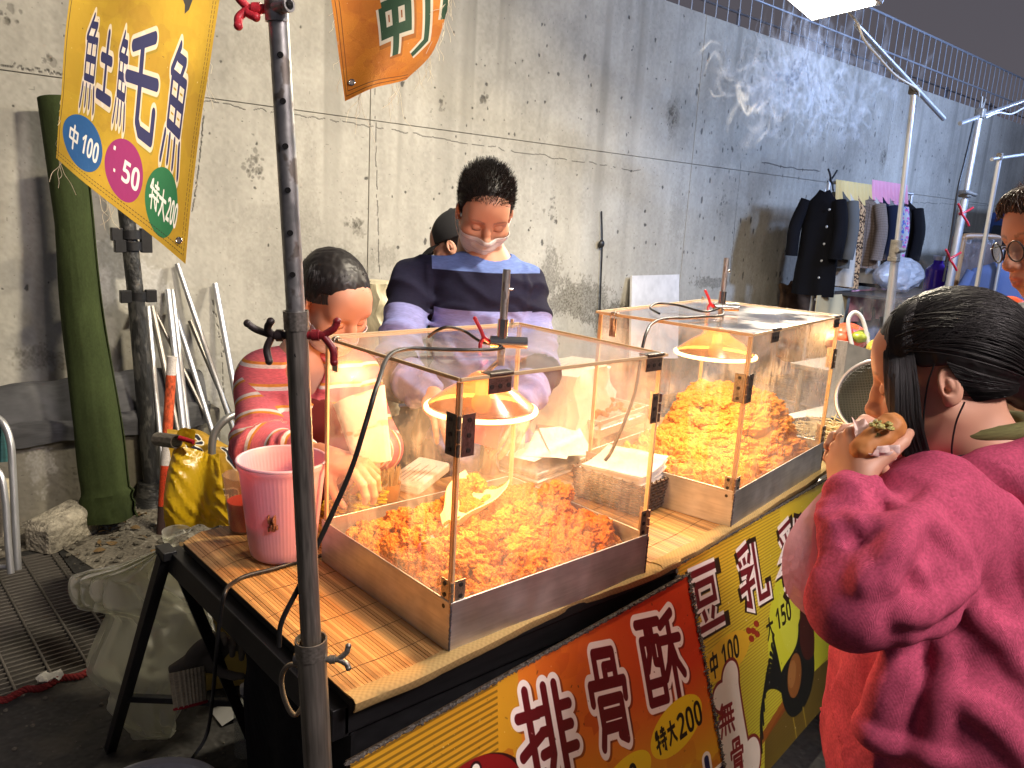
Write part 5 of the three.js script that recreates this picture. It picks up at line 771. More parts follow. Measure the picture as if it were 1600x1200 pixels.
banner('cloth_banner', 'corner of an orange cloth banner with a green character and frayed edge above the pole', () => 1.72, { left: [[504, -60], [517, 0], [527, 75], [538, 156]], right: [[714, -70], [700, 8], [676, 78], [634, 122]] }, ban2, 30, 30, (u, v) => 0.008 * Math.sin(u * 6 + v * 2), [[0.125, 0.885]], [[[0.2, 1], [0.995, 1], 9, 0.03], [[0.985, 1], [0.1, 1], 26, 0.02], [[0, 0.01], [0.2, 0.8], 6, 0.015]]);
// ---- tall lamp posts along the wall ----
const postZ = -2.2;
{
const a = onZ(1428, 140, postZ), b = onZ(1392, 470, postZ), d = b.clone().sub(a).normalize(), foot = a.clone().addScaledVector(d, a.y / -d.y), jn = a.clone().addScaledVector(d, 0.96);
const t = thing('lamp_post', 'galvanised lamp post with a slanting arm that carries the glaring floodlight', 'pole', foot.clone());
part('upper_tube', bar(onZ(1400, 395, postZ), a, 0.016, 0.016, 18), M.galv, t); part('lower_tube', bar(foot, onZ(1401, 380, postZ), 0.026, 0.026, 18), M.galv, t);
const k = onZ(1399, 390, postZ); part('clamp', merge(bar(k.clone().add(V(0, -0.05, 0)), k.clone().add(V(0, 0.06, 0)), 0.034), bar(k.clone().add(V(-0.05, 0, 0.03)), k.clone().add(V(0.05, 0, 0.03)), 0.016), box(0.06, 0.03, 0.06, k.x, k.y - 0.06, k.z, 0.006)), M.rustSteel, t);
const a0 = onZ(1474, 185, postZ + 0.02), a1 = onZ(1338, 38, postZ + 0.02);
part('arm', bar(a0, a1, 0.016, 0.014, 16), M.galv, t); part('arm_clamp', merge(bar(a.clone().add(V(-0.03, 0, 0.01)), a.clone().add(V(0.03, 0, 0.01)), 0.024), box(0.05, 0.06, 0.05, a.x, a.y, a.z, 0.01)), M.rustSteel, t);
solo('lamp_cable', tube([onZ(1322, 14, postZ), onZ(1340, 36, postZ + 0.04), onZ(1350, 62, postZ + 0.05), onZ(1372, 88, postZ + 0.05), onZ(1400, 118, postZ + 0.04), onZ(1432, 138, postZ + 0.04), onZ(1436, 150, postZ + 0.02)], 0.006, 60, 8), plain(0.55, 0.5, 0.4, 0.6), 'pale cable hanging along the floodlight arm', 'cable');
}
{
const a = onZ(1532, 175, postZ), b = onZ(1478, 475, postZ), d = b.clone().sub(a).normalize(), foot = a.clone().addScaledVector(d, a.y / -d.y);
const t = thing('lamp_post', 'second galvanised post with a level cross arm, right of the lit floodlight post', 'pole', foot.clone());
part('upper_tube', bar(onZ(1506, 320, postZ), a, 0.018, 0.018, 18), M.galv, t); part('lower_tube', bar(foot, onZ(1507, 312, postZ), 0.027, 0.027, 18), M.galv, t);
const k = onZ(1508, 303, postZ); part('clamp', merge(bar(k.clone().add(V(-0.11, 0.01, 0.03)), k.clone().add(V(0.11, 0, 0.03)), 0.013), box(0.07, 0.05, 0.07, k.x, k.y, k.z, 0.01)), M.rustSteel, t);
for (const [x, y] of [[1499, 334], [1480, 404]]) { const w = onZ(x, y, postZ + 0.03); part('wing_screw', wingScrew(w, V(-0.7, 0, 0.7), M.redPaint, [[-0.06, 0.04, 0], [0.05, -0.05, 0.02], [0.06, 0.03, 0.02]], 1.5), M.redPaint, t); }
part('arm', bar(onZ(1500, 193, postZ), onZ(1625, 148, postZ), 0.015, 0.013, 14), M.galv, t);
part('arm_clamp', merge(box(0.06, 0.07, 0.06, a.x, a.y - 0.01, a.z, 0.012), bar(a, a.clone().add(V(-0.02, 0.1, 0)), 0.008), bar(a, a.clone().add(V(0.05, 0.09, 0)), 0.007)), M.rustSteel, t);
solo('lamp_cable', tube([onZ(1540, 184, postZ), onZ(1560, 176, postZ + 0.02), onZ(1580, 178, postZ + 0.02), onZ(1600, 168, postZ + 0.02), onZ(1630, 150, postZ)], 0.006, 40, 8), plain(0.6, 0.58, 0.55, 0.6), 'pale cable drooping along the level cross arm', 'cable');
solo('lamp_cable', tube([onZ(1522, 190, postZ + 0.02), onZ(1508, 250, postZ + 0.04), onZ(1496, 300, postZ + 0.05), onZ(1486, 370, postZ + 0.05), onZ(1474, 440, postZ + 0.05)], 0.008, 40, 8), M.cord, 'black cable running down the second lamp post', 'cable');
}
{
const Z3 = -1.7, a = onZ(1562, 245, Z3), b = onZ(1522, 470, Z3), d = b.clone().sub(a).normalize(), foot = a.clone().addScaledVector(d, a.y / -d.y);
const t = thing('lamp_post', 'thin third post with a level arm in front of the white van', 'pole', foot.clone());
part('upright', bar(foot, a, 0.013, 0.013, 16), M.galv, t); part('arm', bar(onZ(1550, 249, Z3), onZ(1625, 238, Z3), 0.010, 0.009, 12), M.galv, t); part('arm_clamp', box(0.03, 0.04, 0.03, a.x, a.y, a.z, 0.006), M.rustSteel, t);
}
// ================= people =================
M.skin = std({ vertexColors: true, roughness: 0.52 });
M.hair = std({ color: lin(0.011, 0.009, 0.0085), roughness: 0.48 });
M.hairBrown = std({ color: lin(0.045, 0.026, 0.018), roughness: 0.4 });
const imgDir = (r, u, f) => RT.clone().multiplyScalar(r).addScaledVector(UP, u).addScaledVector(FW, f).normalize();
const wrinkle = (x, y, z, a, fr, sx = 1, sy = 1, sz = 1) => { const n = n3(x * fr * sx + 5, y * fr * sy, z * fr * sz) * 2 - 1, m = n3(x * fr * sx * 2.1 + 9, y * fr * sy * 2.1, z * fr * sz * 2.1) * 2 - 1; return a * ((1 - Math.abs(n)) ** 2 * 0.9 + 0.4 * m - 0.3); };
const knit = tex(128, 128, (u, v) => 0.5 + 0.28 * Math.sin(u * 6.283 * 22 + Math.sin(v * 6.283 * 32) * 0.8) + 0.25 * (f2(u * 12, v * 12, 12, 12, 3, 4) - 0.5), false);
const heather = (c, s) => (x) => { const k = 1 + 0.30 * (x - 0.5); return c.map((q) => q * k); };
function hairCap(F0, lim, off = 0.006, o = {}) { // a cap of hair over the skull, kept where lim(x, y, z) < 0
const F = new Field(V(-0.115, -0.16, -0.15), V(0.115, 0.155, 0.12), 0.0036), w = o.wide ?? 1; F.ell(V(0, 0.040, -0.016), [0.076 * w + off, 0.083 + off, 0.097 + off], 0.01); if (o.extra) o.extra(F); F.warp((x, y, z) => (o.rough ?? 0.003) * (n3(x * 120, y * 50, z * 120) - 0.5)); F.cut(lim); return F;
}
const piece = (z, T) => { for (let i = 0; i + 1 < T.length; i++) if (z <= T[i + 1][0]) return lerp(T[i][1], T[i + 1][1], fade(clamp((z - T[i][0]) / (T[i + 1][0] - T[i][0])))); return T[T.length - 1][1]; };
function spikes(lim, n, len, seed, mat4, up, w = 1, thick = 0.0011) { // short hairs standing on the skull
const r = rng(seed), l = [], c = V(0, 0.040, -0.016), R = [0.079 * w, 0.087, 0.100];
for (let k = 0; k < n * 6 && l.length < n; k++) { const a = r() * 6.283, q = r() * 2 - 1, s = Math.sqrt(1 - q * q), d = V(s * Math.cos(a), q, s * Math.sin(a)), p = V(c.x + d.x * R[0], c.y + d.y * R[1], c.z + d.z * R[2]); if (lim(p.x, p.y, p.z) > 0.002) continue; const nrm = V(d.x / R[0], d.y / R[1], d.z / R[2]).normalize().multiplyScalar(0.8).add(V(0, up * (0.4 + r()), 0)).add(V(r() - 0.5, r() - 0.3, r() - 0.5).multiplyScalar(0.7)).normalize(), L = len(p) * (0.6 + 0.7 * r()); l.push(bar(p.clone().addScaledVector(nrm, -0.006), p.clone().addScaledVector(nrm, L), thick, 0.00025, 4, true)); }
return merge(l).applyMatrix4(mat4);
}
function strands(roots, path, n, seed, mat4, rad = 0.0008, seg = 14) { const r = rng(seed), l = []; for (let i = 0; i < n; i++) { const pts = path(r, i / n); if (pts) l.push(tube(pts, rad * (0.6 + 0.8 * r()), seg, 3)); } return merge(l).applyMatrix4(mat4); }
// cloth mask over the lower face; follows the head's own surface
function maskSheet(F, y0, y1, half, lift, pleats, mat4) {
const nu = 44, nv = 26, R = []; for (let j = 0; j <= nv; j++) { R[j] = []; for (let i = 0; i <= nu; i++) { const a = (i / nu * 2 - 1) * half * (1 - 0.16 * (j / nv) ** 2), y = lerp(y0, y1, j / nv) - 0.010 * (1 - Math.cos(a)) * (j / nv < 0.5 ? 1 : -0.6); let s = 0.14; while (s > 0.02 && F.at(Math.sin(a) * s, y, -0.005 + Math.cos(a) * s) > 0) s -= 0.001; R[j][i] = [s, a, y]; } }
for (let it = 0; it < 14; it++) for (let j = 0; j <= nv; j++) for (let i = 0; i <= nu; i++) { const g = (b, c) => R[clamp(j + b, 0, nv)][clamp(i + c, 0, nu)][0]; R[j][i][0] = Math.max(R[j][i][0], (g(1, 0) + g(-1, 0) + g(0, 1) + g(0, -1)) / 4 - 0.0004); }
const f = (u, v) => { const q = R[Math.min(nv, Math.round(v * nv))][Math.min(nu, Math.round(u * nu))], s = q[0] + lift + pleats * Math.abs(Math.sin(v * 9.4 + 0.5)) ** 0.5 * Math.sin(u * 3.14) + 0.0015 * (n3(u * 9, v * 9, 3) - 0.5); return V(Math.sin(q[1]) * s, q[2], -0.005 + Math.cos(q[1]) * s); };
return [slabSheet(nu, nv, f, 0.0012).applyMatrix4(mat4), f];
}
const HN = 0; // ------------------------------------------------------------------ the young man in the striped sweater
{
const fwd = V(-0.56, 0, 0.83).normalize(), side = V(0, 1, 0).cross(fwd).normalize(); // side: to his left
const hd = at(757, 331, 2.40), hf = fwd.clone().multiplyScalar(0.84).add(V(0, -0.54, 0)).addScaledVector(side, 0.05), H = frameOf(hd, hf, V(0.03, 1, 0));
const J = { neck: at(764, 412, 2.46), chest: at(757, 492, 2.47), belly: at(752, 600, 2.50), hip: at(750, 720, 2.54), sl: at(645, 436, 2.45), el: at(617, 580, 2.33), wl: at(676, 618, 2.14), sr: at(822, 446, 2.50), er: at(843, 580, 2.42), wr: at(812, 640, 2.16) };
const t = thing('person', 'young man in blue and black striped sweater and white mask behind the near case', 'person', V(J.hip.x, 0, J.hip.z));
const q = new THREE.Quaternion().setFromRotationMatrix(new THREE.Matrix4().makeBasis(side, V(0, 1, 0), fwd));
const HF = headField(), head = paint(HF.mesh(), skinTone([0.50, 0.25, 0.155], 1)).applyMatrix4(H);
const B = new Field(V(0.9, -0.02, -2.5), V(2.4, 1.6, -1.2), 0.014), foot = [side.clone().multiplyScalar(-0.11).add(J.hip).setY(0.06), side.clone().multiplyScalar(0.11).add(J.hip).setY(0.06)];
B.chain([hd.clone().add(V(0, -0.08, 0)), J.neck, J.chest], [0.05, 0.058, 0.09], 0.04).ell(J.chest, [0.16, 0.17, 0.10], 0.05, q).ell(J.belly, [0.14, 0.20, 0.095], 0.06, q).ell(J.hip, [0.155, 0.13, 0.11], 0.05, q);
B.chain([J.sl, J.el, J.wl], [0.048, 0.040, 0.027], 0.03).chain([J.sr, J.er, J.wr], [0.048, 0.040, 0.027], 0.03); for (const s of [0, 1]) { const k = J.hip.clone().addScaledVector(side, s ? 0.10 : -0.10); B.chain([k, foot[s].clone().lerp(k, 0.5).addScaledVector(fwd, 0.02), foot[s]], [0.08, 0.058, 0.042], 0.03).cap(foot[s].clone().setY(0.045), foot[s].clone().addScaledVector(fwd, 0.15).setY(0.035), 0.045, 0.035, 0.02); }
const hand = (w, e, palm, curls, sd) => { const y = w.clone().sub(e).normalize(), z = palm.clone().addScaledVector(y, -palm.dot(y)).normalize(), x = y.clone().cross(z); return handGeo(sd, curls, { m: new THREE.Matrix4().makeBasis(x, y, z).setPosition(w) }); };
const hc = [[0.3, 0.4, 0.2], [0.35, 0.45, 0.3], [0.4, 0.5, 0.3], [0.45, 0.5, 0.3]], skinAll = (g) => paint(g, (x, y, z) => [0.50, 0.25, 0.155].map((k) => k * (0.92 + 0.16 * n3(x * 60, y * 60, z * 60))));
part('body', merge(skinAll(B.mesh()), head, skinAll(hand(J.wl, J.el.clone().add(V(0.02, 0.1, 0)), V(0.1, -0.9, 0.3), hc, 1)), skinAll(hand(J.wr, J.er.clone().add(V(0, 0.06, 0)), V(-0.5, -0.6, 0), hc, -1))), M.skin, t);
// sweater
const S = new Field(V(0.85, 0.66, -2.55), V(2.45, 1.6, -1.25), 0.0072);
S.ell(J.chest, [0.168, 0.172, 0.128], 0.05, q).ell(J.belly, [0.166, 0.24, 0.13], 0.06, q).ell(J.hip.clone().add(V(0, 0.03, 0)), [0.19, 0.12, 0.14], 0.05, q).chain([J.sl, J.neck.clone().add(V(0, -0.035, 0)), J.sr], [0.060, 0.078, 0.060], 0.04);
S.chain([J.sl, J.el, J.wl.clone().lerp(J.el, 0.15)], [0.068, 0.064, 0.046], 0.018).chain([J.sr, J.er, J.wr.clone().lerp(J.er, 0.15)], [0.066, 0.064, 0.046], 0.018).ell(J.el.clone().add(V(0, -0.01, 0)), [0.070, 0.078, 0.070], 0.03);
S.warp((x, y, z, f) => { const p = V(x, y, z), a = Math.min(segD(p, J.sl, J.el), segD(p, J.el, J.wl), segD(p, J.sr, J.er), segD(p, J.er, J.wr)); const arm = sstep(0.11, 0.07, a); const el = sstep(0.22, 0.05, Math.min(p.distanceTo(J.el), p.distanceTo(J.er))); return -crease(x, y, z, V(0.35, 0.9, 0.2), 14, 0.010 + 0.016 * arm * el, 2) - crease(x, y, z, V(0.8, 0.5, -0.3), 9, 0.013, 7) - 0.010 * (f3(x * 5, y * 5, z * 5, 2) - 0.5); });
{ const rd = rng(6), ap = (sh, s) => sh.clone().addScaledVector(side, -s * 0.05).add(V(0, -0.09, 0)).addScaledVector(fwd, 0.09), fo = (a, b, r) => S.fold([a, a.clone().lerp(b, 0.5).add(V(0, 0.012, 0)), b], r);
for (const [sh, el, wr, s] of [[J.sl, J.el, J.wl, -1], [J.sr, J.er, J.wr, 1]]) { S.rings(sh.clone().lerp(el, 0.55), el, 0.068, 5, 0.0085, rd, 2.6); S.rings(el, wr.clone().lerp(el, 0.2), 0.058, 5, 0.0075, rd, 2.6); const a = ap(sh, s); fo(a, J.chest.clone().addScaledVector(fwd, 0.13).addScaledVector(side, s * 0.05).add(V(0, 0.03, 0)), 0.010); fo(a.clone().add(V(0, -0.03, 0)), J.belly.clone().addScaledVector(fwd, 0.13).addScaledVector(side, s * 0.07).add(V(0, 0.08, 0)), 0.010); fo(sh.clone().addScaledVector(side, -s * 0.03).add(V(0, 0.05, 0.03)), ap(sh, s).add(V(0, 0.01, 0)), 0.009); }
fo(J.belly.clone().addScaledVector(fwd, 0.14).addScaledVector(side, -0.12), J.belly.clone().addScaledVector(fwd, 0.14).addScaledVector(side, 0.10).add(V(0, 0.05, 0)), 0.011); }
S.cap(J.neck.clone().add(V(0, -0.02, 0)), J.neck.clone().add(V(-0.02, 0.14, 0.02)), 0.060, 0.072, 0.012, true);
const yA = at(757, 427, 2.35).y, yB = at(757, 487, 2.35).y, bands = tex(64, 1024, (u, v) => { const n = n2(u * 64, v * 1024, 64, 1024, 4) * 0.5 + f2(u * 16, v * 200, 16, 200, 3, 7) * 0.5; const y = v; // v: 0 .. 0.5 torso, 0.5 .. 1 arm
const c = y < 0.5 ? (y * 2 + 0.6 < yB ? 2 : y * 2 + 0.6 < yA ? 1 : 0) : (() => { const s = (y - 0.5) * 2 - 0.2; return s < 0.115 ? 1 : s < 0.30 ? 2 : s < 0.40 ? 1 : 2; })(); const col = [[0.12, 0.18, 0.42], [0.012, 0.012, 0.030], [0.23, 0.25, 0.52]][c], k = 0.72 + 0.56 * n; return col.map((q) => q * k); });
bands.wrapT = THREE.ClampToEdgeWrapping;
const torsoZone = { d: (p) => Math.max(-1, segD(p, J.hip, J.neck.clone().add(V(0, -0.05, 0))) - 0.155), uv: (p) => [p.clone().dot(side) * 2, (p.y - 0.6) / 2] }, az = (a) => { const z = armZone(a, 0.06, 0); return { d: z.d, uv: (p) => { const q = z.uv(p); return [q[0] * 2, 0.5 + (q[1] + 0.2) / 2]; }, wrap: 6.28318 * 0.12 }; };
const sw = mapUV(S.mesh(), [torsoZone, az([J.sl, J.el, J.wl]), az([J.sr, J.er, J.wr])]);
part('sweater', sw, std({ map: bands, bumpMap: rep(knit, 10, 20), bumpScale: 0.0012, roughness: 0.9 }), t);
const nk = J.neck.clone().add(V(-0.004, 0.0, 0.006)), ring = []; for (let i = 0; i < 28; i++) { const a = i / 28 * 6.283; ring.push(nk.clone().addScaledVector(side, 0.070 * Math.cos(a)).addScaledVector(fwd, 0.066 * Math.sin(a)).add(V(0, -0.022 - 0.030 * Math.sin(a), 0))); }
part('collar', tube(ring, 0.0085, 120, 10, true), std({ map: grainC([0.10, 0.14, 0.32], 0.25, 80, 4), bumpMap: knit, bumpScale: 0.002, roughness: 0.9 }), t);
// trousers
const Tn = new Field(V(0.9, 0.04, -2.5), V(2.4, 0.95, -1.5), 0.012); Tn.ell(J.hip, [0.168, 0.13, 0.125], 0.05, q); for (const s of [0, 1]) { const k = J.hip.clone().addScaledVector(side, s ? 0.10 : -0.10); Tn.chain([k, foot[s].clone().lerp(k, 0.5), foot[s].clone().setY(0.1)], [0.10, 0.08, 0.07], 0.03); } Tn.warp((x, y, z) => -wrinkle(x, y, z, 0.008, 12));
part('trousers', Tn.mesh(), plain(0.02, 0.025, 0.05, 0.9), t);
// hair
const lim = (x, y, z) => piece(z, [[-0.12, -0.062], [-0.03, -0.056], [-0.018, -0.004], [0.012, -0.012], [0.024, 0.030], [0.045, 0.062], [0.09, 0.072]]) + 0.006 * (n3(x * 90, 3, z * 90) - 0.5) - y;
const hair = part('hair', merge(hairCap(HF, lim, 0.007).mesh(H), spikes(lim, 5200, (p) => 0.009 + 0.018 * sstep(0.03, 0.11, p.y) + 0.006 * sstep(0.0, 0.06, p.z), 5, H, 0.8, 1.03, 0.0011)), M.hair, t);
// mask with ear loops
const [mg, mf] = maskSheet(HF, -0.026, -0.106, 1.12, 0.004, 0.0025, H);
const mask = part('face_mask', mg, std({ map: tex(256, 256, (u, v) => { const k = 0.60 + 0.10 * (f2(u * 20, v * 20, 20, 20, 4, 3) - 0.5); return Math.abs(((v * 3) % 1) - 0.5) < 0.035 ? [k * 0.6, k * 0.6, k * 0.6] : [k, k * 0.98, k * 0.95]; }), roughness: 0.9 }), t);
const loops = []; for (const s of [0, 1]) { const sg = s ? 1 : -1, a = mf(s, 0.06), b = mf(s, 0.94), e = V(sg * 0.084, 0.012, -0.016); loops.push(tube([a, a.clone().lerp(e, 0.6).add(V(sg * 0.006, 0.004, 0)), e, V(sg * 0.083, -0.020, -0.024)], 0.0012, 20, 6), tube([b, b.clone().lerp(V(sg * 0.083, -0.03, -0.02), 0.6).add(V(sg * 0.006, 0, 0)), V(sg * 0.083, -0.020, -0.024)], 0.0012, 20, 6)); }
for (const lp of [loops.slice(0, 2), loops.slice(2)]) part('ear_loop', merge(lp).applyMatrix4(H), plain(0.7, 0.7, 0.68, 0.8), mask);
}
{ // ------------------------------------------------------------------ the woman in the striped top
const hd = at(521, 472, 2.0), hf = imgDir(0.60, -0.68, -0.42), H = frameOf(hd, hf, imgDir(0.22, 0.9, -0.45));
const J = { neck: at(473, 560, 2.06), chest: at(478, 640, 2.10), belly: at(480, 740, 2.16), hip: at(482, 830, 2.24), sl: at(415, 592, 2.04), el: at(408, 700, 1.94), wl: at(520, 716, 1.80), sr: at(552, 590, 2.12), er: at(590, 700, 2.10), wr: at(575, 712, 1.93) };
const t = thing('person', 'woman with tied black hair and pink striped top bending over a paper bag', 'person', V(J.hip.x, 0, J.hip.z));
const fwd = imgDir(0.35, 0, -0.9).setY(0).normalize(), side = V(0, 1, 0).cross(fwd).normalize(), q = new THREE.Quaternion().setFromRotationMatrix(new THREE.Matrix4().makeBasis(side, V(0, 1, 0), fwd));
const tone = [0.56, 0.28, 0.18], HF = headField({ wide: 0.96 }), head = paint(HF.mesh(), skinTone(tone, 0.6)).applyMatrix4(H), skinAll = (g) => paint(g, (x, y, z) => tone.map((k) => k * (0.92 + 0.16 * n3(x * 60, y * 60, z * 60))));
const lo = V(0.3, -0.02, -2.5), hi = V(1.6, 1.5, -1.2), B = new Field(lo, hi, 0.014), foot = [-1, 1].map((s) => J.hip.clone().addScaledVector(side, 0.1 * s).setY(0.06));
const nk0 = V(0, -0.12, -0.03).applyMatrix4(H); B.chain([nk0, J.neck, J.chest], [0.048, 0.055, 0.08], 0.04).ell(J.chest, [0.15, 0.15, 0.095], 0.05, q).ell(J.belly, [0.14, 0.16, 0.10], 0.05, q).ell(J.hip, [0.16, 0.12, 0.12], 0.05, q).chain([J.sl, J.el, J.wl], [0.045, 0.038, 0.026], 0.03).chain([J.sr, J.er, J.wr], [0.045, 0.038, 0.026], 0.03);
foot.forEach((f, s) => { const k = J.hip.clone().addScaledVector(side, s ? 0.09 : -0.09); B.chain([k, k.clone().lerp(f, 0.5), f], [0.08, 0.055, 0.04], 0.03).cap(f.clone().setY(0.04), f.clone().addScaledVector(fwd, 0.13).setY(0.032), 0.04, 0.032, 0.02); });
const hand = (w, e, palm, curls, sd, th) => { const y = w.clone().sub(e).normalize(), z = palm.clone().addScaledVector(y, -palm.dot(y)).normalize(), x = y.clone().cross(z); return handGeo(sd, curls, { m: new THREE.Matrix4().makeBasis(x, y, z).setPosition(w), thumb: th }); };
const hc = [[0.55, 0.8, 0.5], [0.6, 0.85, 0.5], [0.65, 0.9, 0.5], [0.7, 0.9, 0.5]];
part('body', merge(skinAll(B.mesh()), head, skinAll(hand(J.wl, J.el.clone().add(V(0, 0.03, 0)), imgDir(0.1, -0.9, 0.3), hc, -1, [0.6, 0.5, 0.6])), skinAll(hand(J.wr, J.er, imgDir(-0.5, -0.6, 0), hc, 1))), M.skin, t);
const S = new Field(V(0.35, 0.6, -2.45), V(1.5, 1.35, -1.25), 0.0072);
S.ell(J.chest, [0.168, 0.165, 0.118], 0.05, q).ell(J.belly, [0.165, 0.18, 0.13], 0.05, q).ell(J.hip, [0.18, 0.10, 0.14], 0.05, q).chain([J.sl, J.neck.clone().add(V(0, -0.045, 0)), J.sr], [0.062, 0.065, 0.062], 0.05).chain([J.sl, J.el, J.wl.clone().lerp(J.el, 0.45)], [0.070, 0.062, 0.048], 0.035).chain([J.sr, J.er, J.wr.clone().lerp(J.er, 0.4)], [0.068, 0.060, 0.048], 0.035);
S.warp((x, y, z) => { const p = V(x, y, z), a = Math.min(segD(p, J.sl, J.el), segD(p, J.el, J.wl)), arm = sstep(0.1, 0.06, a); return -crease(x, y, z, V(0.3, 0.95, 0.1), 17, 0.009 + 0.010 * arm * sstep(0.2, 0.05, p.distanceTo(J.el)), 4) - 0.008 * (f3(x * 6, y * 6, z * 6, 2) - 0.5); });
{ const rd = rng(9); S.rings(J.sl.clone().lerp(J.el, 0.4), J.el, 0.064, 6, 0.008, rd, 2.6); S.rings(J.el, J.wl.clone().lerp(J.el, 0.5), 0.055, 5, 0.0075, rd, 2.8); }
S.cap(J.neck.clone().add(V(0, -0.01, 0)), nk0.clone(), 0.055, 0.07, 0.012, true); S.cap(J.neck.clone().add(V(0, -0.02, 0)).addScaledVector(fwd, 0.07), J.chest.clone().addScaledVector(fwd, 0.11).add(V(0, 0.06, 0)), 0.05, 0.012, 0.01, true);
const st = tex(64, 256, (u, v) => { const n = 0.8 + 0.4 * n2(u * 64, v * 256, 64, 256, 3), s = (v * 4) % 1; const c = s < 0.60 ? [0.68, 0.15, 0.18] : s < 0.77 ? [0.74, 0.64, 0.60] : s < 0.90 ? [0.70, 0.27, 0.05] : [0.66, 0.16, 0.18]; return c.map((k) => k * n); });
const tz = { d: (p) => segD(p, J.hip, J.neck.clone().add(V(0, -0.05, 0))) - 0.14, uv: (p) => [p.dot(side) * 3, p.y * 5.2] }, az = (a) => { const z = armZone(a, 0.055, 0); return { d: z.d, wrap: 6.28318 * 0.165, uv: (p) => { const w = z.uv(p); return [w[0] * 3, w[1] * 5.2]; } }; };
part('striped_top', mapUV(S.mesh(), [tz, az([J.sl, J.el, J.wl]), az([J.sr, J.er, J.wr])]), std({ map: st, bumpMap: rep(knit, 6, 6), bumpScale: 0.001, roughness: 0.9 }), t);
const A = new Field(V(0.35, 0.55, -2.45), V(1.5, 1.3, -1.25), 0.01); A.ell(J.chest.clone().add(V(0, -0.03, 0)), [0.172, 0.16, 0.127], 0.05, q).ell(J.belly, [0.172, 0.18, 0.140], 0.05, q).ell(J.hip, [0.187, 0.12, 0.15], 0.05, q); A.warp((x, y, z) => -wrinkle(x, y, z, 0.007, 9)); A.cut((x, y, z) => { const p = V(x, y, z).sub(J.chest); return Math.max(p.y - 0.055, -(p.dot(fwd)) + 0.02, Math.abs(p.dot(side)) - 0.145); });
part('apron', A.mesh(), std({ map: grainC([0.14, 0.022, 0.02], 0.3, 50, 3), roughness: 0.85 }), t);
const Tn = new Field(V(0.3, 0.04, -2.5), V(1.6, 0.85, -1.5), 0.014); Tn.ell(J.hip, [0.17, 0.12, 0.13], 0.05, q); foot.forEach((f, s) => { const k = J.hip.clone().addScaledVector(side, s ? 0.09 : -0.09); Tn.chain([k, k.clone().lerp(f, 0.5), f.clone().setY(0.1)], [0.095, 0.075, 0.062], 0.03); }); part('trousers', Tn.mesh(), plain(0.02, 0.02, 0.025, 0.9), t);
const lim = (x, y, z) => piece(z, [[-0.12, -0.085], [-0.03, -0.07], [-0.016, 0.006], [0.018, 0.022], [0.032, 0.062], [0.055, 0.068], [0.09, 0.072]]) - y;
const pony = V(0, -0.02, -0.118), path = (r) => { const s = r() * 2 - 1, z0 = 0.075 - 0.085 * s * s, y0 = 0.064 - 0.05 * s * s, root = V(s * 0.072, y0, z0), pts = []; for (let k = 0; k <= 6; k++) { const u = k / 6, p = root.clone().lerp(pony, u).add(V(0.03 * s * Math.sin(u * 3.14), 0.10 * Math.sin(u * 3.14), 0)), d = p.clone().sub(V(0, 0.035, -0.014)), e = Math.hypot(d.x / 0.080, d.y / 0.088, d.z / 0.101); p.copy(V(0, 0.035, -0.014).addScaledVector(d, (1.02 + 0.03 * r()) / e)); pts.push(p); } return pts; };
part('hair', merge(hairCap(HF, lim, 0.007, { wide: 0.97, extra: (F) => F.ell(pony, [0.032, 0.034, 0.03], 0.02).chain([pony, pony.clone().add(V(0, -0.05, -0.01)), pony.clone().add(V(0.01, -0.1, 0.01))], [0.024, 0.02, 0.012], 0.02) }).mesh(H), strands(0, path, 700, 4, H, 0.0008), spikes((x, y, z) => Math.max(lim(x, y, z) - 0.006, y - 0.085), 500, () => 0.008, 6, H, -0.2, 0.97, 0.0006)), M.hair, t);
const [mg, mf] = maskSheet(HF, -0.030, -0.104, 1.1, 0.004, 0.002, H); const mk = part('face_mask', mg, std({ map: grainC([0.66, 0.58, 0.60], 0.15, 30, 4), roughness: 0.9 }), t);
const lp = []; for (const s of [0, 1]) { const sg = s ? 1 : -1, a = mf(s, 0.06), e = V(sg * 0.082, 0.010, -0.018); lp.push(tube([a, a.clone().lerp(e, 0.6).add(V(sg * 0.005, 0.003, 0)), e], 0.0012, 16, 6), tube([mf(s, 0.94), V(sg * 0.080, -0.04, 0.0), V(sg * 0.081, -0.022, -0.022)], 0.0012, 16, 6)); } for (const q2 of [lp.slice(0, 2), lp.slice(2)]) part('ear_loop', merge(q2).applyMatrix4(H), plain(0.7, 0.66, 0.64, 0.8), mk);
}
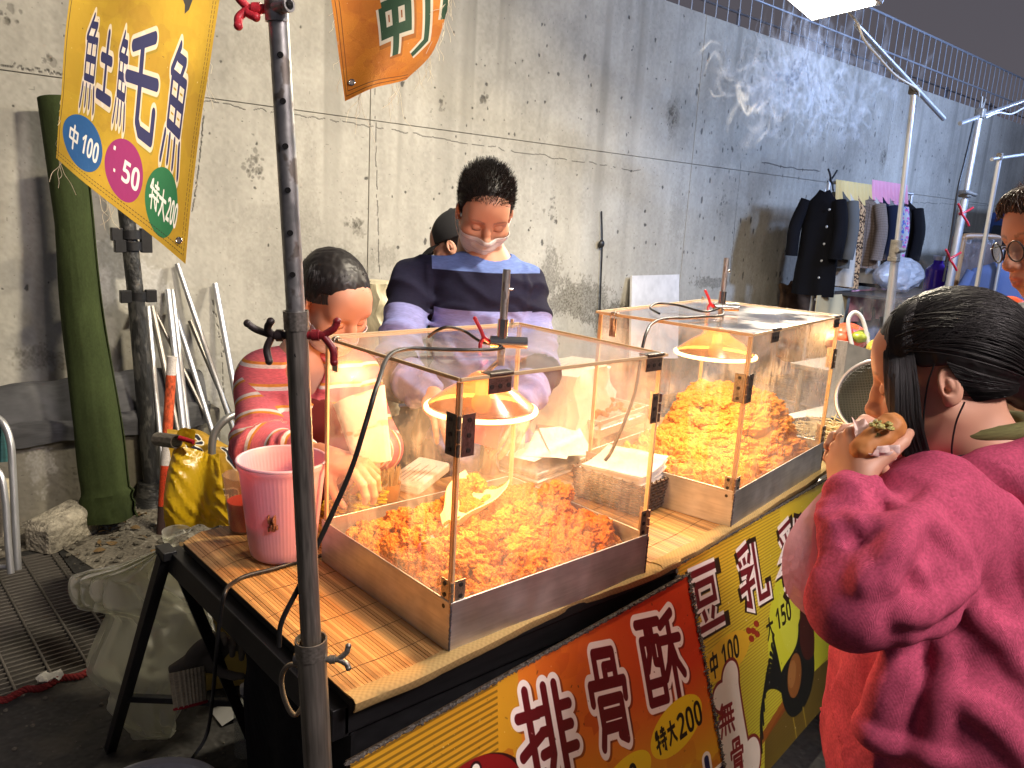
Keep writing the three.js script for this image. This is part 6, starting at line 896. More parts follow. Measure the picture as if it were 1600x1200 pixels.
{ // ------------------------------------------------------------------ the customer in the pink hooded jacket
const hd = at(1476, 590, 1.21), hf = imgDir(-0.84, -0.16, 0.50), H = frameOf(hd, hf, imgDir(-0.10, 0.97, -0.06));
const J = { neck: at(1505, 715, 1.24), chest: at(1530, 860, 1.28), belly: at(1500, 1040, 1.29), hip: at(1480, 1210, 1.31), sl: at(1462, 812, 1.15), el: at(1332, 942, 1.06), wl: at(1334, 770, 1.12), sr: at(1425, 790, 1.45), er: at(1390, 900, 1.38), wr: at(1392, 790, 1.20) };
const t = thing('person', 'customer in a pink hooded jacket with black hair, eating beside the far sign', 'person', V(J.hip.x, 0, J.hip.z));
const fwd = imgDir(-0.80, 0, 0.60).setY(0).normalize(), side = V(0, 1, 0).cross(fwd).normalize(), q = new THREE.Quaternion().setFromRotationMatrix(new THREE.Matrix4().makeBasis(side, V(0, 1, 0), fwd));
const tone = [0.55, 0.29, 0.19], HF = headField({ wide: 1.0 }), head = paint(HF.mesh(), skinTone(tone, 1)).applyMatrix4(H), skinAll = (g) => paint(g, (x, y, z) => tone.map((k) => k * (0.92 + 0.16 * n3(x * 60, y * 60, z * 60))));
const B = new Field(V(0.7, -0.02, -0.95), V(1.9, 1.4, -0.05), 0.014), foot = [-1, 1].map((s) => J.hip.clone().addScaledVector(side, 0.1 * s).setY(0.06)), nk0 = V(0, -0.13, -0.035).applyMatrix4(H);
B.chain([nk0, J.neck, J.chest], [0.050, 0.056, 0.1], 0.04).ell(J.chest, [0.17, 0.15, 0.12], 0.05, q).ell(J.belly, [0.17, 0.2, 0.14], 0.05, q).ell(J.hip, [0.18, 0.14, 0.15], 0.05, q).chain([J.sl, J.el, J.wl], [0.052, 0.045, 0.028], 0.03).chain([J.sr, J.er, J.wr], [0.052, 0.045, 0.028], 0.03);
foot.forEach((f, s) => { const k = J.hip.clone().addScaledVector(side, s ? 0.09 : -0.09); B.chain([k, k.clone().lerp(f, 0.5), f], [0.10, 0.062, 0.042], 0.03).cap(f.clone().setY(0.04), f.clone().addScaledVector(fwd, 0.13).setY(0.032), 0.04, 0.032, 0.02); });
const hand = (w, dir, palm, curls, sd, th) => { const y = dir.clone().normalize(), z = palm.clone().addScaledVector(y, -palm.dot(y)).normalize(), x = y.clone().cross(z); return handGeo(sd, curls, { m: new THREE.Matrix4().makeBasis(x, y, z).setPosition(w), thumb: th }); };
const hc = [[0.75, 0.9, 0.5], [0.85, 1.0, 0.5], [0.95, 1.0, 0.5], [1.05, 1.0, 0.5]];
part('body', merge(skinAll(B.mesh()), head, skinAll(hand(J.wl, imgDir(0.06, 0.62, 0.60), imgDir(0.85, -0.15, 0.2), hc, -1, [0.5, 0.4, 0.6])), skinAll(hand(J.wr, imgDir(-0.10, 0.72, 0.45), imgDir(-0.85, 0.1, -0.1), hc, 1, [0.5, 0.4, 0.6]))), M.skin, t);
const S = new Field(V(0.7, 0.55, -0.95), V(1.95, 1.42, -0.02), 0.0075);
S.ell(J.chest, [0.205, 0.18, 0.165], 0.06, q).ell(J.belly, [0.225, 0.26, 0.185], 0.07, q).ell(J.hip.clone().add(V(0, 0.02, 0)), [0.225, 0.15, 0.19], 0.05, q).chain([J.sl, J.neck.clone().add(V(0, -0.065, 0)), J.sr], [0.082, 0.085, 0.08], 0.06);
S.chain([J.sl, J.sl.clone().lerp(J.el, 0.6), J.el], [0.090, 0.080, 0.062], 0.03).chain([J.el, J.el.clone().lerp(J.wl, 0.5), J.wl.clone().lerp(J.el, 0.06)], [0.060, 0.052, 0.042], 0.010).chain([J.sr, J.er, J.wr.clone().lerp(J.er, 0.1)], [0.085, 0.068, 0.040], 0.035);
const fa = J.wl.clone().sub(J.el).normalize(), ua = J.el.clone().sub(J.sl).normalize();
S.warp((x, y, z) => { const p = V(x, y, z), f = sstep(0.11, 0.06, segD(p, J.el, J.wl)), arm = Math.max(f, sstep(0.12, 0.08, segD(p, J.sl, J.el))), low = sstep(1.0, 0.8, y) * (1 - arm); return -crease(x, y, z, fa, 20, 0.018 * f, 2) - crease(x, y, z, V(ua.x, ua.y + 0.5, ua.z), 19, 0.011 * arm, 5) - crease(x, y, z, V(0.9, 0.1, 0.45), 17, 0.020 * low, 9) - crease(x, y, z, V(0.5, 0.8, 0.2), 12, 0.011 * (1 - arm) * (1 - low), 12) - 0.014 * (f3(x * 4.5, y * 4.5, z * 4.5, 2) - 0.5); });
{ const rd = rng(14), P = (...l) => l.map((q) => at(...q)); S.rings(J.wl.clone().lerp(J.el, 0.12), J.wl.clone().lerp(J.el, 0.75), 0.054, 7, 0.0058, rd, 2.8); S.rings(J.sl.clone().lerp(J.el, 0.62), J.el, 0.074, 4, 0.0065, rd, 2.4);
for (const [q, r] of [[P([1470, 760, 1.06], [1445, 820, 1.05], [1475, 890, 1.08]), 0.010], [P([1485, 885, 1.08], [1430, 930, 1.04], [1380, 950, 1.02]), 0.012], [P([1500, 905, 1.1], [1455, 960, 1.06], [1410, 985, 1.03]), 0.010], [P([1395, 815, 1.03], [1370, 870, 1.0], [1345, 920, 1.0]), 0.011], [P([1430, 800, 1.04], [1400, 860, 1.01], [1385, 920, 1.0]), 0.009], [P([1400, 1010, 1.12], [1350, 1090, 1.12], [1320, 1190, 1.14]), 0.016], [P([1440, 1000, 1.1], [1400, 1090, 1.1], [1385, 1200, 1.12]), 0.015], [P([1480, 1010, 1.1], [1470, 1100, 1.1], [1440, 1200, 1.1]), 0.013], [P([1330, 1010, 1.14], [1300, 1090, 1.15], [1280, 1180, 1.16]), 0.014], [P([1510, 1100, 1.08], [1560, 1130, 1.08], [1610, 1200, 1.1]), 0.013], [P([1500, 930, 1.1], [1560, 1000, 1.1], [1620, 1060, 1.12]), 0.011], [P([1560, 780, 1.1], [1590, 860, 1.1], [1620, 940, 1.1]), 0.011], [P([1260, 1150, 1.16], [1380, 1180, 1.13], [1500, 1190, 1.1]), 0.014]]) S.fold(q, r * 0.78, 0.024, 0.55); }
S.cap(J.neck.clone().add(V(0, -0.01, 0)), nk0.clone().add(V(0, 0.05, 0)), 0.066, 0.08, 0.015, true);
const fleece = std({ map: (() => { const m = tex(256, 256, (u, v) => { const k = 0.80 + 0.30 * (f2(u * 10, v * 10, 10, 10, 3, 3) - 0.5) + 0.35 * (n2(u * 120, v * 120, 120, 120, 5) - 0.5); return [0.62 * k, 0.10 * k, 0.19 * k]; }); return m; })(), bumpMap: rep(knit, 8, 8), bumpScale: 0.0008, roughness: 0.92 });
const jz = { d: () => 0, uv: (p) => [p.dot(side) * 4 + p.z, p.y * 4] };
const jk = part('hooded_jacket', metreUV(S.mesh(), 4), fleece, t);
// hood lying on the shoulders
const hoodF = new Field(V(1.0, 0.95, -0.8), V(1.75, 1.42, -0.05), 0.008), back = fwd.clone().negate(), hp = [];
for (let i = 0; i <= 12; i++) { const a = lerp(-2.0, 2.0, i / 12); hp.push(J.neck.clone().add(V(0, 0.010 + 0.020 * Math.cos(a) - 0.05 * (1 - Math.cos(a)) * 0.5, 0)).addScaledVector(side, 0.112 * Math.sin(a)).addScaledVector(back, 0.116 * Math.cos(a))); }
for (let i = 0; i < 12; i++) hoodF.cap(hp[i], hp[i + 1], 0.026 + 0.016 * Math.cos(lerp(-1.5, 1.5, i / 12)), 0.026 + 0.016 * Math.cos(lerp(-1.5, 1.5, (i + 1) / 12)), 0.02);
for (let i = 0; i < 12; i++) { const dn = (k) => hp[k].clone().addScaledVector(back, 0.045 * Math.max(0, Math.cos(lerp(-2, 2, k / 12)))).add(V(0, -0.055 - 0.055 * Math.max(0, Math.cos(lerp(-2, 2, k / 12))), 0)); hoodF.cap(dn(i), dn(i + 1), 0.026, 0.026, 0.035); }
hoodF.warp((x, y, z) => -crease(x, y, z, V(0.3, 0.9, 0.3), 16, 0.008, 3)); part('hood', metreUV(hoodF.mesh(), 4), fleece, jk);
// seams of sleeve and cuff
const armAxis = J.el.clone().sub(J.sl).normalize(), sx = V(0, 1, 0).cross(armAxis).normalize(), sy = armAxis.clone().cross(sx), seam = []; for (let i = 0; i < 32; i++) { const a = i / 32 * 6.283, d = sx.clone().multiplyScalar(Math.cos(a)).addScaledVector(sy, Math.sin(a)); let s = 0.03; const c = J.sl.clone().addScaledVector(armAxis, 0.02); while (s < 0.16) { const p = c.clone().addScaledVector(d, s); if (S.at(p.x, p.y, p.z) > 0) break; s += 0.001; } if (s < 0.13) seam.push(c.clone().addScaledVector(d, s + 0.0003)); }
const cuff = (w, e) => { const d = w.clone().sub(e).normalize(), c = w.clone().addScaledVector(d, -0.012); return bar(c.clone().addScaledVector(d, -0.028), c.clone().addScaledVector(d, 0.022), 0.0425, 0.037, 28); }; part('cuff', merge(cuff(J.wl, J.el)), fleece, jk); part('cuff', merge(cuff(J.wr, J.er)), fleece, jk);
// olive collar under the jacket
const cr = []; for (let i = 0; i < 26; i++) { const a = i / 26 * 6.283; cr.push(J.neck.clone().add(V(0, 0.052 + 0.016 * Math.cos(a), 0)).addScaledVector(side, 0.076 * Math.sin(a)).addScaledVector(back, 0.078 * Math.cos(a) + 0.004)); } part('collar', tube(cr, 0.013, 90, 10, true), std({ map: grainC([0.13, 0.125, 0.05], 0.3, 60, 3), roughness: 0.9 }), t);
const Tn = new Field(V(0.7, 0.04, -0.95), V(1.9, 0.8, -0.05), 0.014); Tn.ell(J.hip, [0.185, 0.13, 0.155], 0.05, q); foot.forEach((f, s) => { const k = J.hip.clone().addScaledVector(side, s ? 0.09 : -0.09); Tn.chain([k, k.clone().lerp(f, 0.5), f.clone().setY(0.1)], [0.11, 0.08, 0.065], 0.03); }); part('trousers', Tn.mesh(), plain(0.30, 0.26, 0.18, 0.9), t);
// hair: parted, falling in front of the ear, gathered behind
const lim = (x, y, z) => piece(z, [[-0.13, -0.105], [-0.05, -0.085], [-0.024, -0.045], [-0.012, 0.024], [0.022, 0.026], [0.04, 0.04], [0.06, 0.055], [0.09, 0.060]]) - y;
const tie = V(-0.035, -0.045, -0.125), C = V(0, 0.038, -0.016), onSkull = (p, k) => { const d = p.clone().sub(C), e = Math.hypot(d.x / 0.086, d.y / 0.092, d.z / 0.106); return C.clone().addScaledVector(d, k / e); };
const bang = (r) => { const a = r(), b = r(), pts = [], x0 = 0.006 + 0.03 * a, z0 = 0.062 - 0.05 * b; for (let k = 0; k <= 7; k++) { const u = k / 7; let p = V(x0 + 0.072 * Math.sin(Math.min(1, u * 1.25) * 1.5), 0.126 - 0.255 * u ** 1.35 * (0.85 + 0.25 * a), lerp(z0, 0.070 - 0.030 * b, u) + 0.014 * Math.sin(u * 3)); const d = p.clone().sub(C), e = Math.hypot(d.x / 0.083, d.y / 0.092, d.z / 0.104); const sk = onSkull(p.clone(), 1.02 + 0.03 * b); if (p.y > -0.02) p = e < 1.03 ? sk : sk.lerp(p, sstep(0.25, 0.75, u)); p.x -= 0.016 * sstep(0.5, 1, u) * (0.4 + a); p.z -= 0.014 * a * u; pts.push(p); } return pts; };
const bangR = (r) => { const pts = bang(r); return pts ? pts.map((p) => V(-p.x + 0.01, p.y, p.z)) : null; };
const sweep = (r) => { const s = r() * 2 - 1, f = r(), lf = 0.02 + 0.045 * r(), lo = 0.035 * r(), root = V(0.012 + 0.074 * s, 0.11 - 0.06 * s * s, 0.055 - 0.11 * f), pts = []; for (let k = 0; k <= 7; k++) { const u = k / 7, p = root.clone().lerp(tie, u); if (k < 7) pts.push(onSkull(p.add(V(0.03 * s * Math.sin(u * 3.14), lf * Math.sin(u * 3.14), 0)), 1.015 + lo)); else pts.push(tie.clone().add(V((r() - 0.5) * 0.02, (r() - 0.5) * 0.02, 0))); } return pts; };
const low = (r) => { const s = r(), root = V(0.079 - 0.01 * s, lerp(0.03, -0.06, s), lerp(-0.01, -0.04, s)), pts = []; for (let k = 0; k <= 6; k++) { const u = k / 6, p = root.clone().lerp(tie, u); pts.push(k < 6 ? onSkull(p.add(V(0.03 * Math.sin(u * 3.1), -0.012 * Math.sin(u * 3.1), -0.02 * Math.sin(u * 3.1))), 1.0 + 0.03 * r() + 0.05 * s * Math.sin(u * 3.1)) : tie.clone()); } return pts; };
const tailP = (r) => { const pts = [], a = (r() - 0.5) * 0.05, b = (r() - 0.5) * 0.05; for (let k = 0; k <= 7; k++) { const u = k / 7; pts.push(tie.clone().add(V(a * Math.sin(0.4 + u * 2.2) - 0.02 * u, 0.012 * Math.sin(u * 2) - 0.26 * u * u, -0.035 * Math.sin(u * 1.8) + b * Math.sin(0.4 + u * 2.2)))); } return pts; };
part('hair', merge(hairCap(HF, lim, 0.010, { extra: (F) => { F.ell(tie.clone().add(V(0.015, 0.02, 0.02)), [0.04, 0.045, 0.035], 0.03); } }).mesh(H), strands(0, sweep, 1500, 4, H, 0.0008, 12), strands(0, low, 380, 5, H, 0.0010), strands(0, bang, 1250, 6, H, 0.0007, 16), strands(0, bangR, 260, 7, H, 0.0009, 18), strands(0, tailP, 320, 9, H, 0.0012)), M.hair, t);
part('hair_tie', new THREE.TorusGeometry(0.022, 0.009, 10, 24).translate(tie.x, tie.y - 0.004, tie.z - 0.012).applyMatrix4(H), plain(0.30, 0.29, 0.25, 0.9), t);
// dark mask pulled down under the chin, its loops still round the ear
const e = V(0.086, -0.034, -0.012), k1 = V(0.060, -0.112, 0.040), k2 = V(0.058, -0.118, 0.004);
const mk = part('face_mask', merge(slabSheet(10, 10, (u, v) => V(lerp(0.064, 0.02, u), -0.104 - 0.034 * v - 0.006 * u, 0.055 - 0.02 * v + 0.012 * Math.sin(u * 3)), 0.003).applyMatrix4(H), slabSheet(8, 8, (u, v) => V(0.068 - 0.004 * u, -0.108 - 0.036 * v, 0.018 - 0.036 * u - 0.008 * v), 0.003).applyMatrix4(H)), std({ map: grainC([0.02, 0.021, 0.026], 0.3, 50, 4), roughness: 0.8 }), t);
part('ear_loop', tube([V(0.083, 0.030, 0.006), V(0.078, -0.005, 0.022), V(0.072, -0.06, 0.036), k1], 0.0015, 24, 6).applyMatrix4(H), M.cord, mk); part('ear_loop', tube([V(0.088, -0.03, -0.022), V(0.080, -0.06, -0.006), V(0.070, -0.10, 0.006), k2], 0.0015, 24, 6).applyMatrix4(H), M.cord, mk);
// what she holds
const fc = at(1371, 685, 1.13), lf = imgDir(-0.25, 0.75, 0.4), bun = new Field(fc.clone().addScalar(-0.09), fc.clone().addScalar(0.09), 0.003), ax = imgDir(0.75, 0.62, 0.1);
bun.cap(fc.clone().addScaledVector(ax, -0.026), fc.clone().addScaledVector(ax, 0.026), 0.0185, 0.019, 0.01); bun.warp((x, y, z) => -0.003 * n3(x * 120, y * 120, z * 120));
const fd = thing('filled_bun', 'half eaten filled bun held at the mouth by the customer in pink', 'food', fc.clone().add(V(0, -0.03, 0)));
part('crust', bun.mesh(), std({ map: grainC([0.48, 0.19, 0.05], 0.4, 20, 3), roughness: 0.6 }), fd);
const r = rng(5), fl = []; for (let i = 0; i < 40; i++) fl.push(displace(new THREE.IcosahedronGeometry(1, 2), (p) => p.multiplyScalar(0.6 + 0.8 * n3(p.x * 2 + i, p.y * 2, p.z * 2))).scale(0.004 + 0.004 * r(), 0.003, 0.005).translate(fc.x + (r() - 0.5) * 0.014 + ax.x * 0.05 * (r() - 0.4) + UP.x * 0.016, fc.y + 0.017 + (r() - 0.4) * 0.010 + ax.y * 0.02 * (r() - 0.5), fc.z + (r() - 0.5) * 0.02 - FW.z * 0.006 + ax.z * 0.05 * (r() - 0.4)));
part('filling', fl, std({ map: grainC([0.40, 0.36, 0.10], 0.7, 12, 6), roughness: 0.55 }), fd).userData.kind = 'stuff';
const wm = new THREE.MeshPhysicalMaterial({ color: lin(0.84, 0.66, 0.60), roughness: 0.8, metalness: 0, transmission: 0.35, thickness: 0, side: THREE.DoubleSide }), quad = (q, d, n) => slabSheet(24, 20, (u, v) => { const a = at(...q[0], d[0]).lerp(at(...q[1], d[1]), u), b = at(...q[3], d[3]).lerp(at(...q[2], d[2]), u), p = a.lerp(b, v); return p.addScaledVector(FW, -0.012 * Math.sin(u * 3.1) + crease(p.x, p.y, p.z, V(0.5, 0.7, 0.5), 70, 0.005, n)).add(V(0, 0.003 * Math.sin(u * 19 + n), 0)); }, 0.0005);
solo('paper_wrapper', merge(quad([[1331, 654], [1374, 662], [1368, 704], [1341, 708]], [1.16, 1.15, 1.12, 1.12], 2), quad([[1349, 712], [1372, 697], [1404, 692], [1392, 724]], [1.115, 1.11, 1.115, 1.13], 5)), wm, 'crumpled pale paper wrapper round the half eaten bun', 'wrapper');
// thin pink bag hanging from the raised forearm
const bL = curve([[1320, 745], [1292, 782], [1264, 815], [1241, 858], [1237, 905], [1250, 948], [1290, 986]].map((p, k) => at(p[0], p[1], 1.10 - 0.008 * k))), bR = curve([[1350, 752], [1336, 790], [1318, 830], [1306, 872], [1304, 915], [1310, 955], [1318, 984]].map((p, k) => at(p[0] + 10, p[1], 1.10 - 0.008 * k)));
const bg = slabSheet(90, 140, (u, v) => { const q = bL.getPointAt(v).lerp(bR.getPointAt(v), u), c = crease(q.x, q.y, q.z, V(0.6, 0.35, 0.7), 38, 0.016, 3) + crease(q.x, q.y, q.z, V(0.9, -0.3, 0.2), 64, 0.010, 8); return q.addScaledVector(FW, 0.075 * Math.abs(u - 0.62) ** 1.5 - c); }, 0.0006);
solo('plastic_bag', bg, new THREE.MeshPhysicalMaterial({ color: lin(0.90, 0.60, 0.64), roughness: 0.42, metalness: 0, transmission: 0.55, thickness: 0, side: THREE.DoubleSide }), 'thin pink plastic bag hanging from the forearm of the customer in pink', 'bag');
}
{ // ------------------------------------------------------------------ the man with glasses at the right edge
const hd = at(1656, 372, 1.62), hf = imgDir(-0.97, -0.2, 0.06), H = frameOf(hd, hf, imgDir(-0.12, 0.97, -0.1)), neck = at(1668, 500, 1.66), chest = at(1690, 640, 1.70), hip = at(1690, 950, 1.78);
const t = thing('person', 'man in round black glasses and grey shirt at the right edge, looking at the stall', 'person', V(hip.x, 0, hip.z));
const fwd = imgDir(-0.92, 0, -0.3).setY(0).normalize(), side = V(0, 1, 0).cross(fwd).normalize(), q = new THREE.Quaternion().setFromRotationMatrix(new THREE.Matrix4().makeBasis(side, V(0, 1, 0), fwd));
const tone = [0.50, 0.26, 0.165], HF = headField({}), skinAll = (g) => paint(g, (x, y, z) => tone.map((k) => k * (0.92 + 0.16 * n3(x * 60, y * 60, z * 60))));
const S = { sl: chest.clone().add(V(0, 0.13, 0)).addScaledVector(side, 0.17), sr: chest.clone().add(V(0, 0.13, 0)).addScaledVector(side, -0.17) }; S.el = S.sl.clone().add(V(0, -0.3, 0)).addScaledVector(side, 0.04); S.er = S.sr.clone().add(V(0, -0.3, 0)).addScaledVector(side, -0.04); S.wl = S.el.clone().add(V(0, -0.24, 0)).addScaledVector(fwd, 0.05); S.wr = S.er.clone().add(V(0, -0.24, 0)).addScaledVector(fwd, 0.05);
const lo = chest.clone().add(V(-0.4, -1.5, -0.4)), hi = chest.clone().add(V(0.4, 0.4, 0.4)), B = new Field(lo.setY(-0.02), hi, 0.016), foot = [-1, 1].map((s) => hip.clone().addScaledVector(side, 0.1 * s).setY(0.06));
B.chain([V(0, -0.12, -0.03).applyMatrix4(H), neck, chest], [0.052, 0.058, 0.09], 0.04).ell(chest, [0.16, 0.17, 0.10], 0.05, q).ell(hip, [0.16, 0.15, 0.11], 0.05, q).cap(chest, hip, 0.12, 0.12, 0.05).chain([S.sl, S.el, S.wl, S.wl.clone().add(V(0, -0.13, 0))], [0.048, 0.04, 0.027, 0.02], 0.03).chain([S.sr, S.er, S.wr, S.wr.clone().add(V(0, -0.13, 0))], [0.048, 0.04, 0.027, 0.02], 0.03);
foot.forEach((f, s) => { const k = hip.clone().addScaledVector(side, s ? 0.09 : -0.09); B.chain([k, k.clone().lerp(f, 0.5), f], [0.09, 0.06, 0.042], 0.03).cap(f.clone().setY(0.04), f.clone().addScaledVector(fwd, 0.14).setY(0.032), 0.04, 0.032, 0.02); });
part('body', merge(skinAll(B.mesh()), paint(HF.mesh(), skinTone(tone, 1.1)).applyMatrix4(H)), M.skin, t);
const G = new Field(chest.clone().add(V(-0.42, -0.6, -0.42)), chest.clone().add(V(0.42, 0.32, 0.42)), 0.011); G.ell(chest, [0.18, 0.18, 0.125], 0.05, q).cap(chest, hip.clone().add(V(0, 0.05, 0)), 0.14, 0.15, 0.05).chain([S.sl, neck.clone().add(V(0, -0.05, 0)), S.sr], [0.068, 0.07, 0.068], 0.05).chain([S.sl, S.el, S.wl], [0.07, 0.062, 0.05], 0.03).chain([S.sr, S.er, S.wr], [0.07, 0.062, 0.05], 0.03); G.warp((x, y, z) => -crease(x, y, z, V(0.4, 0.8, 0.2), 11, 0.008, 3)); G.cap(neck.clone().add(V(0, -0.02, 0)), neck.clone().add(V(0, 0.15, 0)), 0.06, 0.075, 0.01, true);
part('shirt', mapUV(G.mesh(), [{ d: () => 0, uv: (p) => [p.dot(side) + p.dot(fwd), p.y] }]), std({ map: tex(256, 64, (u, v) => { const s = Math.sin(u * 6.283 * 18) > 0.2 ? 0.30 : 0.19; return [s, s, s * 1.02]; }), roughness: 0.9 }), t);
const Tn = new Field(hip.clone().add(V(-0.35, -0.9, -0.35)).setY(0.04), hip.clone().add(V(0.35, 0.2, 0.35)), 0.016); Tn.ell(hip, [0.17, 0.15, 0.13], 0.05, q); foot.forEach((f, s) => { const k = hip.clone().addScaledVector(side, s ? 0.09 : -0.09); Tn.chain([k, k.clone().lerp(f, 0.5), f.clone().setY(0.1)], [0.1, 0.075, 0.065], 0.03); }); part('trousers', Tn.mesh(), plain(0.03, 0.03, 0.035, 0.9), t);
const lim = (x, y, z) => piece(z, [[-0.12, -0.062], [-0.03, -0.056], [-0.018, -0.004], [0.012, -0.012], [0.024, 0.030], [0.045, 0.058], [0.09, 0.066]]) - y;
const fringe = (r) => { const s = r() * 2 - 1, pts = []; for (let k = 0; k < 6; k++) { const u = k / 5; pts.push(V(s * 0.062 + 0.03 * u * (r() - 0.5), 0.118 - 0.016 * s * s - 0.045 * u * u, 0.050 + 0.040 * Math.sin(u * 1.6) * (1 - 0.4 * s * s) + 0.008 * r())); } return pts; };
part('hair', merge(hairCap(HF, lim, 0.008).mesh(H), spikes(lim, 2200, () => 0.022, 8, H, 0.5, 1.03, 0.0011), strands(0, fringe, 120, 12, H, 0.0010, 10)), M.hairBrown, t);
const gl = new THREE.Group(); gl.name = 'glasses'; t.add(gl); const put = (g) => g.applyMatrix4(H);
part('frame', put(merge(...[-1, 1].map((s) => new THREE.TorusGeometry(0.0215, 0.0017, 8, 40).scale(1.05, 0.95, 1).rotateY(s * 0.12).translate(s * 0.033, -0.006, 0.108)), tube([V(-0.0085, 0.001, 0.109), V(0, 0.005, 0.112), V(0.0085, 0.001, 0.109)], 0.0016, 10, 6), ...[-1, 1].map((s) => tube([V(s * 0.058, 0.002, 0.104), V(s * 0.072, 0.004, 0.09), V(s * 0.084, 0.004, 0.0), V(s * 0.082, -0.016, -0.02)], 0.0015, 24, 6)))), plain(0.015, 0.015, 0.017, 0.3), gl);
for (const s of [-1, 1]) part('lens', put(new THREE.CircleGeometry(0.0213, 32).scale(1.05, 0.95, 1).rotateY(s * 0.12).translate(s * 0.033, -0.006, 0.108)), new THREE.MeshPhysicalMaterial({ color: lin(0.86, 0.88, 0.9), roughness: 0.02, metalness: 0, transmission: 1, thickness: 0, ior: 1.5 }), gl);
part('eye', put(merge(...[-1, 1].map((s) => ball(0.0122, s * 0.032, -0.0035, 0.0765, 1.05, 0.55, 1, 16)))), plain(0.6, 0.56, 0.52, 0.25), t); part('iris', put(merge(...[-1, 1].map((s) => ball(0.0055, s * 0.032, -0.0045, 0.0865, 1, 1, 0.55, 12)))), plain(0.02, 0.012, 0.008, 0.15), t);
}
{ // ------------------------------------------------------------------ the one in the black cap
const hd = at(716, 384, 2.95), hf = imgDir(-0.80, -0.22, 0.35), H = frameOf(hd, hf, V(0, 1, 0)), neck = hd.clone().add(V(0.03, -0.15, 0)), chest = neck.clone().add(V(0.02, -0.2, -0.01)), hip = chest.clone().add(V(0.02, -0.4, 0));
const t = thing('person', 'person in a black baseball cap, mostly hidden behind the young man in the sweater', 'person', V(hip.x, 0, hip.z)), fwd = hf.clone().setY(0).normalize(), side = V(0, 1, 0).cross(fwd).normalize(), q = new THREE.Quaternion().setFromRotationMatrix(new THREE.Matrix4().makeBasis(side, V(0, 1, 0), fwd));
const tone = [0.50, 0.26, 0.17], HF = headField({}), skinAll = (g) => paint(g, (x, y, z) => tone.map((k) => k * (0.92 + 0.16 * n3(x * 60, y * 60, z * 60))));
const sh = [-1, 1].map((s) => chest.clone().add(V(0, 0.12, 0)).addScaledVector(side, 0.16 * s)), el = sh.map((p) => p.clone().add(V(0, -0.28, 0))), wr = el.map((p) => p.clone().add(V(0, -0.2, 0)).addScaledVector(fwd, 0.08)), foot = [-1, 1].map((s) => hip.clone().addScaledVector(side, 0.1 * s).setY(0.06));
const B = new Field(V(hip.x - 0.4, -0.02, hip.z - 0.4), V(hip.x + 0.4, 1.6, hip.z + 0.4), 0.018); B.chain([hd.clone().add(V(0, -0.08, 0)), neck, chest], [0.05, 0.055, 0.09], 0.04).ell(chest, [0.15, 0.16, 0.1], 0.05, q).cap(chest, hip, 0.11, 0.12, 0.05); [0, 1].forEach((i) => { B.chain([sh[i], el[i], wr[i], wr[i].clone().add(V(0, -0.1, 0))], [0.045, 0.038, 0.026, 0.02], 0.03); const k = hip.clone().addScaledVector(side, i ? 0.09 : -0.09); B.chain([k, k.clone().lerp(foot[i], 0.5), foot[i]], [0.085, 0.06, 0.04], 0.03).cap(foot[i].clone().setY(0.04), foot[i].clone().addScaledVector(fwd, 0.13).setY(0.032), 0.04, 0.03, 0.02); });
part('body', merge(skinAll(B.mesh()), paint(HF.mesh(), skinTone(tone, 1)).applyMatrix4(H)), M.skin, t);
const G = new Field(chest.clone().add(V(-0.4, -0.55, -0.4)), chest.clone().add(V(0.4, 0.3, 0.4)), 0.014); G.ell(chest, [0.17, 0.17, 0.12], 0.05, q).cap(chest, hip, 0.13, 0.14, 0.05).chain([sh[0], neck.clone().add(V(0, -0.05, 0)), sh[1]], [0.065, 0.065, 0.065], 0.05); [0, 1].forEach((i) => G.chain([sh[i], el[i], wr[i]], [0.066, 0.058, 0.045], 0.03)); part('jacket', G.mesh(), plain(0.02, 0.022, 0.03, 0.9), t);
const Tn = new Field(hip.clone().add(V(-0.35, -0.9, -0.35)).setY(0.04), hip.clone().add(V(0.35, 0.2, 0.35)), 0.018); Tn.ell(hip, [0.16, 0.14, 0.13], 0.05, q); foot.forEach((f, s) => { const k = hip.clone().addScaledVector(side, s ? 0.09 : -0.09); Tn.chain([k, f.clone().setY(0.1)], [0.1, 0.065], 0.03); }); part('trousers', Tn.mesh(), plain(0.02, 0.02, 0.03, 0.9), t);
const cm = std({ map: grainC([0.012, 0.012, 0.014], 0.3, 60, 3), roughness: 0.8 }), C = new Field(V(-0.11, -0.02, -0.13), V(0.11, 0.16, 0.12), 0.0035); C.ell(V(0, 0.036, -0.014), [0.087, 0.098, 0.106], 0.01).ell(V(0, 0.133, -0.014), [0.008, 0.006, 0.008], 0.006); C.cut((x, y, z) => 0.022 + 0.10 * Math.max(0, z) * 0.3 - y);
const cap = part('cap', merge(C.mesh(H), slabSheet(20, 14, (u, v) => { const a = lerp(-1.05, 1.05, u), r0 = 0.092, e = 0.072 * v * Math.cos(a * 0.9); return V(Math.sin(a) * (0.080 + 0.004 * v), 0.030 - 0.02 * v * v - 0.022 * (1 - Math.cos(a)), 0.078 * Math.cos(a) + e); }, 0.004).applyMatrix4(H)), cm, t); void cap;
const lim = (x, y, z) => Math.max(piece(z, [[-0.12, -0.062], [-0.03, -0.05], [-0.014, 0.0], [0.012, -0.01], [0.02, 0.03]]) - y, y - 0.04); part('hair', hairCap(HF, lim, 0.006).mesh(H), M.hair, t);
}
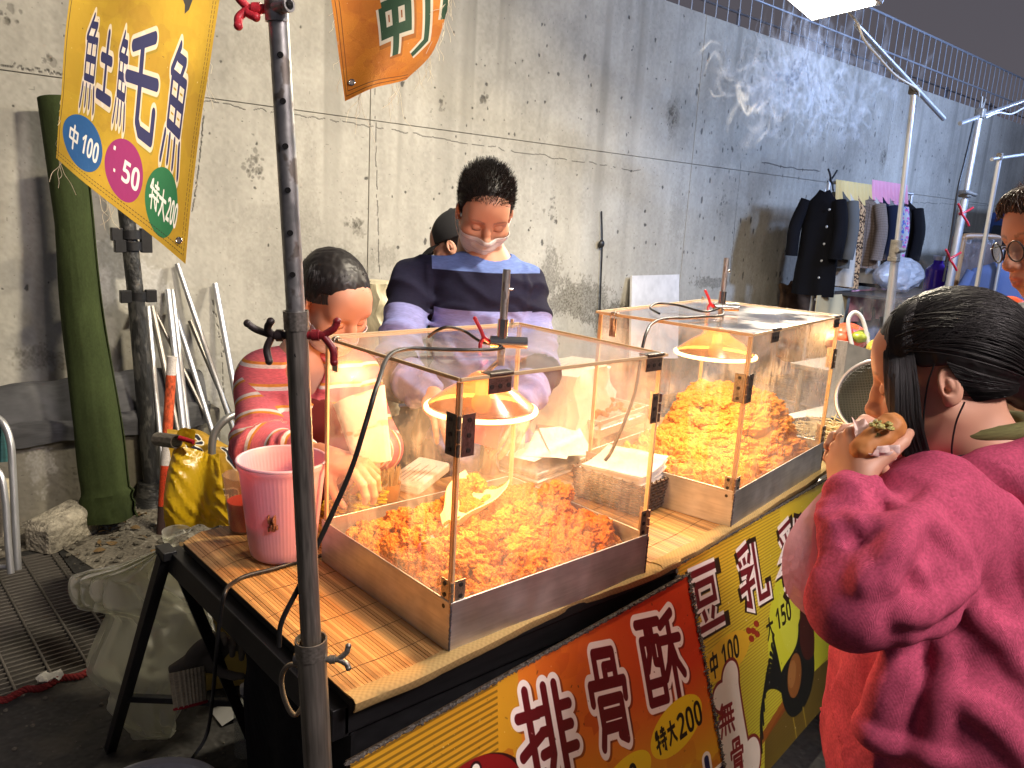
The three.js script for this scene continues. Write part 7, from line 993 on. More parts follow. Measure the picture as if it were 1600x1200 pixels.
// ================= things on the table =================
const clearPlastic = (r, g, b, rough = 0.3, tr = 0.7) => new THREE.MeshPhysicalMaterial({ color: lin(r, g, b), roughness: rough, metalness: 0, transmission: tr, thickness: 0, side: THREE.DoubleSide });
{ // pink bucket
const c = onY(442, 866, TOP + 0.001), t = thing('bucket', 'translucent pink ribbed plastic bucket at the left end of the mat', 'bucket', c.clone()), pk = clearPlastic(0.90, 0.52, 0.62, 0.42, 0.42);
const h = 0.215, r0 = 0.066, r1 = 0.090, pr = [[0.002, 0.004], [r0 - 0.006, 0.004], [r0, 0.010], [r0 + 0.004, 0.03], [r1 - 0.004, h - 0.03], [r1 - 0.001, h - 0.016], [r1 + 0.002, h - 0.012], [r1 + 0.004, h - 0.002], [r1 + 0.001, h], [r1 - 0.003, h - 0.002], [r1 - 0.004, h - 0.016], [r1 - 0.007, h - 0.032], [r0 + 0.002, 0.03], [r0 - 0.004, 0.012], [0.002, 0.008]];
const g = new THREE.LatheGeometry(pr.map((p) => new THREE.Vector2(...p)), 132); displace(g, (p, n) => { const a = Math.atan2(p.z, p.x), r = Math.hypot(p.x, p.z); if (p.y > 0.028 && p.y < h - 0.028) { const k = 1 + 0.0005 * Math.cos(a * 66) / r; p.x *= k; p.z *= k; } });
part('body', g.translate(c.x, c.y, c.z), pk, t);
part('rim', new THREE.TorusGeometry(r1 + 0.001, 0.0036, 10, 80).rotateX(Math.PI / 2).translate(c.x, c.y + h - 0.001, c.z), clearPlastic(0.85, 0.62, 0.72, 0.3, 0.4), t);
part('contents', lathe([[0.001, 0.01], [r0 - 0.006, 0.012], [r0 + 0.003, 0.075], [0.001, 0.077]], 60).translate(c.x, c.y, c.z), plain(0.70, 0.16, 0.24, 0.5), t);
const st = []; const r = rng(4); for (let i = 0; i < 16; i++) { const a = Math.atan2(-UP.z * 0 + -0.55, -0.835) + 0.0 + (r() - 0.5) * 0.26 + 0.30, y = h * 0.46 + 0.03 * (r() - 0.5), R = lerp(r0, r1, y / h) + 0.0004; st.push(ball(0.006 + 0.008 * r(), 0, 0, 0, 1, 0.8, 0.08, 8).rotateY(Math.PI / 2 - a).translate(c.x + Math.cos(a + 2.35 - 0.9) * 0 + Math.cos(-a) * R, c.y + y, c.z + Math.sin(-a) * R)); }
part('sauce_stain', st, plain(0.16, 0.06, 0.03, 0.7), t).userData.kind = 'stuff';
}
{ // red cup behind the bucket
const c = onY(383, 826, TOP + 0.001), t = thing('plastic_cup', 'clear plastic cup half full of red sauce behind the pink bucket', 'cup', c.clone());
part('cup', new THREE.LatheGeometry([[0.001, 0.002], [0.034, 0.002], [0.046, 0.13], [0.048, 0.131], [0.046, 0.133]].map((p) => new THREE.Vector2(...p)), 40).translate(c.x, c.y, c.z), clearPlastic(0.85, 0.68, 0.5, 0.1, 0.75), t);
part('sauce', lathe([[0.001, 0.004], [0.0325, 0.004], [0.038, 0.070], [0.001, 0.071]], 40).translate(c.x, c.y, c.z), plain(0.62, 0.03, 0.015, 0.35), t);
}
{ // jar of pickles, toothpicks
const c = onY(572, 792, TOP + 0.001), r = rng(3), t = thing('pickle_tub', 'clear tub heaped with yellow pickled slices behind the near case', 'tub', c.clone());
part('tub', new THREE.LatheGeometry([[0.001, 0.001], [0.042, 0.001], [0.052, 0.062], [0.054, 0.064], [0.052, 0.066]].map((p) => new THREE.Vector2(...p)), 40).translate(c.x, c.y, c.z), clearPlastic(0.9, 0.85, 0.6, 0.12, 0.8), t);
const ye = []; for (let i = 0; i < 120; i++) { const a = r() * 6.283, q = 0.048 * Math.sqrt(r()); ye.push(xf(box(0.026, 0.004, 0.012, 0, 0, 0, 0.0015), [c.x + q * Math.cos(a), c.y + 0.012 + 0.07 * r() * (1 - q * 10), c.z + q * Math.sin(a)], [r() - 0.5, r() * 6, r() - 0.5])); }
part('pickle', ye, std({ map: grainC([0.66, 0.46, 0.02], 0.3, 20, 3), roughness: 0.35 }), t).userData.kind = 'stuff';
const d = onY(538, 800, TOP + 0.001), ye2 = []; for (let i = 0; i < 110; i++) { const a = r() * 6.283, q = 0.055 * Math.sqrt(r()); ye2.push(xf(box(0.03, 0.003, 0.010, 0, 0, 0, 0.0012), [d.x + q * Math.cos(a), d.y + 0.004 + 0.035 * r() * (1 - q * 12), d.z + q * Math.sin(a)], [(r() - 0.5) * 0.6, r() * 6, (r() - 0.5) * 0.6])); }
solo('pickle_heap', ye2, std({ map: grainC([0.66, 0.46, 0.02], 0.3, 20, 3), roughness: 0.35 }), 'heap of shredded yellow pickle behind the left corner of the near case', 'pickles', undefined, 'stuff');
const e = onY(607, 780, TOP + 0.001), tp = thing('toothpick_cup', 'small cup packed with wooden skewers behind the near case', 'cup', e.clone()), sk = [];
part('cup', new THREE.LatheGeometry([[0.001, 0.001], [0.026, 0.001], [0.031, 0.045], [0.032, 0.046]].map((p) => new THREE.Vector2(...p)), 32).translate(e.x, e.y, e.z), clearPlastic(0.85, 0.45, 0.14, 0.3, 0.4), tp);
for (let i = 0; i < 120; i++) { const a = r() * 6.283, q = 0.024 * Math.sqrt(r()), k = 1.45; sk.push(bar(V(e.x + q * Math.cos(a) * 0.8, e.y + 0.003, e.z + q * Math.sin(a) * 0.8), V(e.x + q * k * Math.cos(a) + 0.01 * (r() - 0.5), e.y + 0.078 + 0.012 * r(), e.z + q * k * Math.sin(a) + 0.01 * (r() - 0.5)), 0.0011, 0.0008, 5)); }
part('skewer', sk, plain(0.62, 0.42, 0.18, 0.7), tp).userData.kind = 'stuff';
}
{ // cans, shaker, trays, papers between and behind the cases
const can = (px, py, r, h, label, mat, full) => { const c = onY(px, py, TOP + 0.001), t = thing('steel_can', label, 'can', c.clone()); part('can', lathe([[0.001, 0.001], [r, 0.001], [r, 0.004], [r - 0.001, h * 0.33], [r, h * 0.34], [r - 0.001, h * 0.66], [r, h * 0.67], [r, h - 0.002], [r + 0.0012, h], [r - 0.001, h], [r - 0.002, 0.006], [0.001, 0.005]], 40).translate(c.x, c.y, c.z), mat, t); if (full) { const g = ball(r - 0.003, c.x, c.y + h - 0.014, c.z, 1, 0.35, 1, 24); part('spice', g, plain(0.42, 0.07, 0.02, 0.9), t); } };
can(765, 738, 0.034, 0.145, 'open steel can of red spice powder behind the near case', M.chrome, true); can(800, 722, 0.036, 0.155, 'taller plain steel can beside the can of red spice', M.chrome, false);
const q = (x, y, h = 0) => onY(x, y, TOP + h);
const b0 = q(790, 722), b1 = q(905, 748), ct = b0.clone().add(b1).multiplyScalar(0.5), tr = thing('metal_lid', 'flat grey metal tray lid lying behind the near case', 'tray', ct.clone());
part('plate', xf(box(0.27, 0.018, 0.20, 0, 0, 0, 0.008), [ct.x + 0.02, TOP + 0.022, ct.z - 0.035], [0.02, 0.15, 0]), std({ map: grainC([0.20, 0.19, 0.17], 0.3, 30, 4), roughness: 0.5, metalness: 0.4 }), tr); part('rim', xf(merge(box(0.29, 0.006, 0.22, 0, 0, 0, 0.002)), [ct.x + 0.02, TOP + 0.010, ct.z - 0.035], [0.02, 0.15, 0]), M.steel, tr);
const paperMat = std({ map: grainC([0.70, 0.66, 0.62], 0.08, 40, 3), roughness: 0.9 }), r = rng(8);
const leaf = (c, w, d, rot, lift, i) => slabSheet(14, 10, (u, v) => { const x = (u - 0.5) * w, z = (v - 0.5) * d; return V(c.x + x * Math.cos(rot) + z * Math.sin(rot), c.y + lift * (u * u * 0.6 + v * 0.2) + 0.004 * n3(u * 4, v * 4, i), c.z - x * Math.sin(rot) + z * Math.cos(rot)); }, 0.0005);
const pc = q(852, 700, 0.045); for (let i = 0; i < 3; i++) solo('paper_sheet', leaf(pc.clone().add(V(0.05 * i - 0.05, 0.004 * i, 0.02 * i)), 0.22, 0.13, 0.3 + 0.35 * i, 0.02 + 0.01 * i, i), paperMat, 'loose white paper sheet lying on the grey tray lid behind the near case', 'paper', 'loose paper sheets on the tray lid');
const wc = q(648, 748, 0.001), pkt = thing('paper_packet', 'white printed paper packet lying behind the near case', 'packet', wc.clone()); part('packet', xf(box(0.20, 0.03, 0.10, 0, 0, 0, 0.008), [wc.x, wc.y + 0.016, wc.z + 0.02], [0.05, 0.5, 0.02]), std({ map: canvasTex(256, 128, (c) => { c.fillStyle = '#d9d2c8'; c.fillRect(0, 0, 256, 128); c.fillStyle = '#8a8480'; for (let i = 0; i < 6; i++) c.fillRect(20 + (i % 2) * 14, 20 + i * 16, 120 + (i * 37) % 70, 4); }), roughness: 0.8 }), pkt);
// woven basket of paper bags
const B0 = V(1.60, TOP + 0.004, -1.30), ry = 0.13, bk = thing('woven_basket', 'dark woven basket filled with a stack of white paper bags between the cases', 'basket', B0.clone()), W = 0.135, D = 0.20, H = 0.088, bl = [];
const place = (g) => g.rotateY(ry).translate(B0.x, B0.y, B0.z), wv = std({ map: grainC([0.045, 0.026, 0.016], 0.5, 30, 3), roughness: 0.55 });
for (let k = 0; k < 9; k++) { const y = 0.006 + k * 0.0095, f = 1 + 0.10 * k / 9, pts = []; const N = 56; for (let i = 0; i < N; i++) { const s = i / N * 4, e = Math.floor(s), u = s - e, sg = (i + k) % 2 ? 0.0018 : -0.0018, w = W / 2 * f + sg, d = D / 2 * f + sg; pts.push(e === 0 ? V(-w + 2 * w * u, y, d) : e === 1 ? V(w, y, d - 2 * d * u) : e === 2 ? V(w - 2 * w * u, y, -d) : V(-w, y, -d + 2 * d * u)); } bl.push(tube(pts, 0.0042, 150, 6, true)); }
part('weave', place(merge(bl)), wv, bk); const post = []; for (let i = 0; i < 28; i++) { const s = i / 28 * 4, e = Math.floor(s), u = s - e, a = (w, d) => (e === 0 ? [-w + 2 * w * u, d] : e === 1 ? [w, d - 2 * d * u] : e === 2 ? [w - 2 * w * u, -d] : [-w, -d + 2 * d * u]), p = a(W / 2, D / 2), p2 = a(W / 2 * 1.1, D / 2 * 1.1); post.push(bar(V(p[0], 0.002, p[1]), V(p2[0], H + 0.002, p2[1]), 0.0026, 0.0026, 6)); } part('upright', place(merge(post)), wv, bk).userData.kind = 'stuff'; part('bottom', place(box(W - 0.004, 0.004, D - 0.004, 0, 0.004, 0)), wv, bk);
for (let i = 0; i < 12; i++) { const g = leaf(V(0.004 * (r() - 0.5), 0.045 + 0.0042 * i, 0.006 * (r() - 0.5)), 0.125, 0.19, 0.06 * (r() - 0.5), 0.010 + 0.004 * i, i); solo('paper_bag', place(g), paperMat, 'flat white paper bag in the stack lying in the woven basket', 'paper bag', 'paper bags stacked in the woven basket'); }
// wire draining rack
const rc = V(2.02, TOP + 0.10, -1.78), rk = thing('draining_rack', 'steel draining rack with fried crumbs behind the cases', 'rack', rc.clone().setY(TOP)), wr = []; for (let i = 0; i < 22; i++) wr.push(bar(V(-0.16 + i * 0.0152, 0, -0.11), V(-0.16 + i * 0.0152, 0, 0.11), 0.0014, 0.0014, 6)); part('wire', merge(wr).rotateY(0.2).translate(rc.x, rc.y, rc.z), M.steel, rk).userData.kind = 'stuff';
part('frame', merge(box(0.34, 0.012, 0.006, 0, 0, 0.112), box(0.34, 0.012, 0.006, 0, 0, -0.112), box(0.006, 0.012, 0.22, 0.168, 0, 0), box(0.006, 0.012, 0.22, -0.168, 0, 0)).rotateY(0.2).translate(rc.x, rc.y, rc.z), M.steel, rk); part('drip_tray', box(0.33, 0.03, 0.22, 0, 0, 0, 0.006).rotateY(0.2).translate(rc.x, rc.y - 0.04, rc.z), M.steel, rk); for (const [a, b] of [[-1, -1], [1, -1], [1, 1], [-1, 1]]) part('leg', bar(V(a * 0.16, 0, b * 0.11).applyAxisAngle(V(0, 1, 0), 0.2).add(rc), V(a * 0.16, -0.098, b * 0.11).applyAxisAngle(V(0, 1, 0), 0.2).add(rc), 0.004), M.steel, rk);
const cr = []; for (let i = 0; i < 60; i++) cr.push(nugs[i % 6].clone().scale(0.35, 0.35, 0.35).translate(rc.x + (r() - 0.5) * 0.28, rc.y + 0.006, rc.z + (r() - 0.5) * 0.18)); solo('crumbs', cr, M.chicken[0], 'loose fried crumbs scattered on the draining rack', 'crumbs', undefined, 'stuff');
// back table that carries the rack
const bt = thing('side_table', 'dark low table behind the stall that carries the draining rack', 'table', V(2.15, 0, -1.9)); part('table_top', box(0.75, 0.025, 0.36, 2.15, TOP - 0.014, -1.90, 0.004), M.black, bt); for (const [x, z] of [[1.8, -2.06], [2.5, -2.06], [1.8, -1.75], [2.5, -1.75]]) part('leg', box(0.03, TOP - 0.03, 0.03, x, (TOP - 0.03) / 2, z, 0.003), M.black, bt);
}
{ // scoop in the near tray
const a = inCase(C1)(0.085, 0.098, -0.20), b = inCase(C1)(0.175, 0.105, -0.235), d = b.clone().sub(a).normalize(), t = thing('scoop', 'pink handled plastic scoop lying on the small chicken pieces', 'scoop', a.clone().add(V(0, -0.02, 0)));
part('handle', merge(bar(a, b, 0.0125, 0.010, 18), ball(0.0125, a.x, a.y, a.z)), plain(0.72, 0.17, 0.19, 0.4), t);
const sx = V(0, 1, 0).cross(d).normalize(), sy = d.clone().cross(sx), blade = slabSheet(22, 20, (u, v) => { const w = lerp(0.022, 0.062, fade(Math.min(1, v * 1.5))) * (v > 0.85 ? 1 - (v - 0.85) * 0.7 : 1), s = u * 2 - 1; return b.clone().addScaledVector(d, v * 0.155 - 0.004).addScaledVector(sx, s * w).addScaledVector(V(0, 1, 0), 0.034 * Math.abs(s) ** 2.4 + 0.03 * v - 0.008 * (1 - v)); }, 0.002);
part('blade', blade, clearPlastic(0.86, 0.62, 0.34, 0.45, 0.35), t);
}
{ // what the vendors hold: paper bag, pink box
const c = at(572, 668, 1.80), t = thing('paper_bag', 'open white paper bag held by the woman in the striped top', 'paper bag', c.clone().add(V(0, -0.08, 0))), up = imgDir(-0.22, 0.95, 0.1), ax = imgDir(0.92, 0.2, 0.25), nz = ax.clone().cross(up);
part('bag', slabSheet(36, 16, (u, v) => { const a = u * 6.283, w = lerp(0.040, 0.060, v), d = lerp(0.012, 0.036, v); return c.clone().addScaledVector(up, lerp(-0.085, 0.075 + 0.010 * Math.cos(a), v)).addScaledVector(ax, w * Math.sign(Math.cos(a)) * Math.abs(Math.cos(a)) ** 0.6).addScaledVector(nz, d * Math.sign(Math.sin(a)) * Math.abs(Math.sin(a)) ** 0.8).addScaledVector(nz, 0.003 * n3(u * 9, v * 6, 2)); }, 0.0007), new THREE.MeshPhysicalMaterial({ map: tex(256, 256, (u, v) => { const s = f2(u * 8, v * 8, 8, 8, 3, 4), k = 0.74 + 0.05 * (n2(u * 90, v * 90, 90, 90, 3) - 0.5); return mixc([k, k * 0.95, k * 0.88], [0.55, 0.24, 0.1], sstep(0.66, 0.74, s) * 0.6); }), roughness: 0.9, metalness: 0, transmission: 0.3, thickness: 0, side: THREE.DoubleSide }), t);
const p = at(762, 655, 2.06), k = thing('pink_box', 'pink cardboard snack box held by the young man over the case', 'box', p.clone().add(V(0, -0.05, 0))), pm = plain(0.62, 0.16, 0.18, 0.6), bx = (g) => xf(g, [p.x, p.y, p.z], [0.25, 0.7, 0.1]);
part('box', bx(merge(box(0.14, 0.07, 0.003, 0, 0, 0.045), box(0.14, 0.07, 0.003, 0, 0, -0.045), box(0.003, 0.07, 0.087, 0.0685, 0, 0), box(0.003, 0.07, 0.087, -0.0685, 0, 0), box(0.134, 0.003, 0.087, 0, -0.0335, 0))), pm, k);
for (let i = 0; i < 7; i++) { const m = new THREE.Mesh(nugs[i % 6], M.chicken[i % 3]); m.name = numbered('chicken_nugget'); tag(m, 'small fried chicken piece heaped in the pink box in his hands', 'fried chicken', 'fried pieces in the pink box'); m.castShadow = m.receiveShadow = true; m.position.copy(p).add(V(((i * 37) % 11 - 5) * 0.009, 0.028 + (i % 3) * 0.006, ((i * 53) % 7 - 3) * 0.010)); m.rotation.set(i, i * 2, i * 3); scene.add(m); }
}
// ================= under and left of the table =================
M.yellowPlastic = new THREE.MeshPhysicalMaterial({ color: lin(0.86, 0.58, 0.015), roughness: 0.28, metalness: 0, transmission: 0.3, thickness: 0, side: THREE.DoubleSide });
{ // silver folding chair under the yellow bag
const t = thing('folding_chair', 'silver tube chair beside the woman with a yellow bag hung on it', 'chair', at(350, 860, 2.55).setY(0)), m = (x, y, d) => at(x, y, d), tb = std({ map: grainC([0.50, 0.50, 0.48], 0.2, 20, 4), roughness: 0.4, metalness: 0.7 });
part('back_frame', tube([m(340, 905, 2.62), m(335, 800, 2.6), m(331, 712, 2.58), m(336, 676, 2.58), m(358, 652, 2.60), m(390, 645, 2.66), m(430, 650, 2.75), m(447, 676, 2.78), m(446, 740, 2.78), m(444, 830, 2.78)], 0.0125, 120, 12), tb, t);
const s = (x, z) => V(t.position.x + x, 0, t.position.z + z); for (const [x, z] of [[-0.05, 0.02], [0.32, -0.12], [-0.02, 0.36], [0.34, 0.25]]) part('leg', bar(s(x, z), s(x * 0.9 + 0.02, z * 0.8).setY(0.45), 0.011), tb, t);
part('seat', xf(box(0.38, 0.03, 0.36, 0, 0, 0, 0.012), [t.position.x + 0.14, 0.46, t.position.z + 0.12], [0, 0.35, 0]), plain(0.03, 0.03, 0.035, 0.6), t);
// printed yellow cloth thrown over it
const cl = canvasTex(512, 512, (c) => { c.fillStyle = '#b98f14'; c.fillRect(0, 0, 512, 512); blotches(c, 512, 512, 40, 3, 'rgba(140,100,10,', 0.3, 50); for (const [n, x, y] of [['gu', 120, 60], ['dou', 300, 40], ['yu', 330, 280], ['tuo', 100, 300]]) glyphQ(c, n, [x, y], [110, 20], [-20, 130], [[38, '#e8e2d4'], [22, '#15152e']]); });
const P = (x, y, d) => m(x, y, d), g4 = [[P(262, 668, 2.80), P(300, 672, 2.86), P(350, 690, 2.86), P(398, 716, 2.82)], [P(262, 694, 2.66), P(310, 700, 2.64), P(356, 712, 2.64), P(396, 742, 2.66)], [P(270, 740, 2.62), P(320, 760, 2.60), P(362, 770, 2.58), P(392, 790, 2.60)], [P(300, 800, 2.60), P(335, 815, 2.58), P(368, 820, 2.56), P(392, 840, 2.58)]];
const rowC = g4.map((q) => curve(q)); const gg = slabSheet(50, 36, (u, v) => { const c = curve(rowC.map((k) => k.getPoint(u))).getPoint(v); return c.add(V(0, 0.02 * (n3(u * 7, v * 5, 3) - 0.5), 0.03 * (n3(u * 9, v * 9, 5) - 0.5))); }, 0.0015);
solo('printed_cloth', gg, std({ map: cl, roughness: 0.75 }), 'yellow printed cloth with dark characters thrown over the silver chair', 'cloth');
// shiny yellow bag hung in front
const by = slabSheet(54, 50, (u, v) => { const L = curve([m(272, 700, 2.50), m(264, 740, 2.48), m(259, 790, 2.46), m(262, 824, 2.46)]).getPoint(v), R = curve([m(345, 708, 2.50), m(351, 740, 2.46), m(358, 790, 2.44), m(364, 822, 2.44)]).getPoint(v); const q = L.lerp(R, u), f = 0.016 * Math.sin(u * 8 + 0.6 * v) + crease(u * 0.4, v * 0.4, 0, V(0.9, 0.25, 0), 12, 0.008, 3) + crease(u * 0.4, v * 0.4, 0.3, V(0.6, -0.7, 0), 16, 0.006, 6) + 0.012 * Math.sin(v * 3.1); return q.addScaledVector(FW, -f).add(V(0, 0.006 * Math.sin(u * 17) * v + 0.008 * Math.sin(u * 6.3) * (1 - v), 0)); }, 0.0008);
const yb = thing('plastic_bag', 'shiny yellow plastic bag hanging from the silver chair', 'bag', at(310, 826, 2.46)); part('sheet', by, M.yellowPlastic, yb);
const kn = slabSheet(30, 20, (u, v) => { const a = u * 6.283, c = m(lerp(283, 302, v), lerp(676, 692, v), 2.5); return c.add(V(0, 0.018 * Math.cos(a) * (0.5 + Math.sin(v * 3.1)) * (1 + 0.5 * (n3(u * 6, v * 6, 1) - 0.5)), 0)).addScaledVector(RT, 0.016 * Math.sin(a) * (0.4 + Math.sin(v * 3)) + 0.02 * (n3(u * 8, v * 4, 2) - 0.5)); }, 0.0008); part('knot', kn, M.yellowPlastic, yb);
const pe = thing('pipe_end', 'short steel pipe end with a red stub lying on the yellow bag', 'pipe', at(272, 690, 2.47)); part('pipe', pipe(at(246, 686, 2.52), at(276, 690, 2.47), 0.022, 0.018, 24), M.poleDark, pe); part('red_stub', bar(at(280, 684, 2.47), at(303, 691, 2.46), 0.008, 0.007), M.redPaint, pe);
}
{ // orange and white pole, black post, steel poles, canvas roll, stone
const b = onY(252, 836, 0), tp = onZ(269, 557, b.z - 0.02), d = tp.clone().sub(b), t = thing('marker_pole', 'orange and white banded pole standing beside the yellow bag', 'pole', b.clone()), L = [0, 0.18, 0.36, 0.52, 0.90, 0.965, 1], mt = [plain(0.06, 0.03, 0.025, 0.8), std({ map: grainC([0.58, 0.055, 0.015], 0.45, 30, 4), roughness: 0.5 }), std({ map: grainC([0.55, 0.09, 0.03], 0.7, 20, 8), roughness: 0.5 }), std({ map: grainC([0.60, 0.55, 0.50], 0.35, 30, 6), roughness: 0.55 })], seq = [0, 1, 3, 1, 1, 3];
[[0, 0.17, 0], [0.17, 0.40, 1], [0.40, 0.56, 3], [0.56, 0.90, 2], [0.90, 1, 3]].forEach(([a, e, k]) => part('band', bar(b.clone().addScaledVector(d, a), b.clone().addScaledVector(d, e), 0.0215, 0.0215, 20), mt[k], t)); void L; void seq;
const pb = V(onY(238, 785, 0).x, 0, -4.0), bk = thing('black_post', 'thick black steel post with flanged collars standing behind the banner', 'post', pb.clone()), bm = std({ map: tex(128, 256, (u, v) => { const s = sstep(0.55, 0.68, f2(u * 8, v * 14, 8, 14, 4, 6)); return mixc([0.035, 0.035, 0.034], [0.15, 0.145, 0.13], s * 0.6); }), bumpMap: tex(128, 256, (u, v) => f2(u * 16, v * 26, 16, 26, 4, 6), false), bumpScale: 0.006, roughness: 0.5, metalness: 0.4 });
const tops = onZ(188, 250, -4.04); part('post', bar(pb, onZ(212, 460, -4.02), 0.041, 0.038, 28), bm, bk); part('upper_post', bar(onZ(212, 460, -4.02), tops, 0.037, 0.035, 28), bm, bk); for (const [x, y, w] of [[203, 366, 0.054], [206, 384, 0.048], [214, 462, 0.047]]) { const c = onZ(x, y, -4.025); part('collar', merge(bar(c.clone().add(V(0, -0.02, 0)), c.clone().add(V(0, 0.02, 0)), w, w, 28), box(0.05, 0.06, 0.03, c.x - w - 0.01, c.y, c.z + 0.02, 0.004), box(0.05, 0.06, 0.03, c.x + w + 0.01, c.y, c.z + 0.02, 0.004)), M.black, bk); }
part('foot', lathe([[0.001, 0.001], [0.12, 0.001], [0.11, 0.012], [0.08, 0.05], [0.07, 0.12], [0.001, 0.12]], 28).translate(pb.x, 0, pb.z), bm, bk);
const P = [[231, 479, 246, 640, 0.02], [237.5, 479, 275, 657, 0.021], [262, 453, 284, 651, 0.021], [269, 453, 290, 640, 0.020], [243, 488, 334, 675, 0.014], [273, 484, 329, 666, 0.019], [277, 412, 357, 649, 0.019], [297, 501, 373, 679, 0.018], [336, 443, 381, 688, 0.021]];
const lab = ['first steel pole from the black post, nearly upright in the leaning bundle', 'second steel pole from the black post, leaning to the right', 'third steel pole from the black post, upright and bright', 'fourth steel pole from the black post, close beside the bright one', 'thin steel pole lying lowest across the leaning bundle', 'steel pole crossing behind the orange marker pole top', 'tallest steel pole leaning on the wall under the banner corner', 'dull steel pole leaning far to the right across the bundle', 'rightmost steel pole leaning against the wall by the woman'];
P.forEach(([x0, y0, x1, y1, r], i) => { const a = onZ(x0, y0, -4.21); let f = null, bd = 9; for (let k = 1; k < 3; k += 0.01) { const py = y0 + (y1 - y0) * k; if (py < 700) continue; const g = onY(x0 + (x1 - x0) * k, py, 0.012), d = Math.abs(g.z + 3.82); if (d < bd) { bd = d; f = g; } } solo('steel_pole', pipe(f, a, r * 0.72, r * 0.72 - 0.003, 18), i % 3 === 2 ? M.galv : i % 3 ? M.poleDark : M.pole, lab[i], 'pole', 'loose steel poles leaning against the wall'); });
// rolled canvas
const r0 = onZ(92, 152, -4.08), r1 = onZ(166, 800, -3.78).setY(0.06), ax = r1.clone().sub(r0), LN = ax.length(), ad = ax.clone().normalize(), X = V(1, 0, 0).addScaledVector(ad, -ad.x).normalize(), Y = ad.clone().cross(X), cv = std({ map: tex(256, 512, (u, v) => { const k = 0.75 + 0.5 * f2(u * 6, v * 12, 6, 12, 4, 3) + 0.25 * (n2(u * 128, v * 256, 128, 256, 4) - 0.5); return [0.040 * k, 0.055 * k, 0.019 * k]; }), bumpMap: tex(256, 256, (u, v) => 0.5 + 0.25 * Math.sin(u * 6.28 * 120) * Math.sin(v * 6.28 * 120) * 0.2 + 0.6 * (f2(u * 8, v * 8, 8, 8, 4, 3) - 0.5), false), bumpScale: 0.012, roughness: 0.9 });
const roll = slabSheet(90, 110, (u, v) => { const a = u * 6.283 * 1.08, w = lerp(0.062, 0.098, v) * (1 + 0.05 * (n3(u * 3, v * 6, 2) - 0.5)) + 0.010 * (u > 0.93 ? (u - 0.93) * 14 : 0) + 0.006 * Math.sin(v * 9 + a) + 0.012 * (n3(Math.cos(a) * 1.6, v * 4, Math.sin(a) * 1.6) - 0.5) + 0.006 * Math.abs(n3(Math.cos(a) * 4, v * 7, Math.sin(a) * 4) - 0.5) + (v > 0.93 ? 0.02 * n3(Math.cos(a) * 3, v * 60, Math.sin(a) * 3) : 0) - (v < 0.04 ? (0.04 - v) * 1.4 : 0); const p = r0.clone().addScaledVector(ad, v * LN).addScaledVector(X, w * Math.cos(a)).addScaledVector(Y, w * Math.sin(a)); if (v > 0.88) p.addScaledVector(V(0.02, 0, 0.10), (v - 0.88) * 2.5 * n3(u * 5, v * 16, 9)); p.y = Math.max(p.y, 0.012 + 0.03 * n3(u * 9, v * 9, 1)); return p; }, 0.004);
const rl = thing('canvas_roll', 'tall roll of green canvas leaning against the wall, its foot crumpled', 'canvas roll', r1.clone().setY(0)); part('canvas', roll, cv, rl); part('inner_roll', bar(r0.clone().addScaledVector(ad, 0.01), r1.clone().addScaledVector(ad, -0.1), 0.085, 0.045, 24), cv, rl);
const sc = onY(88, 850, 0), st = displace(new RoundedBoxGeometry(0.27, 0.15, 0.16, 10, 0.03), (p) => { const n = f3(p.x * 14, p.y * 14, p.z * 14, 4) - 0.5; p.multiplyScalar(1 + 0.28 * n); if (p.x < -0.03) p.y -= 0.25 * (-0.03 - p.x); p.y = Math.max(p.y, -0.07); });
solo('broken_stone', xf(metreUV(st, 4), [sc.x + 0.03, 0.075, sc.z - 0.02], [0, 0.55, 0]), std({ map: grainC([0.42, 0.38, 0.30], 0.45, 12, 6), bumpMap: grainC([0.5, 0.5, 0.5], 0.8, 20, 2), bumpScale: 0.008, roughness: 0.95 }), 'broken block of pale concrete on the dirt beside the green roll', 'stone');
const r = rng(15), lf = new THREE.MeshStandardMaterial({ color: lin(0.22, 0.14, 0.06), roughness: 0.9 }), lg = []; for (let i = 0; i < 40; i++) { const p = onY(150 + 260 * r(), 800 + 70 * r(), 0.012); lg.push(slabSheet(4, 3, (u, v) => V((u - 0.5) * 0.05, 0.012 * Math.sin(u * 3 + i) * v, (v - 0.5) * 0.02 * Math.sin(u * 3.14)), 0.0008).rotateY(r() * 6).translate(p.x, 0.022, p.z)); } solo('dry_leaves', lg, lf, 'dry leaves and scraps lying on the dirt by the ledge', 'litter', undefined, 'stuff');
}
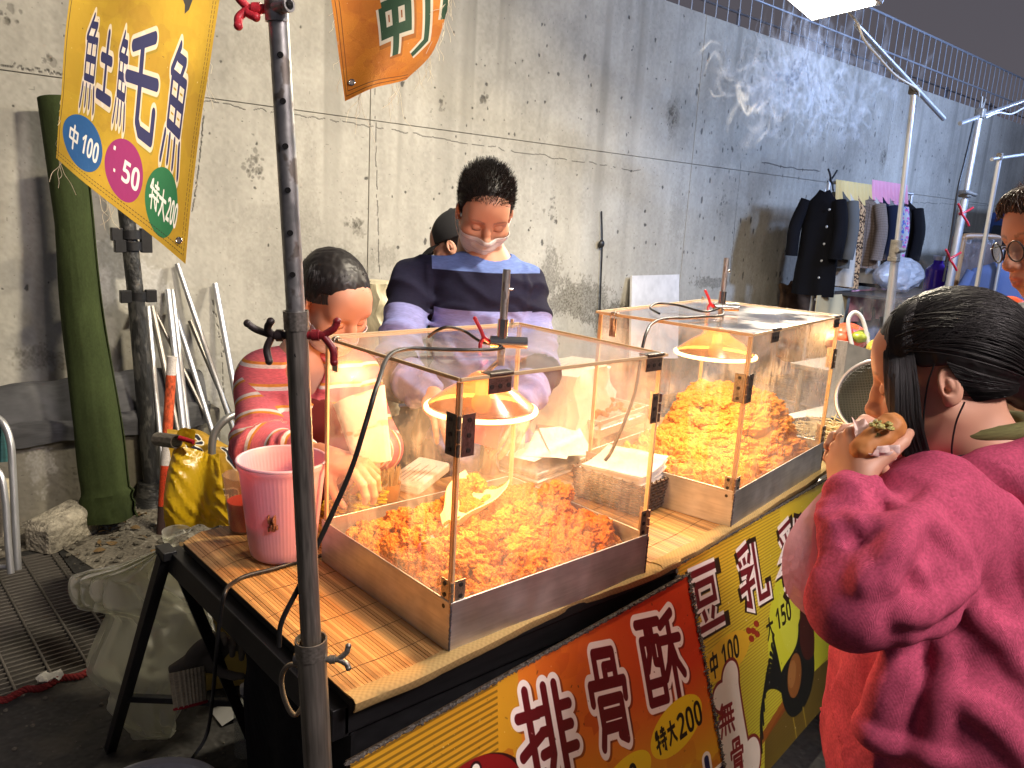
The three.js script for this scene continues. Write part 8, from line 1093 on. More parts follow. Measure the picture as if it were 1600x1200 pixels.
{ // silver chair at the left edge
const D = 3.0, m = (x, y, d = D) => at(x, y, d), t = thing('folding_chair', 'folded silver chair cut off by the left edge, with teal and cream panels', 'chair', m(15, 893).setY(0)), tb = std({ map: grainC([0.48, 0.49, 0.5], 0.2, 20, 4), roughness: 0.38, metalness: 0.7 });
part('outer_frame', tube([m(-60, 648, D + 0.1), m(-25, 646), m(2, 658), m(16, 690), m(20, 740), m(24, 820), m(28, 890)], 0.0135, 80, 12), tb, t); part('inner_frame', tube([m(-60, 735, D - 0.06), m(-20, 728, D - 0.06), m(0, 742, D - 0.06), m(8, 780, D - 0.06), m(12, 840, D - 0.06), m(17, 896, D - 0.06)], 0.0125, 80, 12), tb, t); part('brace', bar(m(-60, 884, D - 0.05), m(18, 886, D - 0.05), 0.010), tb, t);
const pan = (x0, y0, x1, y1, dp) => slabSheet(8, 8, (u, v) => m(lerp(x0, x1, u), lerp(y0, y1, v), D + 0.03 + dp + 0.02 * Math.sin(u * 3)), 0.03); part('backrest', pan(-70, 665, 7, 722, 0), std({ map: grainC([0.02, 0.10, 0.11], 0.3, 30, 2), roughness: 0.6 }), t); part('seat', pan(-70, 748, 10, 838, 0.02), std({ map: grainC([0.50, 0.44, 0.32], 0.25, 30, 2), roughness: 0.7 }), t);
}
{ // rope along the grating, bag, glove, bottle, carton, basin, net, cables
const rp = []; for (let i = 0; i <= 14; i++) rp.push(onY(-60 + i * 17, 1112 - i * 5.4 + 3 * Math.sin(i * 1.9), 0.014)); const rope = thing('red_rope', 'faded red rope lying along the near edge of the grating', 'rope', onY(60, 1075, 0));
for (let s = 0; s < 3; s++) { const pts = []; for (let i = 0; i <= 120; i++) { const u = i / 120, c = curve(rp).getPoint(u), a = u * 80 + s * 2.094; pts.push(c.add(V(0, 0.006 * Math.cos(a), 0.006 * Math.sin(a)))); } part('strand', tube(pts, 0.006, 240, 6), std({ map: grainC([0.22, 0.03, 0.03], 0.6, 30, 4), roughness: 0.9 }), rope); }
const kn = onY(78, 1062, 0.016); solo('plastic_scrap', slabSheet(14, 10, (u, v) => kn.clone().add(V((u - 0.5) * 0.07, 0.02 * n3(u * 5, v * 5, 2), (v - 0.5) * 0.05)), 0.001), plain(0.6, 0.58, 0.52, 0.6), 'white plastic scrap knotted on the red rope', 'litter');
// clear bag on the trestle
const L = [[268, 850], [190, 880], [112, 900], [128, 945], [168, 958], [138, 1042], [176, 1080], [172, 1105], [214, 1150], [268, 1148]], R = [[272, 852], [282, 880], [300, 900], [322, 930], [334, 965], [342, 1000], [330, 1030], [300, 1075], [278, 1120], [272, 1147]];
const bagD = 2.28, lc = curve(L.map((p) => at(...p, bagD)), false, 0.3), rc = curve(R.map((p) => at(...p, bagD - 0.05)), false, 0.3), half = (sg) => slabSheet(46, 64, (u, v) => { const q = lc.getPoint(v).lerp(rc.getPoint(v), u), puff = 0.085 * Math.sin(u * 3.1416) * Math.sin(Math.min(1, v * 1.05) * 3.0 + 0.05), cr = 0.022 * Math.abs(n3(u * 6 + v * 4, v * 5, 3 + sg) - 0.5) + crease(u * 0.5, v * 0.6, sg, V(0.8, 0.5, 0), 13, 0.022, 3) + crease(u * 0.5, v * 0.6, sg, V(0.5, -0.8, 0), 17, 0.016, 9) + 0.010 * Math.sin(u * 30 * (1.2 - v)) * (1 - v) ** 2; return q.addScaledVector(FW, sg * puff + cr * 2.0 - 0.02); }, 0.0006);
const bag = thing('plastic_bag', 'large crumpled translucent plastic bag tied to the black trestle', 'bag', at(240, 1148, bagD)), bm = new THREE.MeshPhysicalMaterial({ color: lin(0.92, 0.92, 0.86), roughness: 0.52, metalness: 0, transmission: 0.86, thickness: 0, side: THREE.DoubleSide }); part('front', half(-1), bm, bag); part('back', half(1), bm, bag);
part('knot', slabSheet(20, 12, (u, v) => at(262 + 14 * v, 850 - 16 * v, bagD - 0.08).add(V(0.025 * Math.cos(u * 6.283) * (0.5 + v), 0.02 * n3(u * 5, v * 5, 3), 0.025 * Math.sin(u * 6.283) * (0.5 + v))), 0.0008), bm, bag);
// work glove on the crossbar
const gw = at(302, 1035, 1.98), gy = imgDir(0.80, 0.55, 0.1), gz = imgDir(0.3, -0.4, -0.85).addScaledVector(gy, 0).normalize(), gx = gy.clone().cross(gz).normalize(), gM = new THREE.Matrix4().makeBasis(gx, gy, gx.clone().cross(gy)).setPosition(gw), gl = thing('work_glove', 'grey knitted work glove with red cuff edge hanging on the trestle crossbar', 'glove', at(300, 1105, 1.95)); const gm = std({ map: grainC([0.13, 0.115, 0.09], 0.35, 80, 4), bumpMap: knit, bumpScale: 0.002, roughness: 0.95 });
part('hand', handGeo(1, [[0.7, 0.5, 0.2], [0.9, 0.6, 0.2], [1.0, 0.5, 0.2], [0.8, 0.5, 0.2]], { m: gM.clone().multiply(new THREE.Matrix4().makeScale(1.05, 1.05, 1.05)) }), gm, gl);
const c0 = at(292, 1046, 1.95), c1 = at(298, 1102, 1.93), cd = c1.clone().sub(c0), cg = new THREE.CylinderGeometry(0.040, 0.036, cd.length(), 96, 14, true).scale(1, 1, 0.6); displace(cg, (p) => { const a = Math.atan2(p.z, p.x), k = 1 + 0.09 * Math.cos(a * 18); p.x *= k; p.z *= k; }); part('cuff', cg.applyQuaternion(Q(V(0, 1, 0), cd.clone().negate().normalize())).translate((c0.x + c1.x) / 2, (c0.y + c1.y) / 2, (c0.z + c1.z) / 2), std({ map: grainC([0.50, 0.43, 0.29], 0.3, 60, 4), roughness: 0.95, side: THREE.DoubleSide }), gl); part('cuff_edge', new THREE.TorusGeometry(0.037, 0.0035, 10, 50).scale(1, 0.6, 1).applyQuaternion(Q(V(0, 0, 1), cd.clone().normalize())).translate(c1.x, c1.y, c1.z), plain(0.40, 0.03, 0.04, 0.9), gl);
const bt = onY(385, 1178, 0), bo = thing('plastic_bottle', 'clear plastic water bottle standing under the table by the trestle leg', 'bottle', bt.clone()); part('bottle', new THREE.LatheGeometry([[0.001, 0.002], [0.030, 0.002], [0.033, 0.01], [0.031, 0.05], [0.033, 0.055], [0.031, 0.10], [0.033, 0.105], [0.032, 0.135], [0.018, 0.175], [0.0125, 0.185], [0.0125, 0.20]].map((p) => new THREE.Vector2(...p)), 32).translate(bt.x, 0, bt.z), clearPlastic(0.88, 0.9, 0.86, 0.08, 0.85), bo); part('cap', bar(bt.clone().setY(0.196), bt.clone().setY(0.218), 0.015), plain(0.6, 0.6, 0.56, 0.5), bo);
const ct = canvasTex(512, 512, (c) => { c.fillStyle = '#b09a58'; c.fillRect(0, 0, 512, 512); c.strokeStyle = '#96562a'; c.lineWidth = 4; for (let i = 0; i < 4; i++) for (let j = 0; j < 2; j++) c.strokeRect(150 + i * 62, 70 + j * 50, 62, 50); for (let i = 0; i < 4; i++) { c.strokeRect(166 + i * 62, 84, 26, 20); } c.fillStyle = '#6e3c1c'; for (const [x, y] of [[150, 300], [176, 318], [210, 296], [240, 312], [270, 300]]) { c.fillRect(x, y, 7, 18); c.fillRect(x - 8, y + 6, 24, 5); } }), cb = V(1.05, 0, -2.36), cm = std({ map: ct, roughness: 0.85 });
const ca = thing('cardboard_carton', 'tan printed cardboard carton standing under the table', 'carton', cb.clone()), cs = (g) => xf(g, [cb.x, 0.17, cb.z], [0, -0.35, 0]); part('body', cs(box(0.36, 0.33, 0.28, 0, 0, 0, 0.004)), cm, ca); part('flap', cs(xf(box(0.36, 0.003, 0.13, 0, 0, 0.065), [0, 0.167, -0.14], [-0.5, 0, 0])), cm, ca); part('flap', cs(xf(box(0.36, 0.003, 0.13, 0, 0, 0), [0, 0.185, 0.18], [0.5, 0, 0])), cm, ca);
const pp = onY(362, 1112, 0.004); solo('paper_scrap', slabSheet(6, 6, (u, v) => pp.clone().add(V((u - 0.5) * 0.10, 0.03 * u * v, (v - 0.5) * 0.10)), 0.001), plain(0.6, 0.6, 0.58, 0.9), 'white scrap of paper lying beside the trestle foot', 'litter');
const bs = onY(238, 1310, 0), ba = thing('enamel_basin', 'pale round basin on the ground at the bottom edge', 'basin', bs.clone()); part('basin', lathe([[0.001, 0.003], [0.10, 0.003], [0.13, 0.02], [0.155, 0.088], [0.17, 0.093], [0.172, 0.097], [0.168, 0.099], [0.152, 0.094], [0.125, 0.026], [0.001, 0.009]], 56).translate(bs.x, 0, bs.z), std({ map: grainC([0.62, 0.62, 0.64], 0.15, 12, 3), roughness: 0.4 }), ba);
const nt = [], r = rng(21); for (let i = 0; i < 60; i++) { const a = V(0.72 + 0.3 * r(), 0.18 + 0.30 * r(), -1.02 - 0.10 * r()), b = a.clone().add(V(0.05 * (r() - 0.5), -0.05 - 0.08 * r(), 0.02 * (r() - 0.5))), c = b.clone().add(V(0.05 * (r() - 0.5), -0.05 * r(), 0.02)); nt.push(tube([a, b, c], 0.0012, 10, 4)); } solo('green_netting', nt, plain(0.015, 0.09, 0.035, 0.6), 'dark green plastic netting bunched in the gap under the table', 'netting', undefined, 'stuff');
solo('white_twine', tube([V(0.80, 0.62, -0.99), V(0.74, 0.60, -0.97), V(0.70, 0.585, -0.965), V(0.66, 0.60, -0.96), V(0.645, 0.565, -0.96)], 0.0028, 40, 6), plain(0.62, 0.6, 0.55, 0.9), 'white twine dangling under the front left corner of the mat', 'twine');
const lp = []; const lc2 = onZ(462, 1078, -0.985); for (let i = 0; i < 24; i++) { const a = i / 24 * 6.283; lp.push(lc2.clone().addScaledVector(RT, 0.020 * Math.cos(a) * (1 + 0.2 * Math.sin(a))).add(V(0, 0.042 * Math.sin(a), 0.004 * Math.sin(a * 2)))); } solo('rope_loop', tube(lp, 0.0038, 90, 8, true), std({ map: grainC([0.25, 0.22, 0.17], 0.6, 60, 3), roughness: 0.95 }), 'loop of twisted twine hanging behind the lower end of the steel pole', 'rope');
const q = (x, y) => onY(x, y, TOP + 0.006); solo('power_cord', tube([onY(503, 868, TOP + 0.006), q(470, 876), q(430, 888), q(390, 898), q(368, 908), at(352, 925, 1.50), at(344, 965, 1.52), at(338, 1020, 1.56), at(332, 1090, 1.66), at(322, 1150, 1.74), onY(300, 1185, 0.006)], 0.0042, 120, 8), M.cord, 'black cable lying across the mat and hanging over its left edge', 'cable');
}
// ================= behind the stall and farther along the wall =================
{ // blue crates, sacks, board, hanging cable
const t = thing('plastic_crate', 'blue plastic crate behind the young man in the sweater', 'crate', V(2.36, 0, -2.95)), bl = plain(0.012, 0.13, 0.36, 0.45); const y0 = 0.72, y1 = 1.055; for (let k = 0; k < 4; k++) part('rim', box(0.86, 0.03, 0.42, 2.19, lerp(y0, y1, k / 3), -2.95, 0.008), bl, t); for (const [x, z] of [[1.78, -2.76], [2.60, -2.76], [1.78, -3.14], [2.60, -3.14], [2.19, -2.76]]) part('post', box(0.04, y1 - y0, 0.03, x, (y0 + y1) / 2, z, 0.004), bl, t); part('base', box(0.84, y0, 0.40, 2.19, y0 / 2, -2.95, 0.01), plain(0.03, 0.05, 0.08, 0.7), t);
const sack = (name, label, c, w, h, d, m, sd) => { const g = displace(new THREE.BoxGeometry(w, h, d, 20, 20, 12), (p) => { const u = p.x / w * 2, v = p.y / h * 2, s = p.z / d * 2; p.x *= 1 - 0.16 * v * v; p.z *= 1 - 0.35 * v * v - 0.2 * u * u; p.x += 0.03 * (n3(p.x * 9 + sd, p.y * 9, p.z * 9) - 0.5); p.z += 0.04 * (n3(p.x * 11, p.y * 11 + sd, p.z * 11) - 0.5) + 0.012 * Math.sin(p.y * 60 + 5 * u) * s; }); return solo(name, xf(g, [c.x, c.y, c.z], [0, 0.5, 0]), m, label, 'sack'); };
const print = canvasTex(256, 256, (c) => { c.fillStyle = '#b5b2a6'; c.fillRect(0, 0, 256, 256); c.fillStyle = '#6f7480'; for (let i = 0; i < 7; i++) c.fillRect(70 + (i % 3) * 6, 50 + i * 22, 110 - (i * 17) % 40, 5); }), wm = std({ map: print, roughness: 0.7 });
const s1 = at(890, 610, 2.72); sack('grain_sack', 'large off white printed sack standing right of the young man', V(s1.x, 0.62, s1.z), 0.42, 0.86, 0.28, wm, 3);
const s2 = at(905, 548, 3.1); sack('plastic_sack', 'crumpled white plastic sack behind the printed sack', V(s2.x, 0.58, s2.z), 0.5, 0.74, 0.3, std({ map: grainC([0.62, 0.63, 0.62], 0.12, 20, 4), roughness: 0.45 }), 8);
const s3 = at(587, 470, 3.15); sack('plastic_sack', 'pale straw coloured plastic sack leaning at the wall between the vendors', V(s3.x, s3.y - 0.2, s3.z), 0.22, 0.55, 0.2, std({ map: grainC([0.50, 0.44, 0.30], 0.3, 20, 4), roughness: 0.4 }), 12);
const wb = (x, y, z = -4.2) => onZ(x, y, z); solo('white_board', slabSheet(6, 6, (u, v) => { const a = wb(986, 431).lerp(wb(1060, 429), u), b = wb(984, 560, -4.05).lerp(wb(1058, 560, -4.05), u); return a.lerp(b, v); }, 0.02), std({ map: grainC([0.62, 0.61, 0.60], 0.12, 16, 4), roughness: 0.6 }), 'plain white board leaning against the concrete wall behind the far case', 'board');
const hc = thing('hanging_cable', 'thin black cable with a hook hanging down the concrete wall', 'cable', onZ(938, 525, -4.22)); part('cable', tube([onZ(940, 330, -4.235), onZ(941, 380, -4.232), onZ(939, 440, -4.23), onZ(936, 530, -4.225)], 0.006, 40, 8), M.cord, hc); part('hook', merge(ball(0.028, onZ(940, 381, -4.22).x, onZ(940, 381, -4.22).y, -4.22, 1, 1.1, 0.7)), M.cord, hc);
const br = (x, y, z) => onZ(x, y, z); solo('brown_blanket', slabSheet(40, 30, (u, v) => { const a = br(1219, 440, -4.1).lerp(br(1300, 446, -4.0), u), b = br(1216, 560, -3.75).lerp(br(1300, 560, -3.7), u); return a.lerp(b, v).add(V(0.08 * (n3(u * 5, v * 6, 3) - 0.5), 0.06 * (n3(u * 7, v * 5, 5) - 0.5), 0.1 * (n3(u * 6, v * 7, 8) - 0.5))); }, 0.03), std({ map: grainC([0.11, 0.065, 0.04], 0.5, 14, 3), roughness: 0.95 }), 'brown blanket heaped at the wall under the hanging coats', 'blanket');
}
// ---- clothes rack ----
const rackZ = -3.4;
{
const a = onZ(1296, 284, rackZ), b = onZ(1425, 303, rackZ), t = thing('clothes_rail', 'metal clothes rail at the wall hung with coats', 'rail', V((a.x + b.x) / 2, 0, rackZ)); part('rail', bar(a, b, 0.014), M.galv, t); for (const q of [a, b]) part('upright', bar(q, V(q.x, 0, rackZ - 0.02), 0.014), M.galv, t); part('foot', bar(V(a.x, 0.02, rackZ - 0.3), V(a.x, 0.02, rackZ + 0.3), 0.014), M.galv, t); part('foot', bar(V(b.x, 0.02, rackZ - 0.3), V(b.x, 0.02, rackZ + 0.3), 0.014), M.galv, t); part('lower_rail', bar(V(a.x, 0.95, rackZ + 0.02), V(b.x, 0.95, rackZ + 0.02), 0.011), M.galv, t);
const kp = a.clone(); part('end_clamp', wingScrew(kp.clone().add(V(-0.02, 0, 0)), V(-0.5, 0.3, 0.8), M.black, [[-0.04, 0.05, 0], [0.05, 0.05, 0], [0, -0.05, 0.02]], 1.6), M.black, t);
const strip = (x0, x1, col, label) => { const p0 = onZ(x0, 286, rackZ), p1 = onZ(x1, 294, rackZ); solo('pleated_cloth', slabSheet(70, 10, (u, v) => V(lerp(p0.x, p1.x, u), lerp(p0.y, p1.y, u) + 0.03 - 0.19 * v * (0.85 + 0.2 * n3(u * 20, 1, 2)), rackZ + 0.05 + 0.02 * Math.sin(u * 60) * (0.3 + v) - 0.02 * (1 - v)), 0.003), plain(...col, 0.8), label, 'cloth'); };
strip(1300, 1356, [0.62, 0.47, 0.20], 'pleated yellow cloth strip draped over the clothes rail'); strip(1357, 1412, [0.70, 0.30, 0.42], 'pleated pink cloth strip draped over the clothes rail');
const noiseMap = (c, k, f, s) => grainC(c, k, f, s);
const check = tex(128, 128, (u, v) => { const a = (u * 8) % 1 < 0.12 || (v * 8) % 1 < 0.12, k = 0.85 + 0.3 * n2(u * 64, v * 64, 64, 64, 3); return (a ? [0.10, 0.075, 0.06] : [0.20, 0.155, 0.13]).map((q) => q * k); }), leo = tex(128, 128, (u, v) => (f2(u * 18, v * 18, 18, 18, 2, 4) > 0.56 ? [0.05, 0.03, 0.02] : [0.50, 0.32, 0.17])), flor = tex(128, 128, (u, v) => { const n = f2(u * 9, v * 9, 9, 9, 2, 7), m = f2(u * 7, v * 7, 7, 7, 2, 17); return n > 0.62 ? [0.55, 0.12, 0.35] : m > 0.62 ? [0.10, 0.16, 0.5] : [0.45, 0.47, 0.5]; });
const G = [[1291, 0.44, 0.86, [0.006, 0.006, 0.008], 'long black coat with buttons, first on the clothes rail', 'coat', true], [1311, 0.42, 0.62, [0.10, 0.10, 0.095], 'grey jacket hanging next to the long black coat', 'jacket', true], [1322, 0.40, 0.78, [0.50, 0.46, 0.40], 'cream garment hanging behind the grey jacket', 'garment', false], [1334, 0.36, 0.80, leo, 'leopard print garment hanging beside the brown checked blazer', 'garment', false], [1350, 0.50, 0.62, check, 'brown checked blazer hanging in the middle of the rail', 'blazer', true], [1362, 0.40, 0.76, [0.46, 0.45, 0.42], 'pale skirted garment showing below the checked blazer', 'garment', false], [1374, 0.44, 0.80, [0.012, 0.016, 0.035], 'navy coat hanging right of the checked blazer', 'coat', true], [1385, 0.40, 0.74, [0.20, 0.21, 0.20], 'grey green coat hanging right of the navy coat', 'coat', false], [1394, 0.38, 0.55, flor, 'light printed blouse hanging near the right end of the rail', 'blouse', true], [1403, 0.40, 0.70, [0.02, 0.02, 0.025], 'dark trousers hanging beside the printed blouse', 'trousers', false], [1413, 0.46, 0.56, [0.010, 0.010, 0.012], 'black hooded jacket at the right end of the clothes rail', 'jacket', true]];
G.forEach(([px, wz, len, col, label, cat, sleeves], i) => {
const p = onZ(px, 288 + (px - 1298) * 0.14, rackZ), x = p.x, y = p.y - 0.05, m = col.isTexture ? std({ map: rep(col, 3, 3), roughness: 0.9 }) : new THREE.MeshPhysicalMaterial({ color: lin(...col), roughness: 0.95, metalness: 0, specularIntensity: 0.25 }), t = thing('hanging_' + cat, label, cat, V(x, y - len, rackZ));
const g = slabSheet(44, 30, (u, v) => { const a = u * 6.283, sh = sstep(0, 0.10, v), w = lerp(0.05, wz * 0.42, sh) * (1 + 0.20 * v), d = lerp(0.025, 0.055, sh) * (1 + 0.4 * v) + 0.016 * Math.sin(a * 5 + i * 2) * v; return V(x + d * Math.sin(a) + 0.02 * (n3(u * 4, v * 5, i) - 0.5) + 0.02 * v, y - len * (v + 0.03 * (1 - Math.abs(Math.cos(a))) * (1 - sh)) - 0.06 * sh * (v < 0.3 ? Math.abs(Math.cos(a)) : 0.3), rackZ + 0.85 * w * Math.cos(a)); }, 0.004); part('body', g, m, t);
if (sleeves) for (const s of [-1, 1]) { const a = V(x - 0.01, y - 0.085, rackZ + s * wz * 0.33), e = V(x - 0.045, y - 0.30, rackZ + s * (wz * 0.46)), w = V(x - 0.06, y - 0.56, rackZ + s * (wz * 0.45)); part('sleeve', displace(tube([a, e, w], 0.052, 24, 16), (q) => { q.x += 0.012 * (n3(q.x * 14, q.y * 14, q.z * 14 + i) - 0.5); }), m, t); }
part('hanger', tube([V(x, y + 0.065, rackZ), V(x, y + 0.085, rackZ + 0.012), V(x, y + 0.06, rackZ + 0.02), V(x, y + 0.02, rackZ), V(x, y - 0.02, rackZ)], 0.003, 24, 6), M.galv, t);
if (i === 0) for (let k = 0; k < 5; k++) part('button', ball(0.011, x - 0.062 - 0.012 * k * 0.4, y - 0.16 - k * 0.14, rackZ + 0.09, 0.4, 1, 1, 10), plain(0.5, 0.5, 0.5, 0.3, { metalness: 0.6 }), t);
});
for (const [px, y0, y1, col, label] of [[1298, 460, 500, [0.60, 0.50, 0.30], 'cream cloth folded over the lower rail under the black coat'], [1350, 452, 482, [0.70, 0.34, 0.46], 'pink cloth folded over the lower rail under the blazer'], [1378, 448, 476, [0.68, 0.42, 0.52], 'pale pink shirt folded over the lower rail'], [1355, 480, 520, [0.16, 0.18, 0.24], 'grey blue trousers folded over the lower rail']]) { const p = onZ(px, y0, rackZ + 0.1), q = onZ(px, y1, rackZ + 0.1); solo('folded_cloth', slabSheet(24, 12, (u, v) => V(p.x + (u - 0.5) * 0.55, lerp(p.y, q.y - 0.1, v), rackZ + 0.12 + 0.03 * Math.sin(u * 14 + px) * v + 0.02 * v), 0.006), plain(...col, 0.85), label, 'cloth'); }
}
{ // side table with bottles
const z = -2.9, L = onZ(1384, 464, z), R = onZ(1490, 470, z), y = L.y, t = thing('folding_table', 'narrow dark table with bottles below the wall, right of the clothes', 'table', V((L.x + R.x) / 2, 0, z)); part('table_top', box(R.x - L.x, 0.03, 0.5, (L.x + R.x) / 2, y - 0.015, z - 0.2, 0.006), plain(0.06, 0.06, 0.065, 0.5), t); for (const x of [L.x + 0.05, R.x - 0.05]) for (const dz of [0.02, -0.42]) part('leg', bar(V(x, 0, z + dz), V(x + (dz < 0 ? 0.1 : -0.05), y - 0.03, z + dz), 0.014), M.galv, t);
const bot = (px, r, h, col, label) => { const p = onZ(px, 465, z - 0.1), b = thing('bottle', label, 'bottle', V(p.x, y + 0.001, z - 0.1)); part('bottle', lathe([[0.001, 0], [r, 0], [r, h * 0.62], [r * 0.45, h * 0.78], [r * 0.4, h * 0.9], [0.001, h * 0.9]], 24).translate(p.x, y + 0.001, z - 0.1), col, b); part('cap', bar(V(p.x, y + h * 0.88, z - 0.1), V(p.x, y + h, z - 0.1), r * 0.5), plain(0.5, 0.5, 0.55, 0.5), b); };
bot(1457, 0.10, 0.34, new THREE.MeshPhysicalMaterial({ color: lin(0.06, 0.02, 0.45), roughness: 0.12, metalness: 0 }), 'violet glass bottle standing on the narrow table'); bot(1470, 0.055, 0.28, plain(0.015, 0.015, 0.02, 0.3), 'black bottle standing behind the violet one'); bot(1478, 0.05, 0.24, plain(0.10, 0.25, 0.45, 0.3), 'light blue bottle at the end of the narrow table');
const c = onZ(1410, 456, z - 0.1); solo('plastic_bag', displace(new THREE.IcosahedronGeometry(0.2, 6).scale(1.7, 0.75, 0.8), (p) => { p.addScaledVector(p.clone().normalize(), 0.1 * (f3(p.x * 9, p.y * 9, p.z * 9, 3) - 0.5)); }).translate(c.x, y + 0.16, z - 0.15), clearPlastic(0.75, 0.78, 0.85, 0.4, 0.4), 'white plastic bag lying on the narrow table below the wall', 'bag');
}
{ // brown panel wrapped in clear film, far clothes, van
const z = -2.6, P = (x, y) => onZ(x, y, z), a = P(1503, 370), b = P(1562, 372), c = P(1488, 474), d = P(1548, 478), t = thing('wrapped_panel', 'brown framed panel wrapped in shiny clear film behind the thin post', 'panel', c.clone().setY(Math.min(c.y, d.y))), F = (u, v) => a.clone().lerp(b, u).lerp(c.clone().lerp(d, u), v);
part('panel', slabSheet(30, 30, (u, v) => F(u, v).add(V(0, 0, -0.05)), 0.05), std({ map: grainC([0.14, 0.062, 0.035], 0.4, 14, 3), roughness: 0.6 }), t); part('film', sheet(30, 30, (u, v) => F(u, v).add(V(0, 0, 0.012 + 0.03 * n3(u * 8, v * 10, 3)))), new THREE.MeshPhysicalMaterial({ color: lin(0.9, 0.9, 0.92), roughness: 0.1, metalness: 0, transmission: 0.9, thickness: 0, ior: 1.5 }), t);
part('frame', tube([F(0.04, 0.06), F(0.08, 0), F(0.5, -0.01), F(0.92, 0), F(0.97, 0.06), F(1, 0.5), F(1, 0.95), F(0.95, 1), F(0.5, 1.01), F(0.05, 1), F(0, 0.95), F(0, 0.5)], 0.03, 140, 8, true), std({ map: grainC([0.32, 0.17, 0.07], 0.4, 14, 3), roughness: 0.5 }), t); part('legs', merge(bar(F(0.1, 1), F(0.1, 1).setY(0), 0.02), bar(F(0.9, 1), F(0.9, 1).setY(0), 0.02)), M.galv, t);
const cols = [[1570, [0.10, 0.14, 0.28], 'blue jacket'], [1580, [0.02, 0.02, 0.03], 'black coat'], [1590, [0.55, 0.53, 0.5], 'white shirt'], [1600, [0.03, 0.035, 0.05], 'dark jacket'], [1612, [0.12, 0.16, 0.3], 'blue shirt']]; cols.forEach(([px, col, n], i) => { const p = onZ(px, 408, -2.2), tt = thing('hanging_garment', n + ' hanging ' + ['just right of', 'second to the right of', 'third to the right of', 'fourth to the right of', 'farthest right of'][i] + ' the wrapped brown panel', 'garment', V(p.x, p.y - 0.75, -2.2)), m = plain(...col, 0.9); part('body', slabSheet(36, 20, (u, v) => { const an = u * 6.283, sh = sstep(0, 0.12, v); return V(p.x + lerp(0.03, 0.07, sh) * Math.sin(an) + 0.015 * Math.sin(an * 5 + i) * v, p.y - 0.8 * v, -2.2 + lerp(0.05, 0.24, sh) * Math.cos(an)); }, 0.004), m, tt); for (const s of [-1, 1]) part('sleeve', tube([V(p.x, p.y - 0.1, -2.2 + s * 0.22), V(p.x - 0.02, p.y - 0.35, -2.2 + s * 0.29), V(p.x - 0.03, p.y - 0.6, -2.2 + s * 0.28)], 0.05, 16, 12), m, tt); });
{ const q = onZ(1590, 400, -2.2), tr = thing('clothes_rail', 'second clothes rail at the right edge, below the white van', 'rail', V(q.x, 0, -2.2)); const y = q.y + 0.06, x0 = onZ(1564, 402, -2.2).x, x1 = onZ(1640, 402, -2.2).x; part('rail', bar(V(x0, y, -2.2), V(x1, y, -2.2), 0.014), M.galv, tr); for (const x of [x0, x1]) part('upright', bar(V(x, 0, -2.2), V(x, y, -2.2), 0.014), M.galv, tr); }
// van parked farther along: box body, cab with blue pillars and dark windscreen
const vz = -3.0, va = onZ(1512, 405, vz), x0 = va.x + 0.6, v = thing('box_truck', 'white box truck with a blue cab parked at the far end of the wall', 'truck', V(x0 + 2, 0, vz + 0.6)), blue = plain(0.008, 0.025, 0.085, 0.3), wh = plain(0.62, 0.64, 0.70, 0.5), yc = onZ(1545, 335, vz).y, yb = onZ(1540, 264, vz).y, wz = 1.9, zc = vz + wz / 2 - 0.15;
const sh = new THREE.Shape([[0, 0.35], [0, 0.95], [0.28, yc - 0.06], [0.36, yc], [1.7, yc], [1.7, 0.35]].map((q) => new THREE.Vector2(...q))), cab = new THREE.ExtrudeGeometry(sh, { depth: wz, bevelEnabled: true, bevelSize: 0.04, bevelThickness: 0.04, bevelSegments: 2 }).translate(x0, 0, zc - wz / 2); part('cab', cab, blue, v);
part('windscreen', slabSheet(8, 8, (u, q) => V(x0 + lerp(0.015, 0.235, q) - 0.062, lerp(1.0, yc - 0.10, q), zc + lerp(-wz / 2 + 0.08, wz / 2 - 0.08, u)), 0.012), plain(0.012, 0.016, 0.02, 0.08), v); part('side_window', box(0.75, yc - 1.12, 0.02, x0 + 0.85, (yc + 0.98) / 2, zc - wz / 2 - 0.045, 0.01), plain(0.012, 0.016, 0.02, 0.08), v); part('side_window', box(0.75, yc - 1.12, 0.02, x0 + 0.85, (yc + 0.98) / 2, zc + wz / 2 + 0.045, 0.01), plain(0.012, 0.016, 0.02, 0.08), v);
part('box_body', box(3.6, yb - 0.55, wz + 0.1, x0 + 1.75 + 1.85, (yb + 0.55) / 2, zc, 0.03), wh, v); part('bumper', box(0.12, 0.2, wz + 0.06, x0 - 0.06, 0.42, zc, 0.03), plain(0.04, 0.04, 0.045, 0.6), v); for (const s of [-1, 1]) { part('headlight', box(0.05, 0.14, 0.26, x0 - 0.02, 0.72, zc + s * (wz / 2 - 0.22), 0.02), plain(0.5, 0.5, 0.5, 0.15), v); part('mirror', box(0.06, 0.3, 0.16, x0 + 0.05, 1.45, zc + s * (wz / 2 + 0.16), 0.02), plain(0.02, 0.02, 0.02, 0.4), v); for (const wx of [0.8, 4.3]) part('wheel', bar(V(x0 + wx, 0.36, zc + s * (wz / 2 - 0.12) - 0.1), V(x0 + wx, 0.36, zc + s * (wz / 2 - 0.12) + 0.1), 0.36, 0.36, 28), plain(0.02, 0.02, 0.02, 0.9), v); }
for (let i = 0; i < 6; i++) part('roof_bow', box(0.02, 0.02, wz + 0.12, x0 + 2 + i * 0.64, yb + 0.01, zc, 0.004), wh, v);
}
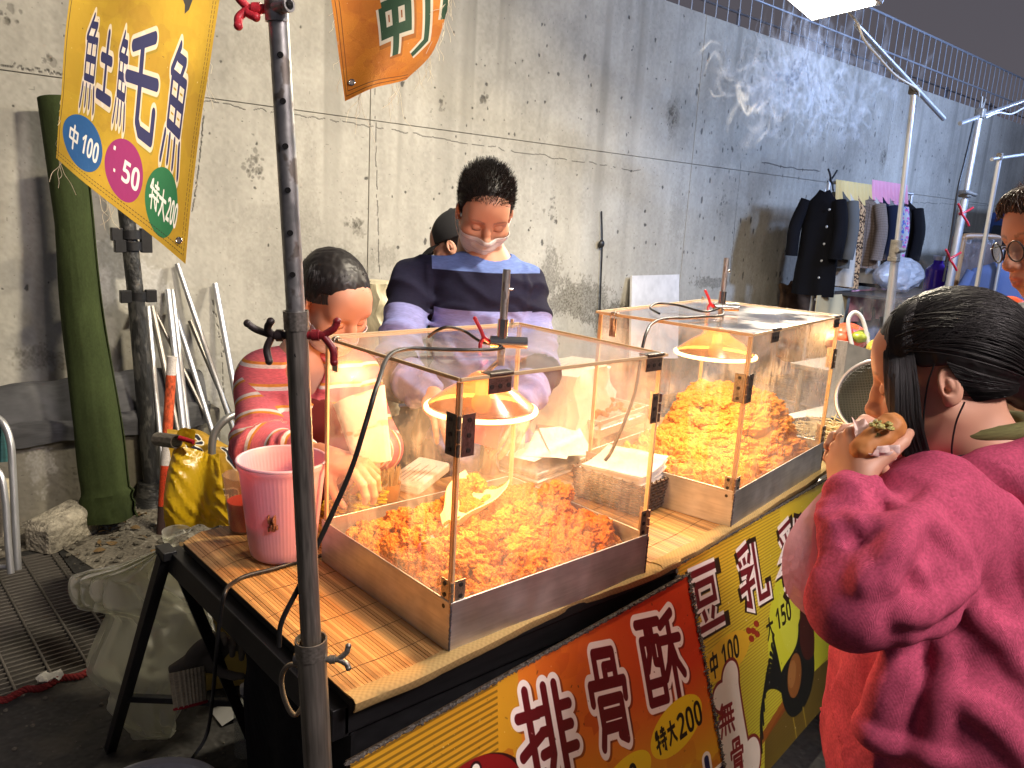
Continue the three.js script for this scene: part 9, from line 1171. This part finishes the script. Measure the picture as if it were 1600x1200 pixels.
{ // frying stall to the right: splash guard, wok, sieve, bags, chair
const z = -1.62, L = (x, y) => onZ(x, y, z), a = L(1309, 531), b = L(1420, 566), t = thing('splash_guard', 'greasy steel splash guard standing behind the wok', 'splash guard', V((a.x + b.x) / 2, 0.72, z)); part('sheet', slabSheet(10, 10, (u, v) => { const q = a.clone().lerp(b, u); return V(q.x - 0.3 * 0, lerp(q.y, 0.72, v), z); }, 0.006), std({ map: tex(256, 256, (u, v) => { const n = f2(u * 9, v * 9, 9, 9, 5, 3), k = 0.30 + 0.22 * n; return [k, k * 0.97, k * 0.84]; }), roughness: 0.5, metalness: 0.2 }), t);
part('sheet', slabSheet(4, 10, (u, v) => V(a.x - 0.004, lerp(a.y, 0.72, v), lerp(z, z + 0.05, u)), 0.004), M.steel, t);
const st = thing('stove_table', 'steel stove table carrying the wok, right of the far case', 'table', V(3.1, 0, -1.3)); part('table_top', box(1.2, 0.03, 0.85, 3.12, 0.70, -1.35, 0.006), M.steel, st); for (const [x, q] of [[2.6, -1.7], [3.66, -1.7], [2.6, -1.0], [3.66, -1.0]]) part('leg', box(0.035, 0.685, 0.035, x, 0.342, q, 0.004), M.galv, st);
const w = onY(1335, 684, 0.82).add(V(0.05, 0, -0.05)), k = thing('wok', 'black iron wok full of pale noodles beside the far tray', 'wok', V(w.x, 0.717, w.z)); part('pan', lathe([[0.001, 0.0], [0.08, 0.004], [0.17, 0.04], [0.225, 0.095], [0.229, 0.097], [0.226, 0.101], [0.165, 0.046], [0.001, 0.008]], 56).translate(w.x, 0.718, w.z), std({ map: grainC([0.02, 0.019, 0.018], 0.4, 30, 3), roughness: 0.5, metalness: 0.5 }), k);
for (const s of [-1, 1]) part('handle', tube([V(w.x - 0.22, 0.80, w.z + 0.05 * s), V(w.x - 0.28, 0.81, w.z + 0.05 * s), V(w.x - 0.29, 0.81, w.z + 0.03 * s), V(w.x - 0.29, 0.81, w.z)], 0.004, 20, 8), M.galv, k);
const r = rng(31), nd = []; for (let i = 0; i < 420; i++) { const a2 = r() * 6.283, q = 0.17 * Math.sqrt(r()), c = V(w.x + q * Math.cos(a2), 0.80 + 0.06 * (1 - (q / 0.17) ** 2) * r(), w.z + q * Math.sin(a2)), d2 = r() * 6.283, pts = []; for (let j = 0; j < 4; j++) pts.push(c.clone().add(V(0.03 * j * Math.cos(d2 + j * 0.5 * (r() - 0.5)), 0.006 * (r() - 0.5), 0.03 * j * Math.sin(d2)))); nd.push(tube(pts, 0.0022, 8, 4)); } solo('noodles', nd, std({ map: grainC([0.55, 0.38, 0.14], 0.3, 20, 3), roughness: 0.5 }), 'heap of pale yellow noodles in the iron wok', 'noodles', undefined, 'stuff');
const sc = at(1372, 622, 2.35), sv = thing('wire_sieve', 'round dark wire sieve standing behind the head of the customer in pink', 'sieve', sc.clone().add(V(0, -0.13, 0))), sq = Q(V(0, 0, 1), imgDir(-0.45, 0.25, -0.85)); part('rim', new THREE.TorusGeometry(0.115, 0.006, 10, 60).applyQuaternion(sq).translate(sc.x, sc.y, sc.z), M.galv, sv); const me = []; for (let i = -14; i <= 14; i++) { const x = i * 0.0076, hgt = Math.sqrt(Math.max(0, 0.115 ** 2 - x * x)), dp = (y) => -0.05 * (1 - (x * x + y * y) / 0.0133), q1 = [], q2 = []; for (let j = 0; j <= 8; j++) { const y = lerp(-hgt, hgt, j / 8); q1.push(V(x, y, dp(y))); q2.push(V(y, x, dp(y))); } me.push(tube(q1, 0.0009, 16, 4), tube(q2, 0.0009, 16, 4)); } part('mesh', merge(me).applyQuaternion(sq).translate(sc.x, sc.y, sc.z), plain(0.05, 0.055, 0.04, 0.5), sv).userData.kind = 'stuff'; part('bowl', new THREE.SphereGeometry(0.128, 32, 10, 0, 6.283, 0, 1.1).rotateX(-Math.PI / 2).scale(0.98, 0.98, 0.42).translate(0, 0, -0.0).applyQuaternion(sq).translate(sc.x, sc.y, sc.z), plain(0.045, 0.05, 0.035, 0.8), sv);
const bag = (px, py, d, col, label, s) => { const c = at(px, py, d); solo('plastic_bag', displace(new THREE.IcosahedronGeometry(0.1 * s, 6).scale(1.4, 0.8, 1), (p) => { p.addScaledVector(p.clone().normalize(), 0.05 * (f3(p.x * 14, p.y * 14, p.z * 14 + px, 3) - 0.5)); }).translate(c.x, c.y, c.z), new THREE.MeshPhysicalMaterial({ color: lin(...col), roughness: 0.35, metalness: 0, transmission: 0.2, thickness: 0, side: THREE.DoubleSide }), label, 'bag'); }; bag(1322, 528, 4.7, [0.75, 0.10, 0.03], 'orange plastic bag beside the white chair back', 1.1); bag(1345, 526, 4.6, [0.30, 0.36, 0.03], 'lime green plastic bag beside the white chair back', 0.5); bag(1372, 545, 4.4, [0.5, 0.36, 0.03], 'yellow plastic bag above the splash guard', 0.6); bag(1575, 488, 3.6, [0.75, 0.10, 0.02], 'orange bag right of the head of the customer in pink', 0.9);
const m = (x, y) => at(x, y, 4.55), ch = thing('tube_chair', 'white tube chair among coloured bags beyond the far case', 'chair', m(1340, 600).setY(0)), wt = plain(0.5, 0.5, 0.48, 0.4); part('back_frame', tube([m(1336, 560), m(1327, 520), m(1326, 498), m(1336, 488), m(1348, 500), m(1358, 540), m(1362, 570)], 0.012, 60, 10), wt, ch); part('seat', xf(box(0.4, 0.04, 0.4, 0, 0, 0, 0.015), [ch.position.x, 0.45, ch.position.z], [0, 0.4, 0]), wt, ch); for (const [x, q] of [[-0.15, -0.15], [0.15, -0.15], [0.15, 0.15], [-0.15, 0.15]]) part('leg', bar(V(ch.position.x + x, 0, ch.position.z + q), V(ch.position.x + x, 0.45, ch.position.z + q), 0.012), wt, ch);
const hg = thing('goods_table', 'low table under the coloured bags beyond the wok', 'table', at(1350, 640, 4.6).setY(0)); part('table_top', box(0.9, 0.03, 0.5, hg.position.x, 0.80, hg.position.z, 0.005), plain(0.2, 0.2, 0.2, 0.6), hg); for (const [x, q] of [[-0.4, -0.2], [0.4, -0.2], [0.4, 0.2], [-0.4, 0.2]]) part('leg', bar(V(hg.position.x + x, 0, hg.position.z + q), V(hg.position.x + x, 0.79, hg.position.z + q), 0.014), M.galv, hg);
}
// ================= steam drifting up before the wall =================
{
const r = rng(41), wisps = (cx, cy, w, h, n, z, len, s) => { const l = []; for (let i = 0; i < n; i++) { const g = () => (r() + r() + r() - 1.5) / 1.2, c = onZ(cx + w * g(), cy + h * g(), z + 0.25 * g()), pts = [c.clone()], o = r() * 9; let a = r() * 6.283; for (let k = 1; k < 8; k++) { const q = pts[k - 1]; a += 3.2 * (n3(q.x * 6 + o, q.y * 6, k * 0.4) - 0.5); pts.push(q.clone().add(V(Math.cos(a), Math.sin(a), 0.5 * (r() - 0.5)).multiplyScalar(len * (0.5 + r())))); } const cv = curve(pts), wd = s * (0.4 + r()), tl = r() * 3; l.push(sheet(22, 3, (u, v) => { const p = cv.getPoint(u), t = cv.getTangent(u), nn = V(t.y, -t.x, 0.4 * Math.sin(tl + u * 3)).normalize(); return p.addScaledVector(nn, (v - 0.5) * wd * Math.max(0, Math.sin(3.1416 * u)) ** 0.7); })); } return merge(l); };
const am = tex(128, 32, (u, v) => { const e = Math.sin(u * 3.1416) * Math.sin(v * 3.1416), n = f2(u * 9, v * 3, 9, 3, 3, 4); return clamp(e * e * (0.1 + 1.5 * n)); }, false);
const mat = (o) => { const m = new THREE.MeshPhysicalMaterial({ color: lin(0.9, 0.9, 0.9), roughness: 1, metalness: 0, transparent: true, opacity: o, alphaMap: am, side: THREE.DoubleSide, depthWrite: false, specularIntensity: 0 }); return m; };
solo('steam', merge(wisps(1235, 125, 100, 48, 300, -3.1, 0.06, 0.06), wisps(1290, 140, 130, 55, 120, -3.4, 0.09, 0.13), wisps(1330, 170, 60, 40, 80, -3.4, 0.06, 0.06), wisps(1265, 95, 40, 40, 60, -3.2, 0.06, 0.06)), mat(0.10), 'curling white wisps of steam drifting before the wall below the lit floodlight', 'steam', undefined, 'stuff');
solo('steam', wisps(1395, 500, 50, 38, 110, -1.7, 0.05, 0.09), mat(0.05), 'thin steam rising from the wok in front of the lamp post', 'steam', undefined, 'stuff');
}
renderer.render(scene, camera);
